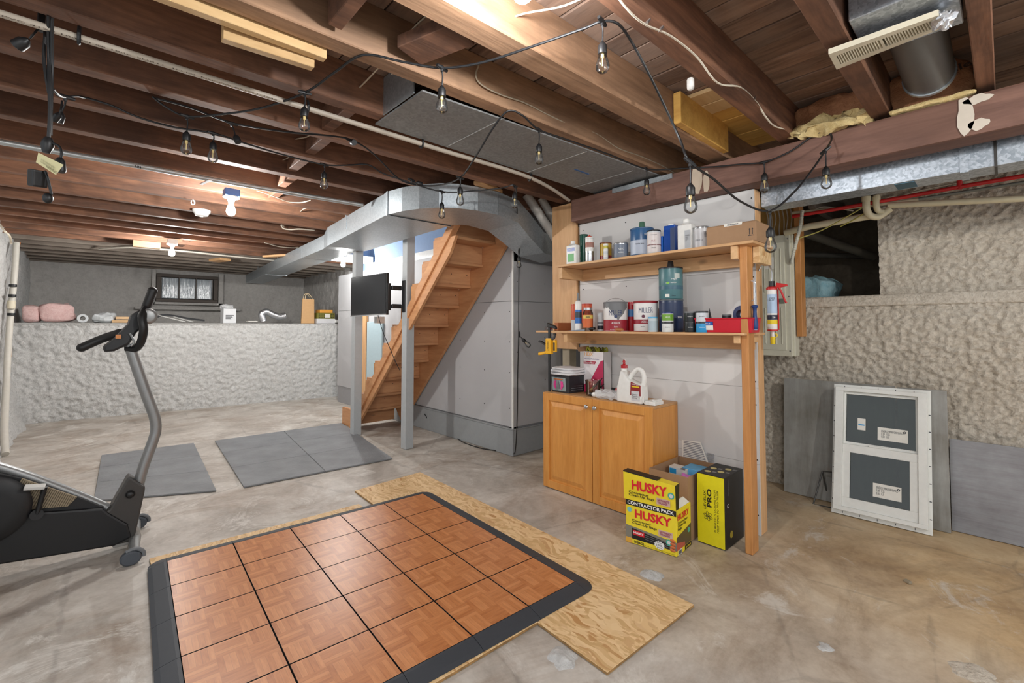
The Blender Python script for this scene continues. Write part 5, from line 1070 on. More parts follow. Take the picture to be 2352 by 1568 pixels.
o = MB().hexa([(2.71, 1.225, 1.29), (2.71, 1.21, 1.285), (2.725, 1.21, 1.285), (2.725, 1.225, 1.29)], [(2.73, 1.275, 1.335), (2.73, 1.262, 1.34), (2.74, 1.262, 1.34), (2.74, 1.275, 1.335)]).build('wooden_handle', M['pine_y'], bevel=.002); tag(o, 'pale wooden brush handle leaning on the rim of the red bin', 'brush')
t = thing('scraper', 'wooden handled scraper lying before the clean red and white can', 'tool', (2.69, 1.8, 1.2205))
MB().tube([(2.695, 1.875, 1.236), (2.69, 1.84, 1.234), (2.685, 1.80, 1.233), (2.683, 1.785, 1.233)], lambda q: .008 + .004 * math.sin(q * 3), 10, 4).build('handle', plain((176, 108, 62), .45), t, smooth=True); MB().box((2.672, 1.745, 1.2215), (2.70, 1.79, 1.226)).build('blade', M['steel'], t)
t = thing('putty_knife', 'wide steel taping knife lying in front of the grey topped gallon', 'tool', (2.7, 2.2, 1.2205))
MB().hexa([(2.675, 2.26, 1.2215), (2.69, 2.12, 1.2215), (2.735, 2.13, 1.2215), (2.72, 2.25, 1.2215)], [(2.675, 2.26, 1.2235), (2.69, 2.12, 1.236), (2.735, 2.13, 1.236), (2.72, 2.25, 1.2235)]).build('blade', plain((150, 160, 176), .3, .6), t); MB().cyl((2.71, 2.12, 1.236), (2.72, 2.05, 1.24), .01, 10).build('handle', BLK, t)
o = lumpy((2.70, 1.90, 1.245), (.03, .035, .045), 2, .015, 50).build('rag', plain((50, 66, 160), .8), smooth=True); tag(o, 'crumpled blue rag between the two big red and white gallons', 'rag')
# ------------------------------------------------------------------ cabinet
cab = thing('base_cabinet', 'honey oak two door cabinet standing under the shelves', 'cabinet', (2.82, 2.03, 0))
CY0, CY1, CX0, CX1, CH = 1.548, 2.506, 2.668, 2.978, .74
MB().box((CX0 + .001, CY0, .002), (CX1, CY0 + .018, CH - .018)).build('side_panel', M['oak'], cab, bevel=.001)
MB().box((CX0 + .001, CY1 - .018, .002), (CX1, CY1, CH - .018)).build('side_panel', M['oak'], cab, bevel=.001)
MB().box((CX0 + .001, CY0, CH - .018), (CX1, CY1, CH)).build('cabinet_top', wood('dusty_cabinet_top', (176, 128, 80), (206, 164, 116), 'y', 5, .5), cab, bevel=.002)
MB().box((CX1 - .006, CY0 + .018, .002), (CX1, CY1 - .018, CH - .018)).build('back_panel', M['oak'], cab)
MB().box((CX0 + .001, CY0 + .018, .002), (CX1 - .006, CY1 - .018, .02)).build('bottom_panel', M['oak'], cab)
def door(y0, y1, knob_y):
    x0 = CX0 - .019; z0, z1 = .006, CH - .004; fw_ = .058
    d = MB().box((x0, y0, z0), (x0 + .018, y0 + fw_, z1)).box((x0, y1 - fw_, z0), (x0 + .018, y1, z1)).box((x0, y0 + fw_, z0), (x0 + .018, y1 - fw_, z0 + fw_)).box((x0, y0 + fw_, z1 - fw_), (x0 + .018, y1 - fw_, z1)).build('door', M['oak'], cab, bevel=.003, seg=2)
    a, b, c, e = y0 + fw_, y1 - fw_, z0 + fw_, z1 - fw_
    p = MB(); i1, i2 = .012, .042
    O = lambda q, x: [(x, a + q, c + q), (x, b - q, c + q), (x, b - q, e - q), (x, a + q, e - q)]
    rings = [O(0, x0 + .012), O(i1, x0 + .012), O(i2, x0 + .002)]
    for r_ in rings: p.v += r_
    for k in range(2):
        for j in range(4): p.f.append((k * 4 + j, k * 4 + (j + 1) % 4, k * 4 + 4 + (j + 1) % 4, k * 4 + 4 + j)); p.mi.append(0)
    p.f.append((8, 9, 10, 11)); p.mi.append(0)
    p.build('raised_panel', M['oak'], d)
    MB().lathe((x0, knob_y, CH - .062), [(.006, 0), (.005, .012), (.015, .018), (.017, .023), (.014, .028), (.006, .031)], 20, (-1, 0, 0)).build('knob', M['steel'], d, smooth=True)
door(CY0, (CY0 + CY1) / 2 - .003, 1.99 + .0); door((CY0 + CY1) / 2 + .003, CY1, 2.065)

# ------------------------------------------------------------------ on the cabinet
CT = .7405
t = thing('mask_box', 'black and grey box with a picture of a pink respirator, on the cabinet', 'box', (2.76, 2.35, CT))
x, y, z, r, h = (2.72, 2.338, 0.7405, 0.09135, 0.1335)
MB().hexa([(2.71, 2.465, CT), (2.71, 2.29, CT), (2.87, 2.27, CT), (2.87, 2.46, CT)], [(2.70, 2.475, CT + .135), (2.70, 2.28, CT + .135), (2.88, 2.26, CT + .135), (2.88, 2.475, CT + .135)]).build('body', plain((44, 46, 50), .4), t, bevel=.003)
MB().hexa([(2.706, 2.455, CT + .012), (2.706, 2.32, CT + .012), (2.709, 2.32, CT + .012), (2.709, 2.455, CT + .012)], [(2.699, 2.46, CT + .115), (2.699, 2.32, CT + .115), (2.703, 2.32, CT + .115), (2.703, 2.46, CT + .115)]).build('front_label', plain((146, 160, 160), .4), t)
PK = plain((226, 70, 150), .5)
MB().prism([(2.7025, 2.415, CT + .02), (2.7015, 2.44, CT + .05), (2.7005, 2.435, CT + .085), (2.7005, 2.415, CT + .09)], (-.004, 0, 0)).build('pink_filter', PK, t); MB().prism([(2.7025, 2.365, CT + .02), (2.7015, 2.34, CT + .05), (2.7005, 2.345, CT + .085), (2.7005, 2.365, CT + .09)], (-.004, 0, 0)).build('pink_filter', PK, t)
MB().prism([(2.7025, 2.405, CT + .03), (2.7025, 2.375, CT + .03), (2.7005, 2.39, CT + .09)], (-.005, 0, 0)).build('mask_nose', GRY, t)
MB().box((2.694, 2.345, CT + .098), (2.7005, 2.435, CT + .106)).build('strap_print', plain((190, 110, 60), .5), t)
for k in range(6): MB().hexa([(2.73, 2.285 - .0005, CT + .02 + .015 * k), (2.85, 2.27 - .0005, CT + .02 + .015 * k), (2.85, 2.275, CT + .02 + .015 * k), (2.73, 2.29, CT + .02 + .015 * k)], [(2.73, 2.2835, CT + .024 + .015 * k), (2.85, 2.2685, CT + .024 + .015 * k), (2.85, 2.275, CT + .024 + .015 * k), (2.73, 2.29, CT + .024 + .015 * k)]).build('print_line', GTX, t)
for k in range(3):
    o = lumpy((2.785 + .004 * k, 2.372 - .003 * k, CT + .135 + .0115 + k * .019), (.22 - .012 * k, .26 - .012 * k, .021), 4 + k, .006, 22, 30, 12).build('folded_cloth', plain((216, 216, 218), .9), smooth=True)
    tag(o, ['white folded cloth at the bottom of the pile on the respirator box', 'white folded cloth in the middle of the pile on the respirator box', 'white folded cloth topmost on the pile on the respirator box'][k], 'cloth', 'white cloths folded on the respirator box')
# microfibre cloth carton
t = thing('cloth_carton', 'tall pink and white carton of cloths standing open on the cabinet', 'box', (2.88, 2.2, CT))
x0, x1, y1, y0, zt = 2.86, 2.96, 2.265, 2.075, 1.105
MB().box((x0, y0, CT), (x0 + .003, y1, 1.06)).build('front_panel', plain((186, 40, 84), .5), t)
MB().box((x1 - .003, y0, CT), (x1, y1, 1.06)).box((x0, y0, CT), (x1, y0 + .003, 1.06)).box((x0, y1 - .003, CT), (x1, y1, 1.06)).box((x0, y0, CT), (x1, y1, CT + .003)).build('carton_sides', plain((196, 194, 194), .6), t)
MB().prism([(x0 - .0006, y1, 1.06), (x0 - .0006, y0, 1.06), (x0 - .0006, y0, 1.0), (x0 - .0006, y0 + .03, .99), (x0 - .0006, y1 - .06, .83), (x0 - .0006, y1, .80)], (.0006, 0, 0)).build('white_panel', plain((226, 222, 224), .5), t)
MB().prism([(x0 - .0014, y1, .985), (x0 - .0014, y1 - .118, .985), (x0 - .0014, y1 - .108, .963), (x0 - .0014, y1, .963)], (.0008, 0, 0)).build('red_band', plain((164, 30, 60), .5), t)
text('HDX', plain((232, 170, 60), .5), t, (x0 - .0015, y1 - .05, 1.04), (0, -1, 0), (0, 0, 1), width=.08, height=.028)
text('Assorted Multi-Color', plain((70, 80, 140), .5), t, (x0 - .0015, y1 - .08, 1.003), (0, -1, 0), (0, 0, 1), width=.14, height=.012)
text('Microfiber', WTX, t, (x0 - .0018, y1 - .058, .974), (0, -1, 0), (0, 0, 1), width=.10, height=.014, bold=.008)
MB().hexa([(2.80, y1 + .0, 1.06), (2.80, y1 + .003, 1.06), (2.95, y1 + .003, 1.06), (2.95, y1, 1.06)], [(2.80, y1 + .02, 1.09), (2.80, y1 + .023, 1.09), (2.95, y1 + .023, 1.10), (2.95, y1 + .02, 1.10)]).build('side_flap', M['card'], t)
ORC = ['first', 'second', 'third', 'fourth', 'fifth']
for k in range(5):
    rr = random.Random(k); pts = [(2.88 + .012 * k, 2.23 - .03 * k + .02 * math.cos(a * 1.3 + k), 1.075 + .016 * math.sin(a * 2 + k)) for a in [q * .7 for q in range(9)]]
    o = MB().tube(pts, .011, 6, 4, flat=.5).build('microfibre_cloth', [plain((150, 150, 50), .95), plain((80, 76, 30), .95)][k % 2], smooth=True)
    tag(o, ORC[k] + ' olive cloth bunched in the top of the pink carton, counted from the left', 'cloth', 'olive cloths in the pink carton')
# measuring jug with brown liquid and two brushes
t = thing('measuring_cup', 'clear plastic cup with brown liquid in the bottom, on the cabinet', 'cup', (2.78, 2.13, CT))
cx, cy = 2.775, 2.11
MB().lathe((cx, cy, CT), [(.050, .001), (.053, .01), (.058, .105), (.062, .112), (.060, .113), (.056, .104), (.051, .012), (.001, .006)], 30, cap=False).build('cup_wall', M['glass_b'], t, smooth=True)
MB().lathe((cx, cy, CT), [(.047, .008), (.050, .037)], 28).build('liquid', plain((118, 84, 56), .3), t, smooth=True)
for (a, b, lab) in (((2.765, 2.12, .785), (2.79, 2.035, .875), 'slim black handled brush leaning in the clear cup'), ((2.80, 2.09, .77), (2.80, 2.03, .83), 'second slim black brush standing low in the clear cup')):
    t = thing('brush', lab, 'brush', a); a = Vector(a); b = Vector(b); MB().cyl(a.lerp(b, .45), b, .006, 10, .003).build('handle', BLK, t, smooth=True); MB().obox(Matrix.Translation(a.lerp(b, .3)) @ (b - a).to_track_quat('Z', 'X').to_matrix().to_4x4(), (.012, .026, .035)).build('ferrule', GRY, t)
    MB().obox(Matrix.Translation(a.lerp(b, .08)) @ (b - a).to_track_quat('Z', 'X').to_matrix().to_4x4(), (.01, .026, .03)).build('bristles', plain((190, 170, 120), .9), t)
# tube in plastic bag
t = thing('silicone_tube', 'white tube with a black cap lying on the cabinet edge', 'tube', (2.71, 2.0, CT))
MB().lathe((2.705, 2.085, CT + .019), [(.012, 0), (.014, .003), (.014, .018)], 16, (.1, -1, 0)).build('cap', BLK, t, smooth=True)
MB().lathe((2.707, 2.068, CT + .019), [(.012, 0), (.018, .012), (.018, .12), (.004, .15)], 16, (.15, -1, 0)).build('tube_body', WH, t, smooth=True)
def crumple(c, size, sd, amp, f, mt, name, label, cat):
    o = lumpy(c, size, sd, amp, f, 40, 26).build(name, mt); tag(o, label, cat); return o
PB = NT('clear_bag'); PB.b.inputs['Alpha'].default_value = .5; PB = PB.out((.86, .87, .88, 1), .18)
crumple((2.74, 1.925, CT + .03), (.13, .22, .05), 6, .022, 40, PB, 'plastic_bag', 'crumpled clear plastic bag lying between the tube and the white jug', 'bag')
t = thing('blister_pack', 'white and red blister pack leaning behind the white jug', 'package', (2.82, 1.9, CT)); MB().hexa([(2.79, 1.96, CT), (2.79, 1.87, CT), (2.85, 1.87, CT), (2.85, 1.96, CT)], [(2.82, 1.96, CT + .065), (2.82, 1.87, CT + .065), (2.86, 1.87, CT + .065), (2.86, 1.96, CT + .065)]).build('body', WH, t, bevel=.008, seg=2)
MB().lathe((2.80, 1.905, CT + .055), [(.0, 0), (.022, .001), (.022, .01)], 18, (-1, 0, .3)).build('red_disc', RED, t); MB().box((2.798, 1.93, CT + .04), (2.812, 1.965, CT + .07)).build('black_square', BLK, t)
# white glue jug
t = thing('adhesive_jug', 'white plastic jug with a handle and a red pour spout on the cabinet', 'jug', (2.70, 1.76, CT))
J_ = [(1.832, 0), (1.640, 0), (1.636, .03), (1.640, .165), (1.648, .215), (1.668, .238), (1.70, .235), (1.728, .20), (1.745, .165), (1.765, .13), (1.790, .13), (1.797, .20), (1.806, .205), (1.826, .12), (1.832, .06)]
jb = MB().prism([(2.672, yy, CT + .0005 + zz) for yy, zz in [(1.834, 0), (1.640, 0), (1.636, .02), (1.642, .13), (1.70, .14), (1.745, .155), (1.782, .21), (1.806, .21), (1.822, .135), (1.834, .10)]], (.085, 0, 0)); jb.build('jug_body', WH, t, bevel=.014, seg=3, smooth=True)
MB().tube([(2.715, 1.65, CT + .12), (2.715, 1.643, CT + .17), (2.715, 1.656, CT + .215), (2.715, 1.690, CT + .228), (2.715, 1.725, CT + .20), (2.715, 1.755, CT + .165)], .016, 12, 5).build('handle', WH, t, smooth=True)
MB().lathe((2.715, 1.798, CT + .195), [(.021, 0), (.021, .035), (.019, .037)], 22).build('neck', WH, t, smooth=True); MB().lathe((2.715, 1.798, CT + .228), [(.0225, 0), (.0225, .022), (.012, .024), (.008, .032)], 22).build('cap', RED, t, smooth=True); MB().lathe((2.715, 1.798, CT + .262), [(.007, 0), (.007, .004), (.011, .006), (.011, .014), (.006, .022)], 16).build('nozzle', RED, t, smooth=True)
MB().prism([(2.6705, 1.725, CT + .055), (2.6705, 1.645, CT + .055), (2.6705, 1.645, CT + .125), (2.6705, 1.72, CT + .145)], (.001, 0, 0)).build('wine_label', plain((140, 34, 38), .4), t); MB().box((2.6695, 1.655, CT + .11), (2.6705, 1.712, CT + .118)).build('yellow_strip', YEL, t)
MB().box((2.6695, 1.655, CT + .02), (2.6705, 1.715, CT + .085)).build('small_print_label', plain((206, 206, 208), .5), t)
text('WOOD GLUE', WTX, t, (2.6690, 1.685, CT + .13), (0, -1, 0), (0, 0, 1), width=.055, height=.009, bold=.02); text('Interior\nFlooring\nStrong', TXT, t, (2.669, 1.685, CT + .05), (0, -1, 0), (0, 0, 1), width=.045, height=.035)
o = MB().tube([(2.70, 1.785, CT + .285), (2.69, 1.77, CT + .28), (2.66, 1.745, CT + .20), (2.655, 1.73, CT + .185)], .0018, 6, 4).build('white_string', WH, smooth=True); tag(o, 'thin white string hanging from the red nozzle of the jug', 'string')
# plug-in with coiled cord
t = thing('power_adapter', 'white flat power adapter with a coiled cord at the cabinet corner', 'adapter', (2.72, 1.60, CT))
MB().box((2.69, 1.553, CT + .0005), (2.80, 1.632, CT + .026)).build('adapter_body', WH, t, bevel=.005, seg=2); MB().box((2.70, 1.556, CT + .026), (2.79, 1.58, CT + .036)).build('raised_edge', WH, t, bevel=.003)
pts = [(2.68 + .010 * math.cos(a) , 1.68 - .0035 * a * 1.0, CT + .055 + .018 * math.sin(a) - .0016 * a) for a in [k * .4 for k in range(46)]]
MB().tube(pts, .0026, 6).build('coiled_cord', WH, t, smooth=True)

# quick clamp on the end of the lower shelf
cl = thing('bar_clamp', 'yellow and black bar clamp gripping the left end of the lower shelf', 'clamp', (2.66, 2.45, 1.0)); YC = plain((240, 180, 30), .4, name='clamp_yellow')
MB().box((2.655, 2.438, .745), (2.665, 2.458, 1.275)).build('steel_bar', BLK, cl, bevel=.001)
MB().obox(Matrix.Translation((2.66, 2.448, 1.10)), (.034, .058, .125)).build('clamp_body', YC, cl, bevel=.008, seg=2)
MB().tube([(2.66, 2.47, 1.06), (2.66, 2.50, 1.045), (2.66, 2.56, 1.035)], .0135, 12, 3, flat=.8).build('pistol_grip', YC, cl, smooth=True)
MB().tube([(2.66, 2.47, 1.11), (2.66, 2.50, 1.115), (2.66, 2.53, 1.13), (2.66, 2.56, 1.135)], .010, 10, 3, flat=.7).build('trigger', BLK, cl, smooth=True); MB().tube([(2.66, 2.475, 1.145), (2.66, 2.50, 1.165)], .003, 8).build('release_lever', BLK, cl)
MB().hexa([(2.645, 2.46, 1.25), (2.645, 2.37, 1.235), (2.675, 2.37, 1.235), (2.675, 2.46, 1.25)], [(2.645, 2.46, 1.285), (2.645, 2.38, 1.258), (2.675, 2.38, 1.258), (2.675, 2.46, 1.285)]).build('fixed_jaw', BLK, cl, bevel=.004)
MB().tube([(2.66, 2.43, 1.155), (2.66, 2.40, 1.165), (2.66, 2.39, 1.19)], .011, 10, 3).build('moving_jaw', plain((70, 72, 76), .4), cl, smooth=True); MB().box((2.65, 2.378, 1.188), (2.67, 2.402, 1.202)).build('jaw_pad', BLK, cl, bevel=.003)
MB().box((2.648, 2.375, 1.055), (2.672, 2.40, 1.15)).build('spare_jaw', YC, cl, bevel=.006, seg=2); MB().box((2.645, 2.38, 1.065), (2.675, 2.396, 1.13)).build('rubber_insert', BLK, cl, bevel=.003)
text('DEWALT', BLK, cl, (2.6425, 2.448, 1.10), (0, 0, -1), (0, -1, 0), width=.07, height=.010, bold=.02)

# screwdriver / file and caulking gun on the studs
t = thing('screwdriver', 'blue handled tool hanging by a wire from the front post', 'tool', (2.745, .955, 1.4))
MB().cyl((2.745, .957, 1.50), (2.745, .957, 1.372), .0035, 10).build('shaft', M['steel'], t, smooth=True); MB().tube([(2.745, .972, 1.515), (2.745, .957, 1.515), (2.745, .957, 1.49)], .0022, 6).build('hook', M['steel'], t)
MB().lathe((2.745, .957, 1.24), [(.012, 0), (.015, .006), (.0155, .03), (.012, .06), (.0095, .10), (.011, .118), (.018, .128), (.016, .134), (.008, .138)], 20).build('handle', plain((30, 62, 120), .3), t, smooth=True); MB().lathe((2.745, .957, 1.236), [(.010, 0), (.012, .003), (.012, .012)], 20).build('handle_cap', plain((140, 160, 190), .3), t, smooth=True)
cg = thing('caulking_gun', 'red caulking gun with a white cartridge hooked on the wall end stud', 'caulking gun', (3.0, .99, 1.4))
gx, gy = 3.02, .955
MB().tube([(3.03, 1.028, 1.60), (3.03, 1.01, 1.635), (gx, .98, 1.64), (gx, gy, 1.60), (gx, gy, 1.52)], .004, 8, 4).build('rod_hook', M['steel'], cg, smooth=True)
MB().cyl((gx, gy, 1.49), (gx, gy, 1.53), .016, 14).build('rod_grip', BLK, cg); MB().lathe((gx, gy, 1.478), [(.030, 0), (.030, .012), (.022, .018)], 24).build('end_cap', plain((196, 30, 30), .35), cg, smooth=True)
MB().lathe((gx, gy, 1.235), [(.026, 0), (.0265, .002), (.0265, .243)], 28).build('cartridge', WH, cg, smooth=True)
MB().lathe((gx, gy, 1.235), [(.0272, .035), (.0272, .06)], 28, cap=False).build('yellow_band', YEL, cg, smooth=True); MB().lathe((gx, gy, 1.235), [(.0272, .062), (.0272, .09)], 28, cap=False).build('navy_band', plain((30, 34, 60), .4), cg, smooth=True)
MB().lathe((gx, gy, 1.235), [(.0272, .10), (.0272, .215)], 28, cap=False).build('blue_print', plain((176, 200, 226), .5), cg, smooth=True)
text('ADHESIVE\nSEALANT', TXT, cg, (gx, gy, 1.42), (0, -1, 0), (0, 0, 1), width=.03, height=.02, wrap=(gx, gy, .0278, vdir(gx, gy))); text('230', WTX, cg, (gx, gy, 1.31), (0, -1, 0), (0, 0, 1), width=.016, height=.01, bold=.03, wrap=(gx, gy, .0278, vdir(gx, gy) + .3))
MB().hexa([(gx + .012, gy - .034, 1.235), (gx + .012, gy - .027, 1.235), (gx + .03, gy - .018, 1.235), (gx + .03, gy - .026, 1.235)], [(gx + .012, gy - .034, 1.48), (gx + .012, gy - .027, 1.48), (gx + .03, gy - .018, 1.48), (gx + .03, gy - .026, 1.48)]).build('carriage', plain((196, 30, 30), .35), cg)
MB().lathe((gx, gy, 1.228), [(.029, 0), (.029, .010)], 24).build('front_ring', plain((196, 30, 30), .35), cg, smooth=True)
MB().hexa([(gx - .004, gy - .02, 1.485), (gx + .008, gy - .02, 1.485), (gx + .008, gy - .025, 1.52), (gx - .004, gy - .025, 1.52)], [(gx - .004, gy - .085, 1.495), (gx + .008, gy - .085, 1.495), (gx + .008, gy - .085, 1.505), (gx - .004, gy - .085, 1.505)]).build('gun_body', plain((196, 30, 30), .35), cg, bevel=.002)
MB().tube([(gx, gy - .04, 1.488), (gx, gy - .055, 1.455), (gx, gy - .07, 1.41), (gx, gy - .078, 1.395)], .0075, 8, 3, flat=.6).build('trigger', plain((196, 30, 30), .35), cg, smooth=True)
MB().cyl((gx, gy, 1.232), (gx, gy, 1.195), .009, 12).build('nozzle', WH, cg, smooth=True); MB().lathe((gx, gy, 1.150), [(.011, 0), (.013, .003), (.014, .045)], 16).build('nozzle_cap', YEL, cg, smooth=True); MB().tube([(gx, gy - .012, 1.19), (gx, gy - .022, 1.195), (gx, gy - .024, 1.208), (gx, gy - .014, 1.212)], .003, 6, 3).build('cap_loop', YEL, cg)

# ------------------------------------------------------------------ boxes on the floor
YB1 = plain((236, 214, 48), .45, name='carton_yellow')
hb = thing('bag_carton', 'yellow contractor bag carton with red lettering, lid folded up, on the floor', 'box', (2.45, 1.4, 0))
A0, B0 = Vector((2.335, 1.545, .001)), Vector((2.377, 1.252, .001)); C0 = Vector((2.565, 1.262, .001)); D0 = A0 + (C0 - B0)
fr_ = (B0 - A0).normalized(); sd_ = (C0 - B0).normalized(); Z = Vector((0, 0, 1)); nf = Vector((fr_.y, -fr_.x, 0)); nf = nf if nf.x < 0 else -nf; ns_ = Vector((sd_.y, -sd_.x, 0)); ns_ = ns_ if ns_.y < 0 else -ns_
FW, SW = (B0 - A0).length, (C0 - B0).length; H1 = .245
MB().hexa([A0, B0, C0, D0], [p + Z * H1 for p in (A0, B0, C0, D0)]).build('carton_body', YB1, hb, bevel=.002)
def F(s, z, n=0): return A0 + fr_ * (s * FW) + Z * z + nf * n
def S(s, z, n=0): return B0 + sd_ * (s * SW) + Z * z + ns_ * n
def quad(fn, s0, s1, z0, z1, mt, name, n=.001, z2=None, z3=None, par=hb):
    z2 = z1 if z2 is None else z2; z3 = z0 if z3 is None else z3
    return MB().hexa([fn(s0, z0, n), fn(s1, z3, n), fn(s1, z3, n - .0008), fn(s0, z0, n - .0008)], [fn(s0, z1, n), fn(s1, z2, n), fn(s1, z2, n - .0008), fn(s0, z1, n - .0008)]).build(name, mt, par)
HR = plain((214, 32, 48), .45, name='carton_red'); INK = plain((26, 24, 22), .5, name='carton_ink'); 
quad(F, 0, 1, .215, .246, INK, 'black_band', .0012)
text('CONTRACTOR PACK', WTX, hb, F(.5, .2305, .0016), fr_, Z, width=FW * .92, height=.020, bold=.03)
text('HUSKY', HR, hb, F(.55, .175, .0014), fr_, Z, width=FW * .72, height=.050, bold=.035)
text('Contractor\nClean-Up Bags', INK, hb, F(.38, .125, .0014), fr_, Z, width=FW * .50, height=.030, bold=.02)
quad(F, .66, .93, .088, .122, plain((206, 176, 160), .5), 'slogan_box', .0012); text("NOTHING'S\nTOUGHER", plain((150, 60, 100), .5), hb, F(.795, .105, .0018), fr_, Z, width=FW * .23, height=.024, bold=.03)
quad(F, 0, 1, .03, .10, plain((128, 124, 112), .5), 'photo_background', .0008, z2=.075)
quad(F, .13, .87, .028, .088, INK, 'bag_photo', .0012, z2=.06)
quad(F, 0, .13, .0, .03, plain((222, 168, 60), .5), 'orange_corner', .0012)
quad(F, .15, .38, .052, .078, HR, 'small_logo', .0018); text('HUSKY', WTX, hb, F(.265, .066, .0022), fr_, Z, width=FW * .2, height=.012, bold=.03)
for k in range(3): quad(F, .4, .85, .066 - .011 * k, .068 - .011 * k, plain((120, 124, 130), .4), 'bag_fold', .0017, z2=.060 - .011 * k, z3=.058 - .011 * k)
for k in range(4): MB().ball(F(.93, .03 + .017 * k, .002), .011, 14, 8, (.5, 1.6, .75)).build('finger_print', plain((196, 108, 60), .6), hb, smooth=True)
st_ = []
for k in range(24): a = 2 * math.pi * k / 24; q = .030 if k % 2 else .024; st_.append(F(.68, .036, .0024) + fr_ * (q * 1.05 * math.cos(a)) + Z * (q * .8 * math.sin(a)))
MB().prism(st_, nf * .0006).build('starburst', WTX, hb); text('3 MIL', INK, hb, F(.68, .036, .0034), fr_, Z, width=.038, height=.011, bold=.01); text('HEAVY DUTY', INK, hb, F(.68, .049, .0034), fr_, Z, width=.03, height=.005, bold=.02); text('42 GALLON', INK, hb, F(.68, .023, .0034), fr_, Z, width=.028, height=.005, bold=.02)
text('50 BAGS', INK, hb, F(.27, .014, .0018), fr_, Z, width=FW * .2, height=.014, bold=.03); text('2 FT. 8 IN. x 4 FT.  PRO GRADE CLEAN-UP BAGS', INK, hb, F(.66, .009, .0018), fr_, Z, width=FW * .6, height=.005)
def disc(c, n_, r_, mt, name, par): MB().lathe(c, [(.0, .0), (r_, .0002), (r_, .0008)], 24, n_).build(name, mt, par)
GRC = plain((70, 170, 150), .5); disc(F(.86, .066, .0015), nf, .017, GRC, 'green_seal', hb); disc(F(.86, .066, .0024), nf, .010, LG, 'seal_centre', hb)
disc(F(.08, .19, .0012), nf, .014, plain((120, 190, 200), .5), 'small_seal', hb)
# side
text('HUSKY', HR, hb, S(.46, .205, .0014), sd_, Z, width=SW * .78, height=.034, bold=.04); text('Contractor\nClean-Up\nBags', INK, hb, S(.42, .155, .0014), sd_, Z, width=SW * .66, height=.052, bold=.02)
quad(S, 0, 1, .03, .10, plain((90, 74, 54), .5), 'photo_background', .0008, z2=.13); quad(S, 0, .55, .03, .075, plain((186, 90, 70), .5), 'hand_photo', .0014, z2=.05)
quad(S, .55, 1, .004, .028, INK, 'black_strip', .0014); text('50 BAGS', plain((236, 214, 48), .5), hb, S(.76, .016, .0022), sd_, Z, width=SW * .36, height=.010, bold=.02)
quad(S, .1, .32, .002, .03, WTX, 'barcode', .0016); text('|||||||', INK, hb, S(.21, .016, .0022), sd_, Z, width=SW * .17, height=.022, bold=.03); disc(S(.82, .10, .0012), ns_, .014, GRC, 'green_seal', hb)
# folded-up lid
LD = .035
L0 = [F(-.03, .246, .004), F(1.0, .246, .004), F(1.0, .246, .004) + sd_ * LD, F(-.03, .246, .004) + sd_ * LD]
MB().hexa(L0, [F(-.03, .405, .012), F(1.0, .385, .012), F(1.0, .388, .012) + sd_ * LD * 1.5, F(-.03, .408, .012) + sd_ * LD * 1.5]).build('raised_lid', [YB1], hb, bevel=.001)
MB().hexa([F(-.03, .4055, .0125), F(.66, .392, .0125), F(.66, .392, .012) + sd_ * LD * 1.5, F(-.03, .4055, .012) + sd_ * LD * 1.5], [F(-.03, .412, .0125), F(.66, .398, .0125), F(.66, .398, .012) + sd_ * LD * 1.5, F(-.03, .412, .012) + sd_ * LD * 1.5]).build('lid_edge', INK, hb)
MB().hexa([F(1.001, .25, .004), F(1.001, .25, .004) + sd_ * LD, F(1.004, .25, .004) + sd_ * LD, F(1.004, .25, .004)], [F(1.001, .386, .012), F(1.001, .389, .012) + sd_ * LD * 1.5, F(1.004, .389, .012) + sd_ * LD * 1.5, F(1.004, .386, .012)]).build('lid_side', INK, hb)
text('HUSKY', HR, hb, F(.50, .340, .012), fr_, (0, 0, 1), width=FW * .70, height=.056, bold=.035); text('Contractor\nClean-Up Bags', INK, hb, F(.34, .286, .0095), fr_, Z, width=FW * .52, height=.032, bold=.02)
quad(F, .64, .9, .262, .298, plain((206, 176, 160), .5), 'slogan_box', .010); text("NOTHING'S\nTOUGHER", plain((150, 60, 100), .5), hb, F(.77, .280, .0108), fr_, Z, width=FW * .22, height=.026, bold=.03)
disc(F(.92, .325, .0105), nf, .018, GRC, 'green_seal', hb); disc(F(.92, .325, .0115), nf, .011, LG, 'seal_centre', hb)
MB().hexa([S(.04, .2462, -.004), S(.96, .2462, -.004), S(.96, .2462, -.006), S(.04, .2462, -.006)], [S(.35, .292, -.012), S(.62, .292, -.012), S(.62, .292, -.014), S(.35, .292, -.014)]).build('side_flap', M['paper'], hb)

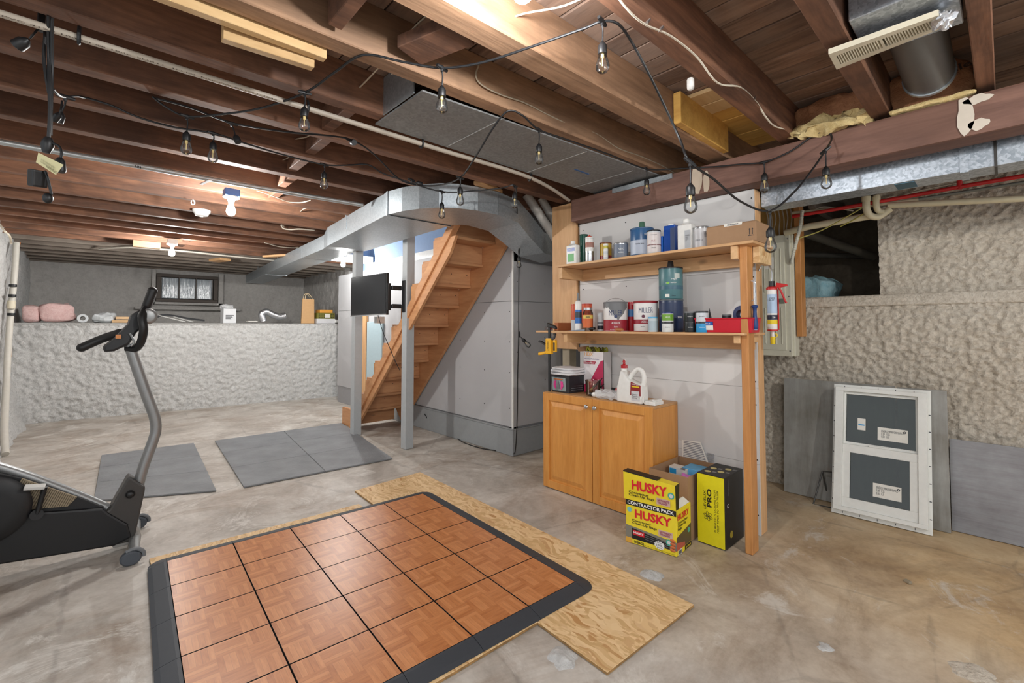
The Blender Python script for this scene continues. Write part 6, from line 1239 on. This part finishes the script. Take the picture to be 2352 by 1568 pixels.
# open cardboard box behind it
ob1 = thing('cardboard_box', 'open brown cardboard box of sundries on the floor behind the yellow carton', 'box', (2.8, 1.4, 0))
bx0, bx1, by0, by1, bz = 2.58, 2.965, 1.285, 1.535, .375
b = MB()
for (p, q) in (((bx0, by0), (bx0 + .004, by1)), ((bx1 - .004, by0), (bx1, by1)), ((bx0 + .004, by0), (bx1 - .004, by0 + .004)), ((bx0 + .004, by1 - .004), (bx1 - .004, by1)), ):
    MB().box((p[0], p[1], .002), (q[0], q[1], bz)).build('box_wall', M['card'], ob1)
MB().box((bx0 + .004, by0 + .004, .002), (bx1 - .004, by1 - .004, .008)).build('box_floor', M['card'], ob1)
MB().box((bx0 - .001, by0 - .0006, .20), (bx0 + .12, by0, .203)).build('tape_line', plain((150, 116, 84), .6), ob1)
GB = plain((90, 150, 90), .5)
t = boxthing('small white and green carton inside the open cardboard box', 2.76, 2.83, 1.38, 1.50, .20, .16, plain((214, 214, 210), .5), 'carton'); MB().box((2.759, 1.38, .205), (2.7598, 1.50, .29)).build('green_panel', GB, t); MB().box((2.7585, 1.45, .32), (2.7598, 1.495, .35)).build('blue_panel', SKY, t); MB().box((2.7585, 1.39, .355), (2.832, 1.42, .3605)).build('dark_print', GRY, t); MB().box((2.76, 1.38, .02), (2.83, 1.50, .20)).build('lower_body', plain((214, 214, 210), .5), t)
t = boxthing('sky blue carton inside the open cardboard box', 2.78, 2.90, 1.31, 1.42, .02, .345, plain((96, 170, 216), .45), 'carton'); 
for k in range(2): MB().box((2.779, 1.385, .31 + .025 * k), (2.7798, 1.412, .322 + .025 * k)).build('blue_oval', plain((30, 90, 170), .5), t)
crumple((2.66, 1.335, .25), (.10, .07, .22), 3, .02, 40, plain((196, 110, 186), .25, name='purple_film'), 'snack_pouch', 'shiny purple pouch in the front corner of the open cardboard box', 'pouch')
# paper leaning on the wall behind
o = MB().hexa([(2.966, 1.515, .36), (2.966, 1.33, .36), (2.968, 1.33, .36), (2.968, 1.515, .36)], [(2.974, 1.52, .485), (2.974, 1.39, .495), (2.976, 1.39, .495), (2.976, 1.52, .485)]); o = o.build('paper_sheet', M['paper'], bevel=0); tag(o, 'white and grey striped paper sheet leaning on the wall behind the open box', 'paper')
for k in range(11): MB().hexa([(2.9665 + .0006 * k, 1.505, .372 + .0105 * k), (2.9665 + .0006 * k, 1.35 + .004 * k, .372 + .0105 * k), (2.968 + .0006 * k, 1.35 + .004 * k, .372 + .0105 * k), (2.968 + .0006 * k, 1.505, .372 + .0105 * k)], [(2.9655 + .0006 * k, 1.505, .378 + .0105 * k), (2.9655 + .0006 * k, 1.35 + .004 * k, .378 + .0105 * k), (2.968 + .0006 * k, 1.35 + .004 * k, .378 + .0105 * k), (2.968 + .0006 * k, 1.505, .378 + .0105 * k)]).build('grey_stripe', plain((150, 150, 154), .6), o)
for k in range(5): MB().box((2.971, 1.30, .37 + .014 * k), (2.975, 1.345 , .377 + .014 * k)).build('grey_stripe', plain((150, 150, 154), .6), o)

# yellow and black flooring tool box
lv = thing('tool_carton', 'tall yellow and black carton reading LEVELIX PRO beside the front post', 'box', (2.75, 1.18, 0))
LVY = plain((226, 214, 24), .45, name='acid_yellow')
P0, P1, P2, P3 = Vector((2.642, 1.258, .002)), Vector((2.642, 1.100, .002)), Vector((2.93, 1.145, .002)), Vector((2.93, 1.235, .002))
P1 = Vector((2.642, 1.098, .002)); P2 = Vector((2.925, 1.12, .002)); P3 = Vector((2.925, 1.262, .002))
P2, P3 = Vector((2.90, 1.098, .002)), Vector((2.90, 1.258, .002))
MB().box((2.642, 1.098, .002), (2.90, 1.258, .402)).build('carton_body', INK, lv, bevel=.002)
MB().box((2.6405, 1.1025, .006), (2.642, 1.2575, .398)).build('yellow_face', LVY, lv)
def LT(s, mt, y, z, w, h, bold=.01): text(s, mt, lv, (2.6398, y, z), (0, 0, 1), (0, 1, 0), width=w, height=h, bold=bold)
LT('LEVELIX', INK, 1.213, .255, .105, .013); LT('PRO', INK, 1.187, .27, .105, .026, .04)
LT('FLAWLESS FLOORING FROM', INK, 1.155, .205, .235, .010, .008); LT('FIRST TIMER TO PRO TILLER', INK, 1.139, .205, .235, .010, .008)
for k in range(3):
    a0 = k * math.pi / 3 + .3
    pts = [(2.6400, 1.196 + .026 * math.cos(q) * math.cos(a0) - .009 * math.sin(q) * math.sin(a0), .165 + .026 * math.cos(q) * math.sin(a0) + .009 * math.sin(q) * math.cos(a0)) for q in [i * math.pi / 12 for i in range(24)]]
    MB().tube(pts, .0011, 5, closed=True).build('atom_loop', INK, lv)
MB().lathe((2.640, 1.196, .165), [(0, 0), (.005, .0002), (.005, .001)], 14, (-1, 0, 0)).build('atom_core', INK, lv)
for (xx, zz) in ((2.70, 1.22), (2.74, 1.16), (2.78, 1.22), (2.82, 1.15)):
    MB().lathe((xx, zz, .402), [(.0, .0), (.018, .0003), (.018, .001)], 22).build('round_picture', plain((196, 184, 120), .5), lv); MB().box((xx + .0, zz - .045, .402), (xx + .022, zz - .022, .4026)).build('print_block', GRY, lv)
MB().lathe((2.72, 1.098, .07), [(.0, .0), (.020, .0003), (.020, .001)], 22, (0, -1, 0)).build('seal', plain((170, 150, 40), .5), lv)
text('C', plain((190, 190, 190), .5), lv, (2.675, 1.0972, .24), (1, 0, 0), (0, 0, 1), width=.02, height=.024, bold=.06)
text('LEVELIX PRO TILE LEVELER\nbattery powered vibration tool', GTX, lv, (2.685, 1.0972, .34), (0, 0, 1), (-1, 0, 0), width=.09, height=.014)

# ------------------------------------------------------------------ right side: electrical panel, pipes, boards, window
ep = thing('breaker_box', 'pale green electrical breaker box with a ribbed door on the stone wall', 'breaker box', (3.9, 1.2, 1.5)); PG = plain((216, 214, 196), .4, name='panel_green')
MB().box((3.885, 1.075, 1.03), (3.985, 1.36, 1.955)).build('panel_case', PG, ep, bevel=.004)
MB().box((3.862, 1.088, 1.03), (3.885, 1.37, 1.955)).build('cover', PG, ep, bevel=.006, seg=2)
dr = MB().box((3.853, 1.125, 1.075), (3.862, 1.36, 1.90)).build('door', PG, ep, bevel=.004, seg=2)
for k in range(5):
    for (z0, z1) in ((1.12, 1.40), (1.52, 1.85)):
        MB().box((3.848, 1.15 + .038 * k, z0), (3.854, 1.158 + .038 * k, z1)).build('rib', PG, dr, bevel=.002)
MB().box((3.846, 1.128, 1.428), (3.856, 1.205, 1.468)).build('latch', plain((150, 156, 144), .35, .4), dr, bevel=.003); MB().box((3.8445, 1.165, 1.44), (3.848, 1.19, 1.46)).build('latch_hole', INK, dr)
MB().box((3.8505, 1.20, 1.70), (3.853, 1.26, 1.79)).build('paper_note', M['paper'], dr)
for z in (1.07, 1.48, 1.92): MB().lathe((3.862, 1.104, z), [(.006, 0), (.005, .003)], 10, (-1, 0, 0)).build('screw', M['steel'], ep)
wbk = MB().box((3.985, 1.045, 1.20), (4.01, 1.72, 2.30)).box((3.90, 1.03, 1.18), (3.985, 1.07, 2.20)); bkb = thing('panel_backboard', 'yellowish plywood backing and stud behind the electrical panel', 'board', (3.99, 1.3, 1.2))
MB().box((3.987, 1.072, 1.20), (4.01, 1.75, 2.30)).build('plywood', plain((206, 164, 92), .6, name='panel_ply'), bkb, bevel=.002); MB().box((3.90, 1.03, 1.18), (4.0, 1.070, 2.30)).build('stud', M['stud'], bkb, bevel=.003)
ORD = ['seventh', 'sixth', 'fifth', 'fourth', 'third', 'second', 'first']
for k in range(7):
    yy = 1.10 + .028 * k; o = MB().tube([(3.95, yy, 1.957), (3.94 + .006 * math.sin(k), yy + .006 * math.sin(k * 2.1), 2.02), (3.95, yy - .004, 2.10), (3.95, yy + .01, 2.2), (3.95, yy + .01, 2.3)], .006, 8, 5, flat=.6).build('electrical_cable', NMW, smooth=True); tag(o, ORD[k] + ' cream cable from the left rising out of the top of the breaker box', 'cable', 'cables feeding the breaker box')
fx = [Vector((3.80, 1.03, 2.16)), Vector((3.81, 1.035, 2.05)), Vector((3.84, 1.05, 1.92)), Vector((3.87, 1.065, 1.78)), Vector((3.885, 1.072, 1.70))]
P_ = catmull([Vector((3.75, 0.972, 2.092)), Vector((3.75, 0.988, 1.978)), Vector((3.78, 1.027, 1.86)), Vector((3.82, 1.063, 1.765)), Vector((3.85, 1.078, 1.73))], 26)
o = MB().tube(P_, lambda t: .0105 + .002 * (int(t * (len(P_) - 1)) % 2), 10).build('flexible_conduit', plain((206, 204, 190), .4), smooth=False); tag(o, 'ribbed white flexible conduit curving down beside the electrical panel', 'conduit')
def pipe(name, label, pts, r, mt, sm=1, n=14):
    o = MB().tube(pts, r, n, sm).build(name, mt, smooth=True); tag(o, label, 'pipe'); return o
PVC = plain((222, 212, 180), .4, name='cream_pvc'); RP = plain((212, 46, 46), .4, name='red_pex')
pipe('drain_pipe', 'fat cream drain pipe left of the elbows, crossing the dark opening', [(3.86, 1.12, 1.965), (3.84, 0.957, 1.986), (3.82, 0.586, 1.997)], .024, PVC)
o = pipe('drain_pipe', 'long cream drain pipe right of the elbows, along the stone wall', [(3.82, 0.501, 2.048), (3.82, -0.106, 1.971), (3.82, -1.6, 1.94)], .019, PVC)
o = MB().tube([(3.74, 0.6, 2.111), (3.74, 0.602, 2.036), (3.77, 0.59, 1.992), (3.8, 0.556, 1.979), (3.82, 0.524, 2), (3.82, 0.488, 2.028)], .021, 14, 5).build('pipe_elbow', PVC, smooth=True); tag(o, 'cream pipe elbow hanging lower, left of the pair under the duct', 'pipe')
MB().lathe((3.74, 0.601, 2.082), [(.026, 0), (.026, .03)], 16).build('coupling', PVC, o, smooth=True)
o = MB().tube([(3.78, 0.554, 2.12), (3.78, 0.556, 2.051), (3.8, 0.548, 2.018), (3.81, 0.523, 2.01)], .018, 14, 5).build('pipe_elbow', PVC, smooth=True); tag(o, 'cream pipe elbow on the right of the pair under the duct', 'pipe')
MB().lathe((3.78, 0.555, 2.086), [(.0225, 0), (.0225, .025)], 16).build('coupling', PVC, o, smooth=True)
pipe('water_pipe', 'bright red plastic water pipe running under the steel duct', [(3.8, 1.051, 2.07), (3.8, 0.833, 2.072), (3.8, 0.411, 2.083), (3.8, 0.153, 2.092), (3.8, -0.109, 2.096), (3.80, -1.6, 2.09)], .0125, RP)
MB().cyl((3.8, 0.164, 2.078), (3.8, 0.163, 2.136), .013, 12).build('pipe_tee', RP, bpy.data.objects['water_pipe.002']) if 'water_pipe.002' in bpy.data.objects else None
pipe('water_pipe', 'narrow white water pipe just below the red one', [(3.83, 1.058, 2.103), (3.83, 0.593, 2.067), (3.83, 0.352, 2.059)], .011, PVC)
pipe('water_pipe', 'dull grey pipe continuing the narrow white one to the right', [(3.765, 0.346, 2.048), (3.765, -0.107, 2.052), (3.765, -1.6, 2.02)], .0095, plain((120, 120, 112), .5, .3))
for (q, lab, mt) in (([(3.8, 1.02, 1.9), (3.78, 0.884, 1.928), (3.76, 0.75, 1.983), (3.74, 0.613, 2.049)], 'yellow cable sloping up across the cream drain pipe', plain((206, 196, 110), .5)), ([(3.84, 0.767, 1.955), (3.8, 0.685, 1.981), (3.78, 0.614, 2.016)], 'short yellow cable near the pipe elbows', plain((200, 190, 100), .5)), ([(3.85, 0.979, 2.072), (3.84, 0.881, 2.113), (3.84, 0.79, 2.089), (3.84, 0.69, 2.052)], 'loose cream cable looping behind the red pipe', NMW), ([(3.86, 0.528, 2.089), (3.86, 0.374, 2.12), (3.86, 0.231, 2.13), (3.86, 0.099, 2.134)], 'loose cream cable above the red pipe on the right', NMW)):
    cable('electrical_cable', lab, q, .006, mt)
# inside the crawl opening
pipe('drain_pipe', 'dusty grey pipe slanting down inside the dark wall opening', [(4.3, 1.2, 2.08), (4.9, .75, 1.85)], .035, plain((110, 104, 92), .7))
pipe('drain_pipe', 'second dusty pipe lying lower inside the dark wall opening', [(4.6, 1.5, 1.93), (5.1, .8, 1.88)], .025, plain((90, 86, 78), .7))
for i, y in enumerate((1.9, 1.45, 1.0)): 
    o = MB().box((4.2, y, 2.2), (5.3, y + .05, 2.4)).build('joist', M['joist_dusty'], ceiling, bevel=.003)
o = lumpy((4.72, 1.28, 1.57), (.4, .62, .22), 4, .05, 9, 44, 26).build('foam_block', M['bluefoam'], smooth=True); tag(o, 'rough light blue foam lying inside the dark wall opening', 'foam')

# boards leaning on the right wall
def lean(x0, x1, y0, y1, z1, mt, name, label, th=.012):
    b = MB().hexa([(x0, y0, .002), (x0, y1, .002), (x0 + th, y1, .002), (x0 + th, y0, .002)], [(x1, y0, z1), (x1, y1, z1), (x1 + th, y1, z1), (x1 + th, y0, z1)]); o = b.build(name, mt, bevel=.001); tag(o, label, 'board'); return o
lean(3.915, 3.975, .52, 1.185, .855, M['tin'], 'grey_board', 'tall streaked grey board leaning left of the white window')
lean(3.865, 3.925, .262, .50, .855, M['tin'], 'grey_board', 'narrow tall grey board peeping out right of the white window')
lean(3.93, 3.965, -1.0, .262, .555, M['tin2'], 'grey_board', 'low wide blue grey board leaning at the right edge')
fm = thing('metal_bracket', 'small dark metal frame on the floor beside the white window', 'bracket', (3.8, .9, 0))
q = [(3.8, 0.964, -0.006), (3.8, 0.85, 0.002), (3.86, 0.858, 0.231), (3.86, 0.918, 0.224)]
for k in range(4): MB().tube([q[k], q[(k + 1) % 4]], .005, 6).build('bar', plain((84, 84, 82), .5, .4), fm)
MB().tube([q[3], (3.95, q[3][1] - .01, .01)], .005, 6).build('bar', plain((84, 84, 82), .5, .4), fm)
# the white window
wn = thing('vinyl_window', 'new white single hung window unit leaning against the boards', 'window', (3.72, .58, 0)); VW = plain((228, 229, 224), .35, name='white_vinyl')
OB = Vector((3.715, .838, .004)); RV = Vector((.02, -.505, 0)); UV = Vector((.17, 0, .845)); NV = RV.cross(UV).normalized()
if NV.x > 0: NV = -NV
WL, HL = RV.length, UV.length
def W(s, t, n): return OB + RV * s + UV * t + NV * n
def wbox(s0, s1, t0, t1, n0, n1, mt, name, bev=.0015, par=None, label=None):
    return MB().hexa([W(s0, t0, n0), W(s1, t0, n0), W(s1, t0, n1), W(s0, t0, n1)], [W(s0, t1, n0), W(s1, t1, n0), W(s1, t1, n1), W(s0, t1, n1)]).build(name, mt, par or wn, bevel=bev, label=label)
for a in ((0, 1, 0, .05), (0, 1, .95, 1), (0, .06, .05, .95), (.94, 1, .05, .95)): wbox(*a, 0, .002, VW, 'nailing_fin', 0)
for a in ((.03, .965, .035, .065), (.03, .965, .945, .975), (.03, .12, .065, .945), (.88, .965, .065, .945)): wbox(*a, -.035, .045, VW, 'frame_rail')
for a in ((.12, .88, .065, .135), (.12, .88, .475, .535), (.12, .20, .135, .475), (.80, .88, .135, .475)): wbox(*a, -.005, .034, VW, 'lower_sash_rail')
for a in ((.12, .88, .535, .555), (.12, .88, .925, .945), (.12, .145, .555, .925), (.855, .88, .555, .925)): wbox(*a, -.02, .016, VW, 'upper_sash_rail')
wbox(.19, .81, .13, .48, .008, .013, M['glass_d'], 'lower_pane', 0); wbox(.14, .86, .55, .93, -.008, -.003, M['glass_d'], 'upper_pane', 0)
wbox(.40, .60, .535, .548, .02, .036, VW, 'sash_lock')
for (s, t, ww, hh) in ((.44, .18, .28, .10), (.48, .60, .30, .095)):
    n0 = .0135 if t < .5 else -.0025
    wbox(s, s + ww, t, t + hh, n0, n0 + .0006, M['paper'], 'energy_label', 0)
    text('ENERGY PERFORMANCE\n0.28   0.25\n0.50   0.3', TXT, wn, W(s + ww * .5, t + hh * .5, n0 + .0012), RV, UV, width=WL * ww * .75, height=HL * hh * .6); text('O', TXT, wn, W(s + ww * .9, t + hh * .8, n0 + .0012), RV, UV, width=.016, height=.016, bold=.05)
wbox(.27, .355, .655, .745, -.0025, .008, M['paper'], 'folded_packet', .001); wbox(.28, .345, .69, .70, .008, .0086, SKY, 'blue_scribble', 0)
for k in range(7):
    wbox(.005, .018, .1 + .12 * k, .106 + .12 * k, .002, .003, TXT, 'nail_slot', 0); wbox(.975, .995, .1 + .12 * k, .106 + .12 * k, .002, .003, TXT, 'nail_slot', 0)
for k in range(5): wbox(.12 + .18 * k, .126 + .18 * k, .01, .025, .002, .003, TXT, 'nail_slot', 0); wbox(.12 + .18 * k, .126 + .18 * k, .975, .99, .002, .003, TXT, 'nail_slot', 0)
o = MB().obox(Matrix.Translation((2.98, 0.363, 0.006)) @ Matrix.Rotation(1.0, 4, 'Z'), (.03, .018, .012)).build('wood_scrap', plain((150, 140, 120), .8), bevel=.002); tag(o, 'small wood offcut lying on the floor in front of the window', 'offcut')

# ------------------------------------------------------------------ things on the far ledge (top at about z = 1.30)
def ly(x): return 8.66 - .102 * (x + .6)
zl0 = 1.303
def ledge_box(name, label, cat, u0, u1, x0, x1, dy, d, z0, z1, mt, par=None):
    t = thing(name, label, cat, ((x0 + x1) / 2, ly(x0) + dy, z0)); MB().box((x0, ly(x1) + dy, z0), (x1, ly(x1) + dy + d, z1)).build('body', mt, t, bevel=.004); return t
XL = lambda *a: a
p = (-0.68, 8.75, 1.277); p2 = (-0.51, 8.75, 1.446)
o = lumpy(((p[0] + p2[0]) / 2, 8.95, zl0 + .12), (abs(p2[0] - p[0]), .3, .22), 3, .03, 7, 30, 20).build('insulation_batt', M['pink'], smooth=True); tag(o, 'smaller chunk of pink insulation at the left end of the ledge', 'insulation')
p = (-0.537, 8.75, 1.277); p2 = (-0.175, 8.75, 1.483)
o = lumpy(((p[0] + p2[0]) / 2, 8.95, zl0 + .135), (abs(p2[0] - p[0]) * .92, .35, .25), 11, .05, 6, 36, 22).build('insulation_batt', M['pink'], smooth=True); tag(o, 'larger torn chunk of pink insulation on the ledge', 'insulation')
q = (-0.092, 8.7, 1.363); t = thing('paper_roll', 'white roll seen end on beside the pink insulation', 'roll', q)
MB().lathe((q[0], 8.68, zl0 + .06), [(.058, 0), (.060, .01), (.060, .5), (.028, .5), (.028, .01), (.030, 0)], 26, (0, 1, 0), cap=False).build('roll_wall', WH, t, smooth=True); MB().lathe((q[0], 8.68, zl0 + .06), [(.030, 0), (.058, 0)], 26, (0, 1, 0), cap=False).build('roll_end', LG, t)
p = (0.008, 8.7, 1.284); p2 = (0.254, 8.7, 1.411); crumple(((p[0] + p2[0]) / 2, 8.85, zl0 + .07), (p2[0] - p[0], .25, .13), 9, .03, 14, plain((200, 204, 206), .3, name='cloudy_film'), 'plastic_bag', 'crumpled translucent bag lying on the ledge beside the roll', 'bag')
for (ua, ub, va, vb, lab, mt) in ((258, 312, 727, 732, 'upper pale orange flat board on the ledge behind the handlebars', plain((204, 170, 130), .6)), (255, 300, 734, 739, 'lower pale orange flat board on the ledge behind the handlebars', plain((196, 160, 120), .6))):
    pass
p = (0.214, 8.7, 1.31); p2 = (0.492, 8.7, 1.408)
for k in range(2):
    o = MB().box((p[0] + .04 * k, 8.72, zl0 + .002 + .05 * k), (p2[0], 8.9, zl0 + .04 + .05 * k)).build('flat_carton', [plain((206, 168, 122), .6), plain((216, 180, 136), .6)][k], bevel=.002); tag(o, ['lower of two flat tan cartons on the ledge behind the handlebars', 'upper of two flat tan cartons on the ledge behind the handlebars'][k], 'box')
for (a, b, lab) in (((0.708, 8.8, 1.433), (1.073, 8.7, 1.362), 'white trim strip lying at an angle on the ledge, upper'), ((0.896, 8.75, 1.415), (1.173, 8.65, 1.356), 'short white trim strip on the ledge below the window')):
    a = Vector(a); b = Vector(b); b.z = zl0 + .01; b.y = 8.62; a.y = 8.95
    o = MB().hexa([a, b, b + Vector((0, .07, 0)), a + Vector((0, .07, 0))], [a + Vector((0, 0, .014)), b + Vector((0, 0, .014)), b + Vector((0, .07, .014)), a + Vector((0, .07, .014))]).build('trim_strip', WH); tag(o, lab, 'trim strip')
o = MB().tube([(0.683, 8.85, 1.346), (0.791, 8.9, 1.422), (0.955, 8.9, 1.418), (1.126, 8.9, 1.379), (1.361, 8.9, 1.346)], .02, 6, 4, flat=.2).build('dark_film', plain((70, 72, 74), .5), smooth=True); tag(o, 'dark plastic sheet curling on the ledge below the window', 'sheet')
p = (1.56, 8.55, 1.351); p2 = (1.74, 8.55, 1.538); t = thing('white_carton', 'white cube carton with a grey flag logo on the ledge', 'box', p)
MB().box((p[0], 8.55, zl0), (p2[0], 8.8, p2[2])).build('carton_body', plain((222, 224, 226), .5), t, bevel=.003)
for k in range(3):
    z_ = zl0 + .115 - .025 * k; MB().prism([(p[0] + .03, 8.5495, z_), (p[0] + .155 - .02 * k, 8.5495, z_), (p[0] + .14 - .02 * k, 8.5495, z_ + .018), (p[0] + .03, 8.5495, z_ + .018)], (0, -.001, 0)).build('logo_bar', GRY, t)
crumple((p[0] + .06, 8.66, p2[2] + .035), (.16, .14, .06), 12, .03, 22, PB, 'plastic_bag', 'clear plastic bag lying on top of the white cube carton', 'bag')
o = MB().box((1.915, 8.55, 1.34), ((2.057, 8.55, 1.37)[0], 8.7, 1.325)).build('paper_card', M['paper']); tag(o, 'flat white card on the ledge between the cube carton and silver tube', 'card')
DT = catmull([Vector((2.164, 8.6, 1.334)), Vector((2.128, 8.6, 1.453)), Vector((2.201, 8.6, 1.499)), Vector((2.312, 8.6, 1.448)), Vector((2.41, 8.6, 1.42)), Vector((2.502, 8.6, 1.436))], 9)
o = MB().tube(DT, lambda t: .052 + .004 * (int(t * (len(DT) - 1)) % 2), 16).build('flexible_duct', M['foil'], smooth=True); tag(o, 'short silver flexible duct hose curling on the ledge', 'duct')
# paper bag
p = (2.727, 8.5, 1.353); p2 = (2.998, 8.5, 1.355); t = thing('paper_bag', 'brown paper carrier bag with twisted handles on the ledge', 'bag', p); KB = plain((206, 164, 116), .8, name='kraft_bag')
xa, xb = p[0], p2[0]; zt = (2.854, 8.5, 1.738)[2]
MB().hexa([(xa, 8.46, zl0), (xb - .05, 8.44, zl0), (xb, 8.62, zl0), (xa + .05, 8.64, zl0)], [(xa + .03, 8.50, zt + .01), (xb - .045, 8.48, zt), (xb - .035, 8.58, zt), (xa + .05, 8.60, zt + .01)]).build('bag_body', KB, t, bevel=.003)
for yy in (8.49, 8.585): MB().tube([(xa + .07, yy, zt - .02), (xa + .08, yy, zt + .07), (xa + .12, yy, zt + .10), (xa + .18, yy, zt + .04), (xa + .20, yy, zt - .02)], .005, 6, 5).build('bag_handle', plain((222, 200, 160), .7), t, smooth=True)
xs = (2.978, 8.4, 1.354)[0]; xe = (3.308, 8.4, 1.356)[0]
for (a, b, z0, z1, mt, lab, nm_) in ((xs, xe, 0, .085, plain((220, 220, 222), .5), 'white shoe box sized carton at the bottom of the pile beside the paper bag', 'white_carton'), (xs + .01, xe - .01, .086, .19, plain((120, 116, 40), .6), 'yellow and black patterned carton in the pile beside the paper bag', 'patterned_carton'), (xs + .05, xe - .05, .191, .25, plain((226, 158, 60), .5), 'small orange carton on top of the pile beside the paper bag', 'orange_carton')):
    t = thing(nm_, lab, 'box', (a, 8.4, zl0 + z0)); MB().box((a, 8.40, zl0 + z0), (b, 8.62, zl0 + z1)).build('body', mt, t, bevel=.003)
    if 'pattern' in lab:
        for i in range(9):
            for j in range(3): MB().lathe((a + .03 + i * (b - a - .06) / 8, 8.40, zl0 + z0 + .022 + .03 * j), [(0, 0), (.011, .0003), (.011, .001)], 6, (0, -1, 0)).build('hexagon_print', INK, t)
        MB().box((a + .13, 8.396, zl0 + z0 + .02), (a + .22, 8.40, zl0 + z0 + .09)).build('label', M['paper'], t)
o = crumple((xe + .03, 8.42, zl0 + .04), (.08, .1, .06), 5, .01, 20, WH, 'white_ornament', 'small white lumpy object at the right end of the ledge', 'ornament')
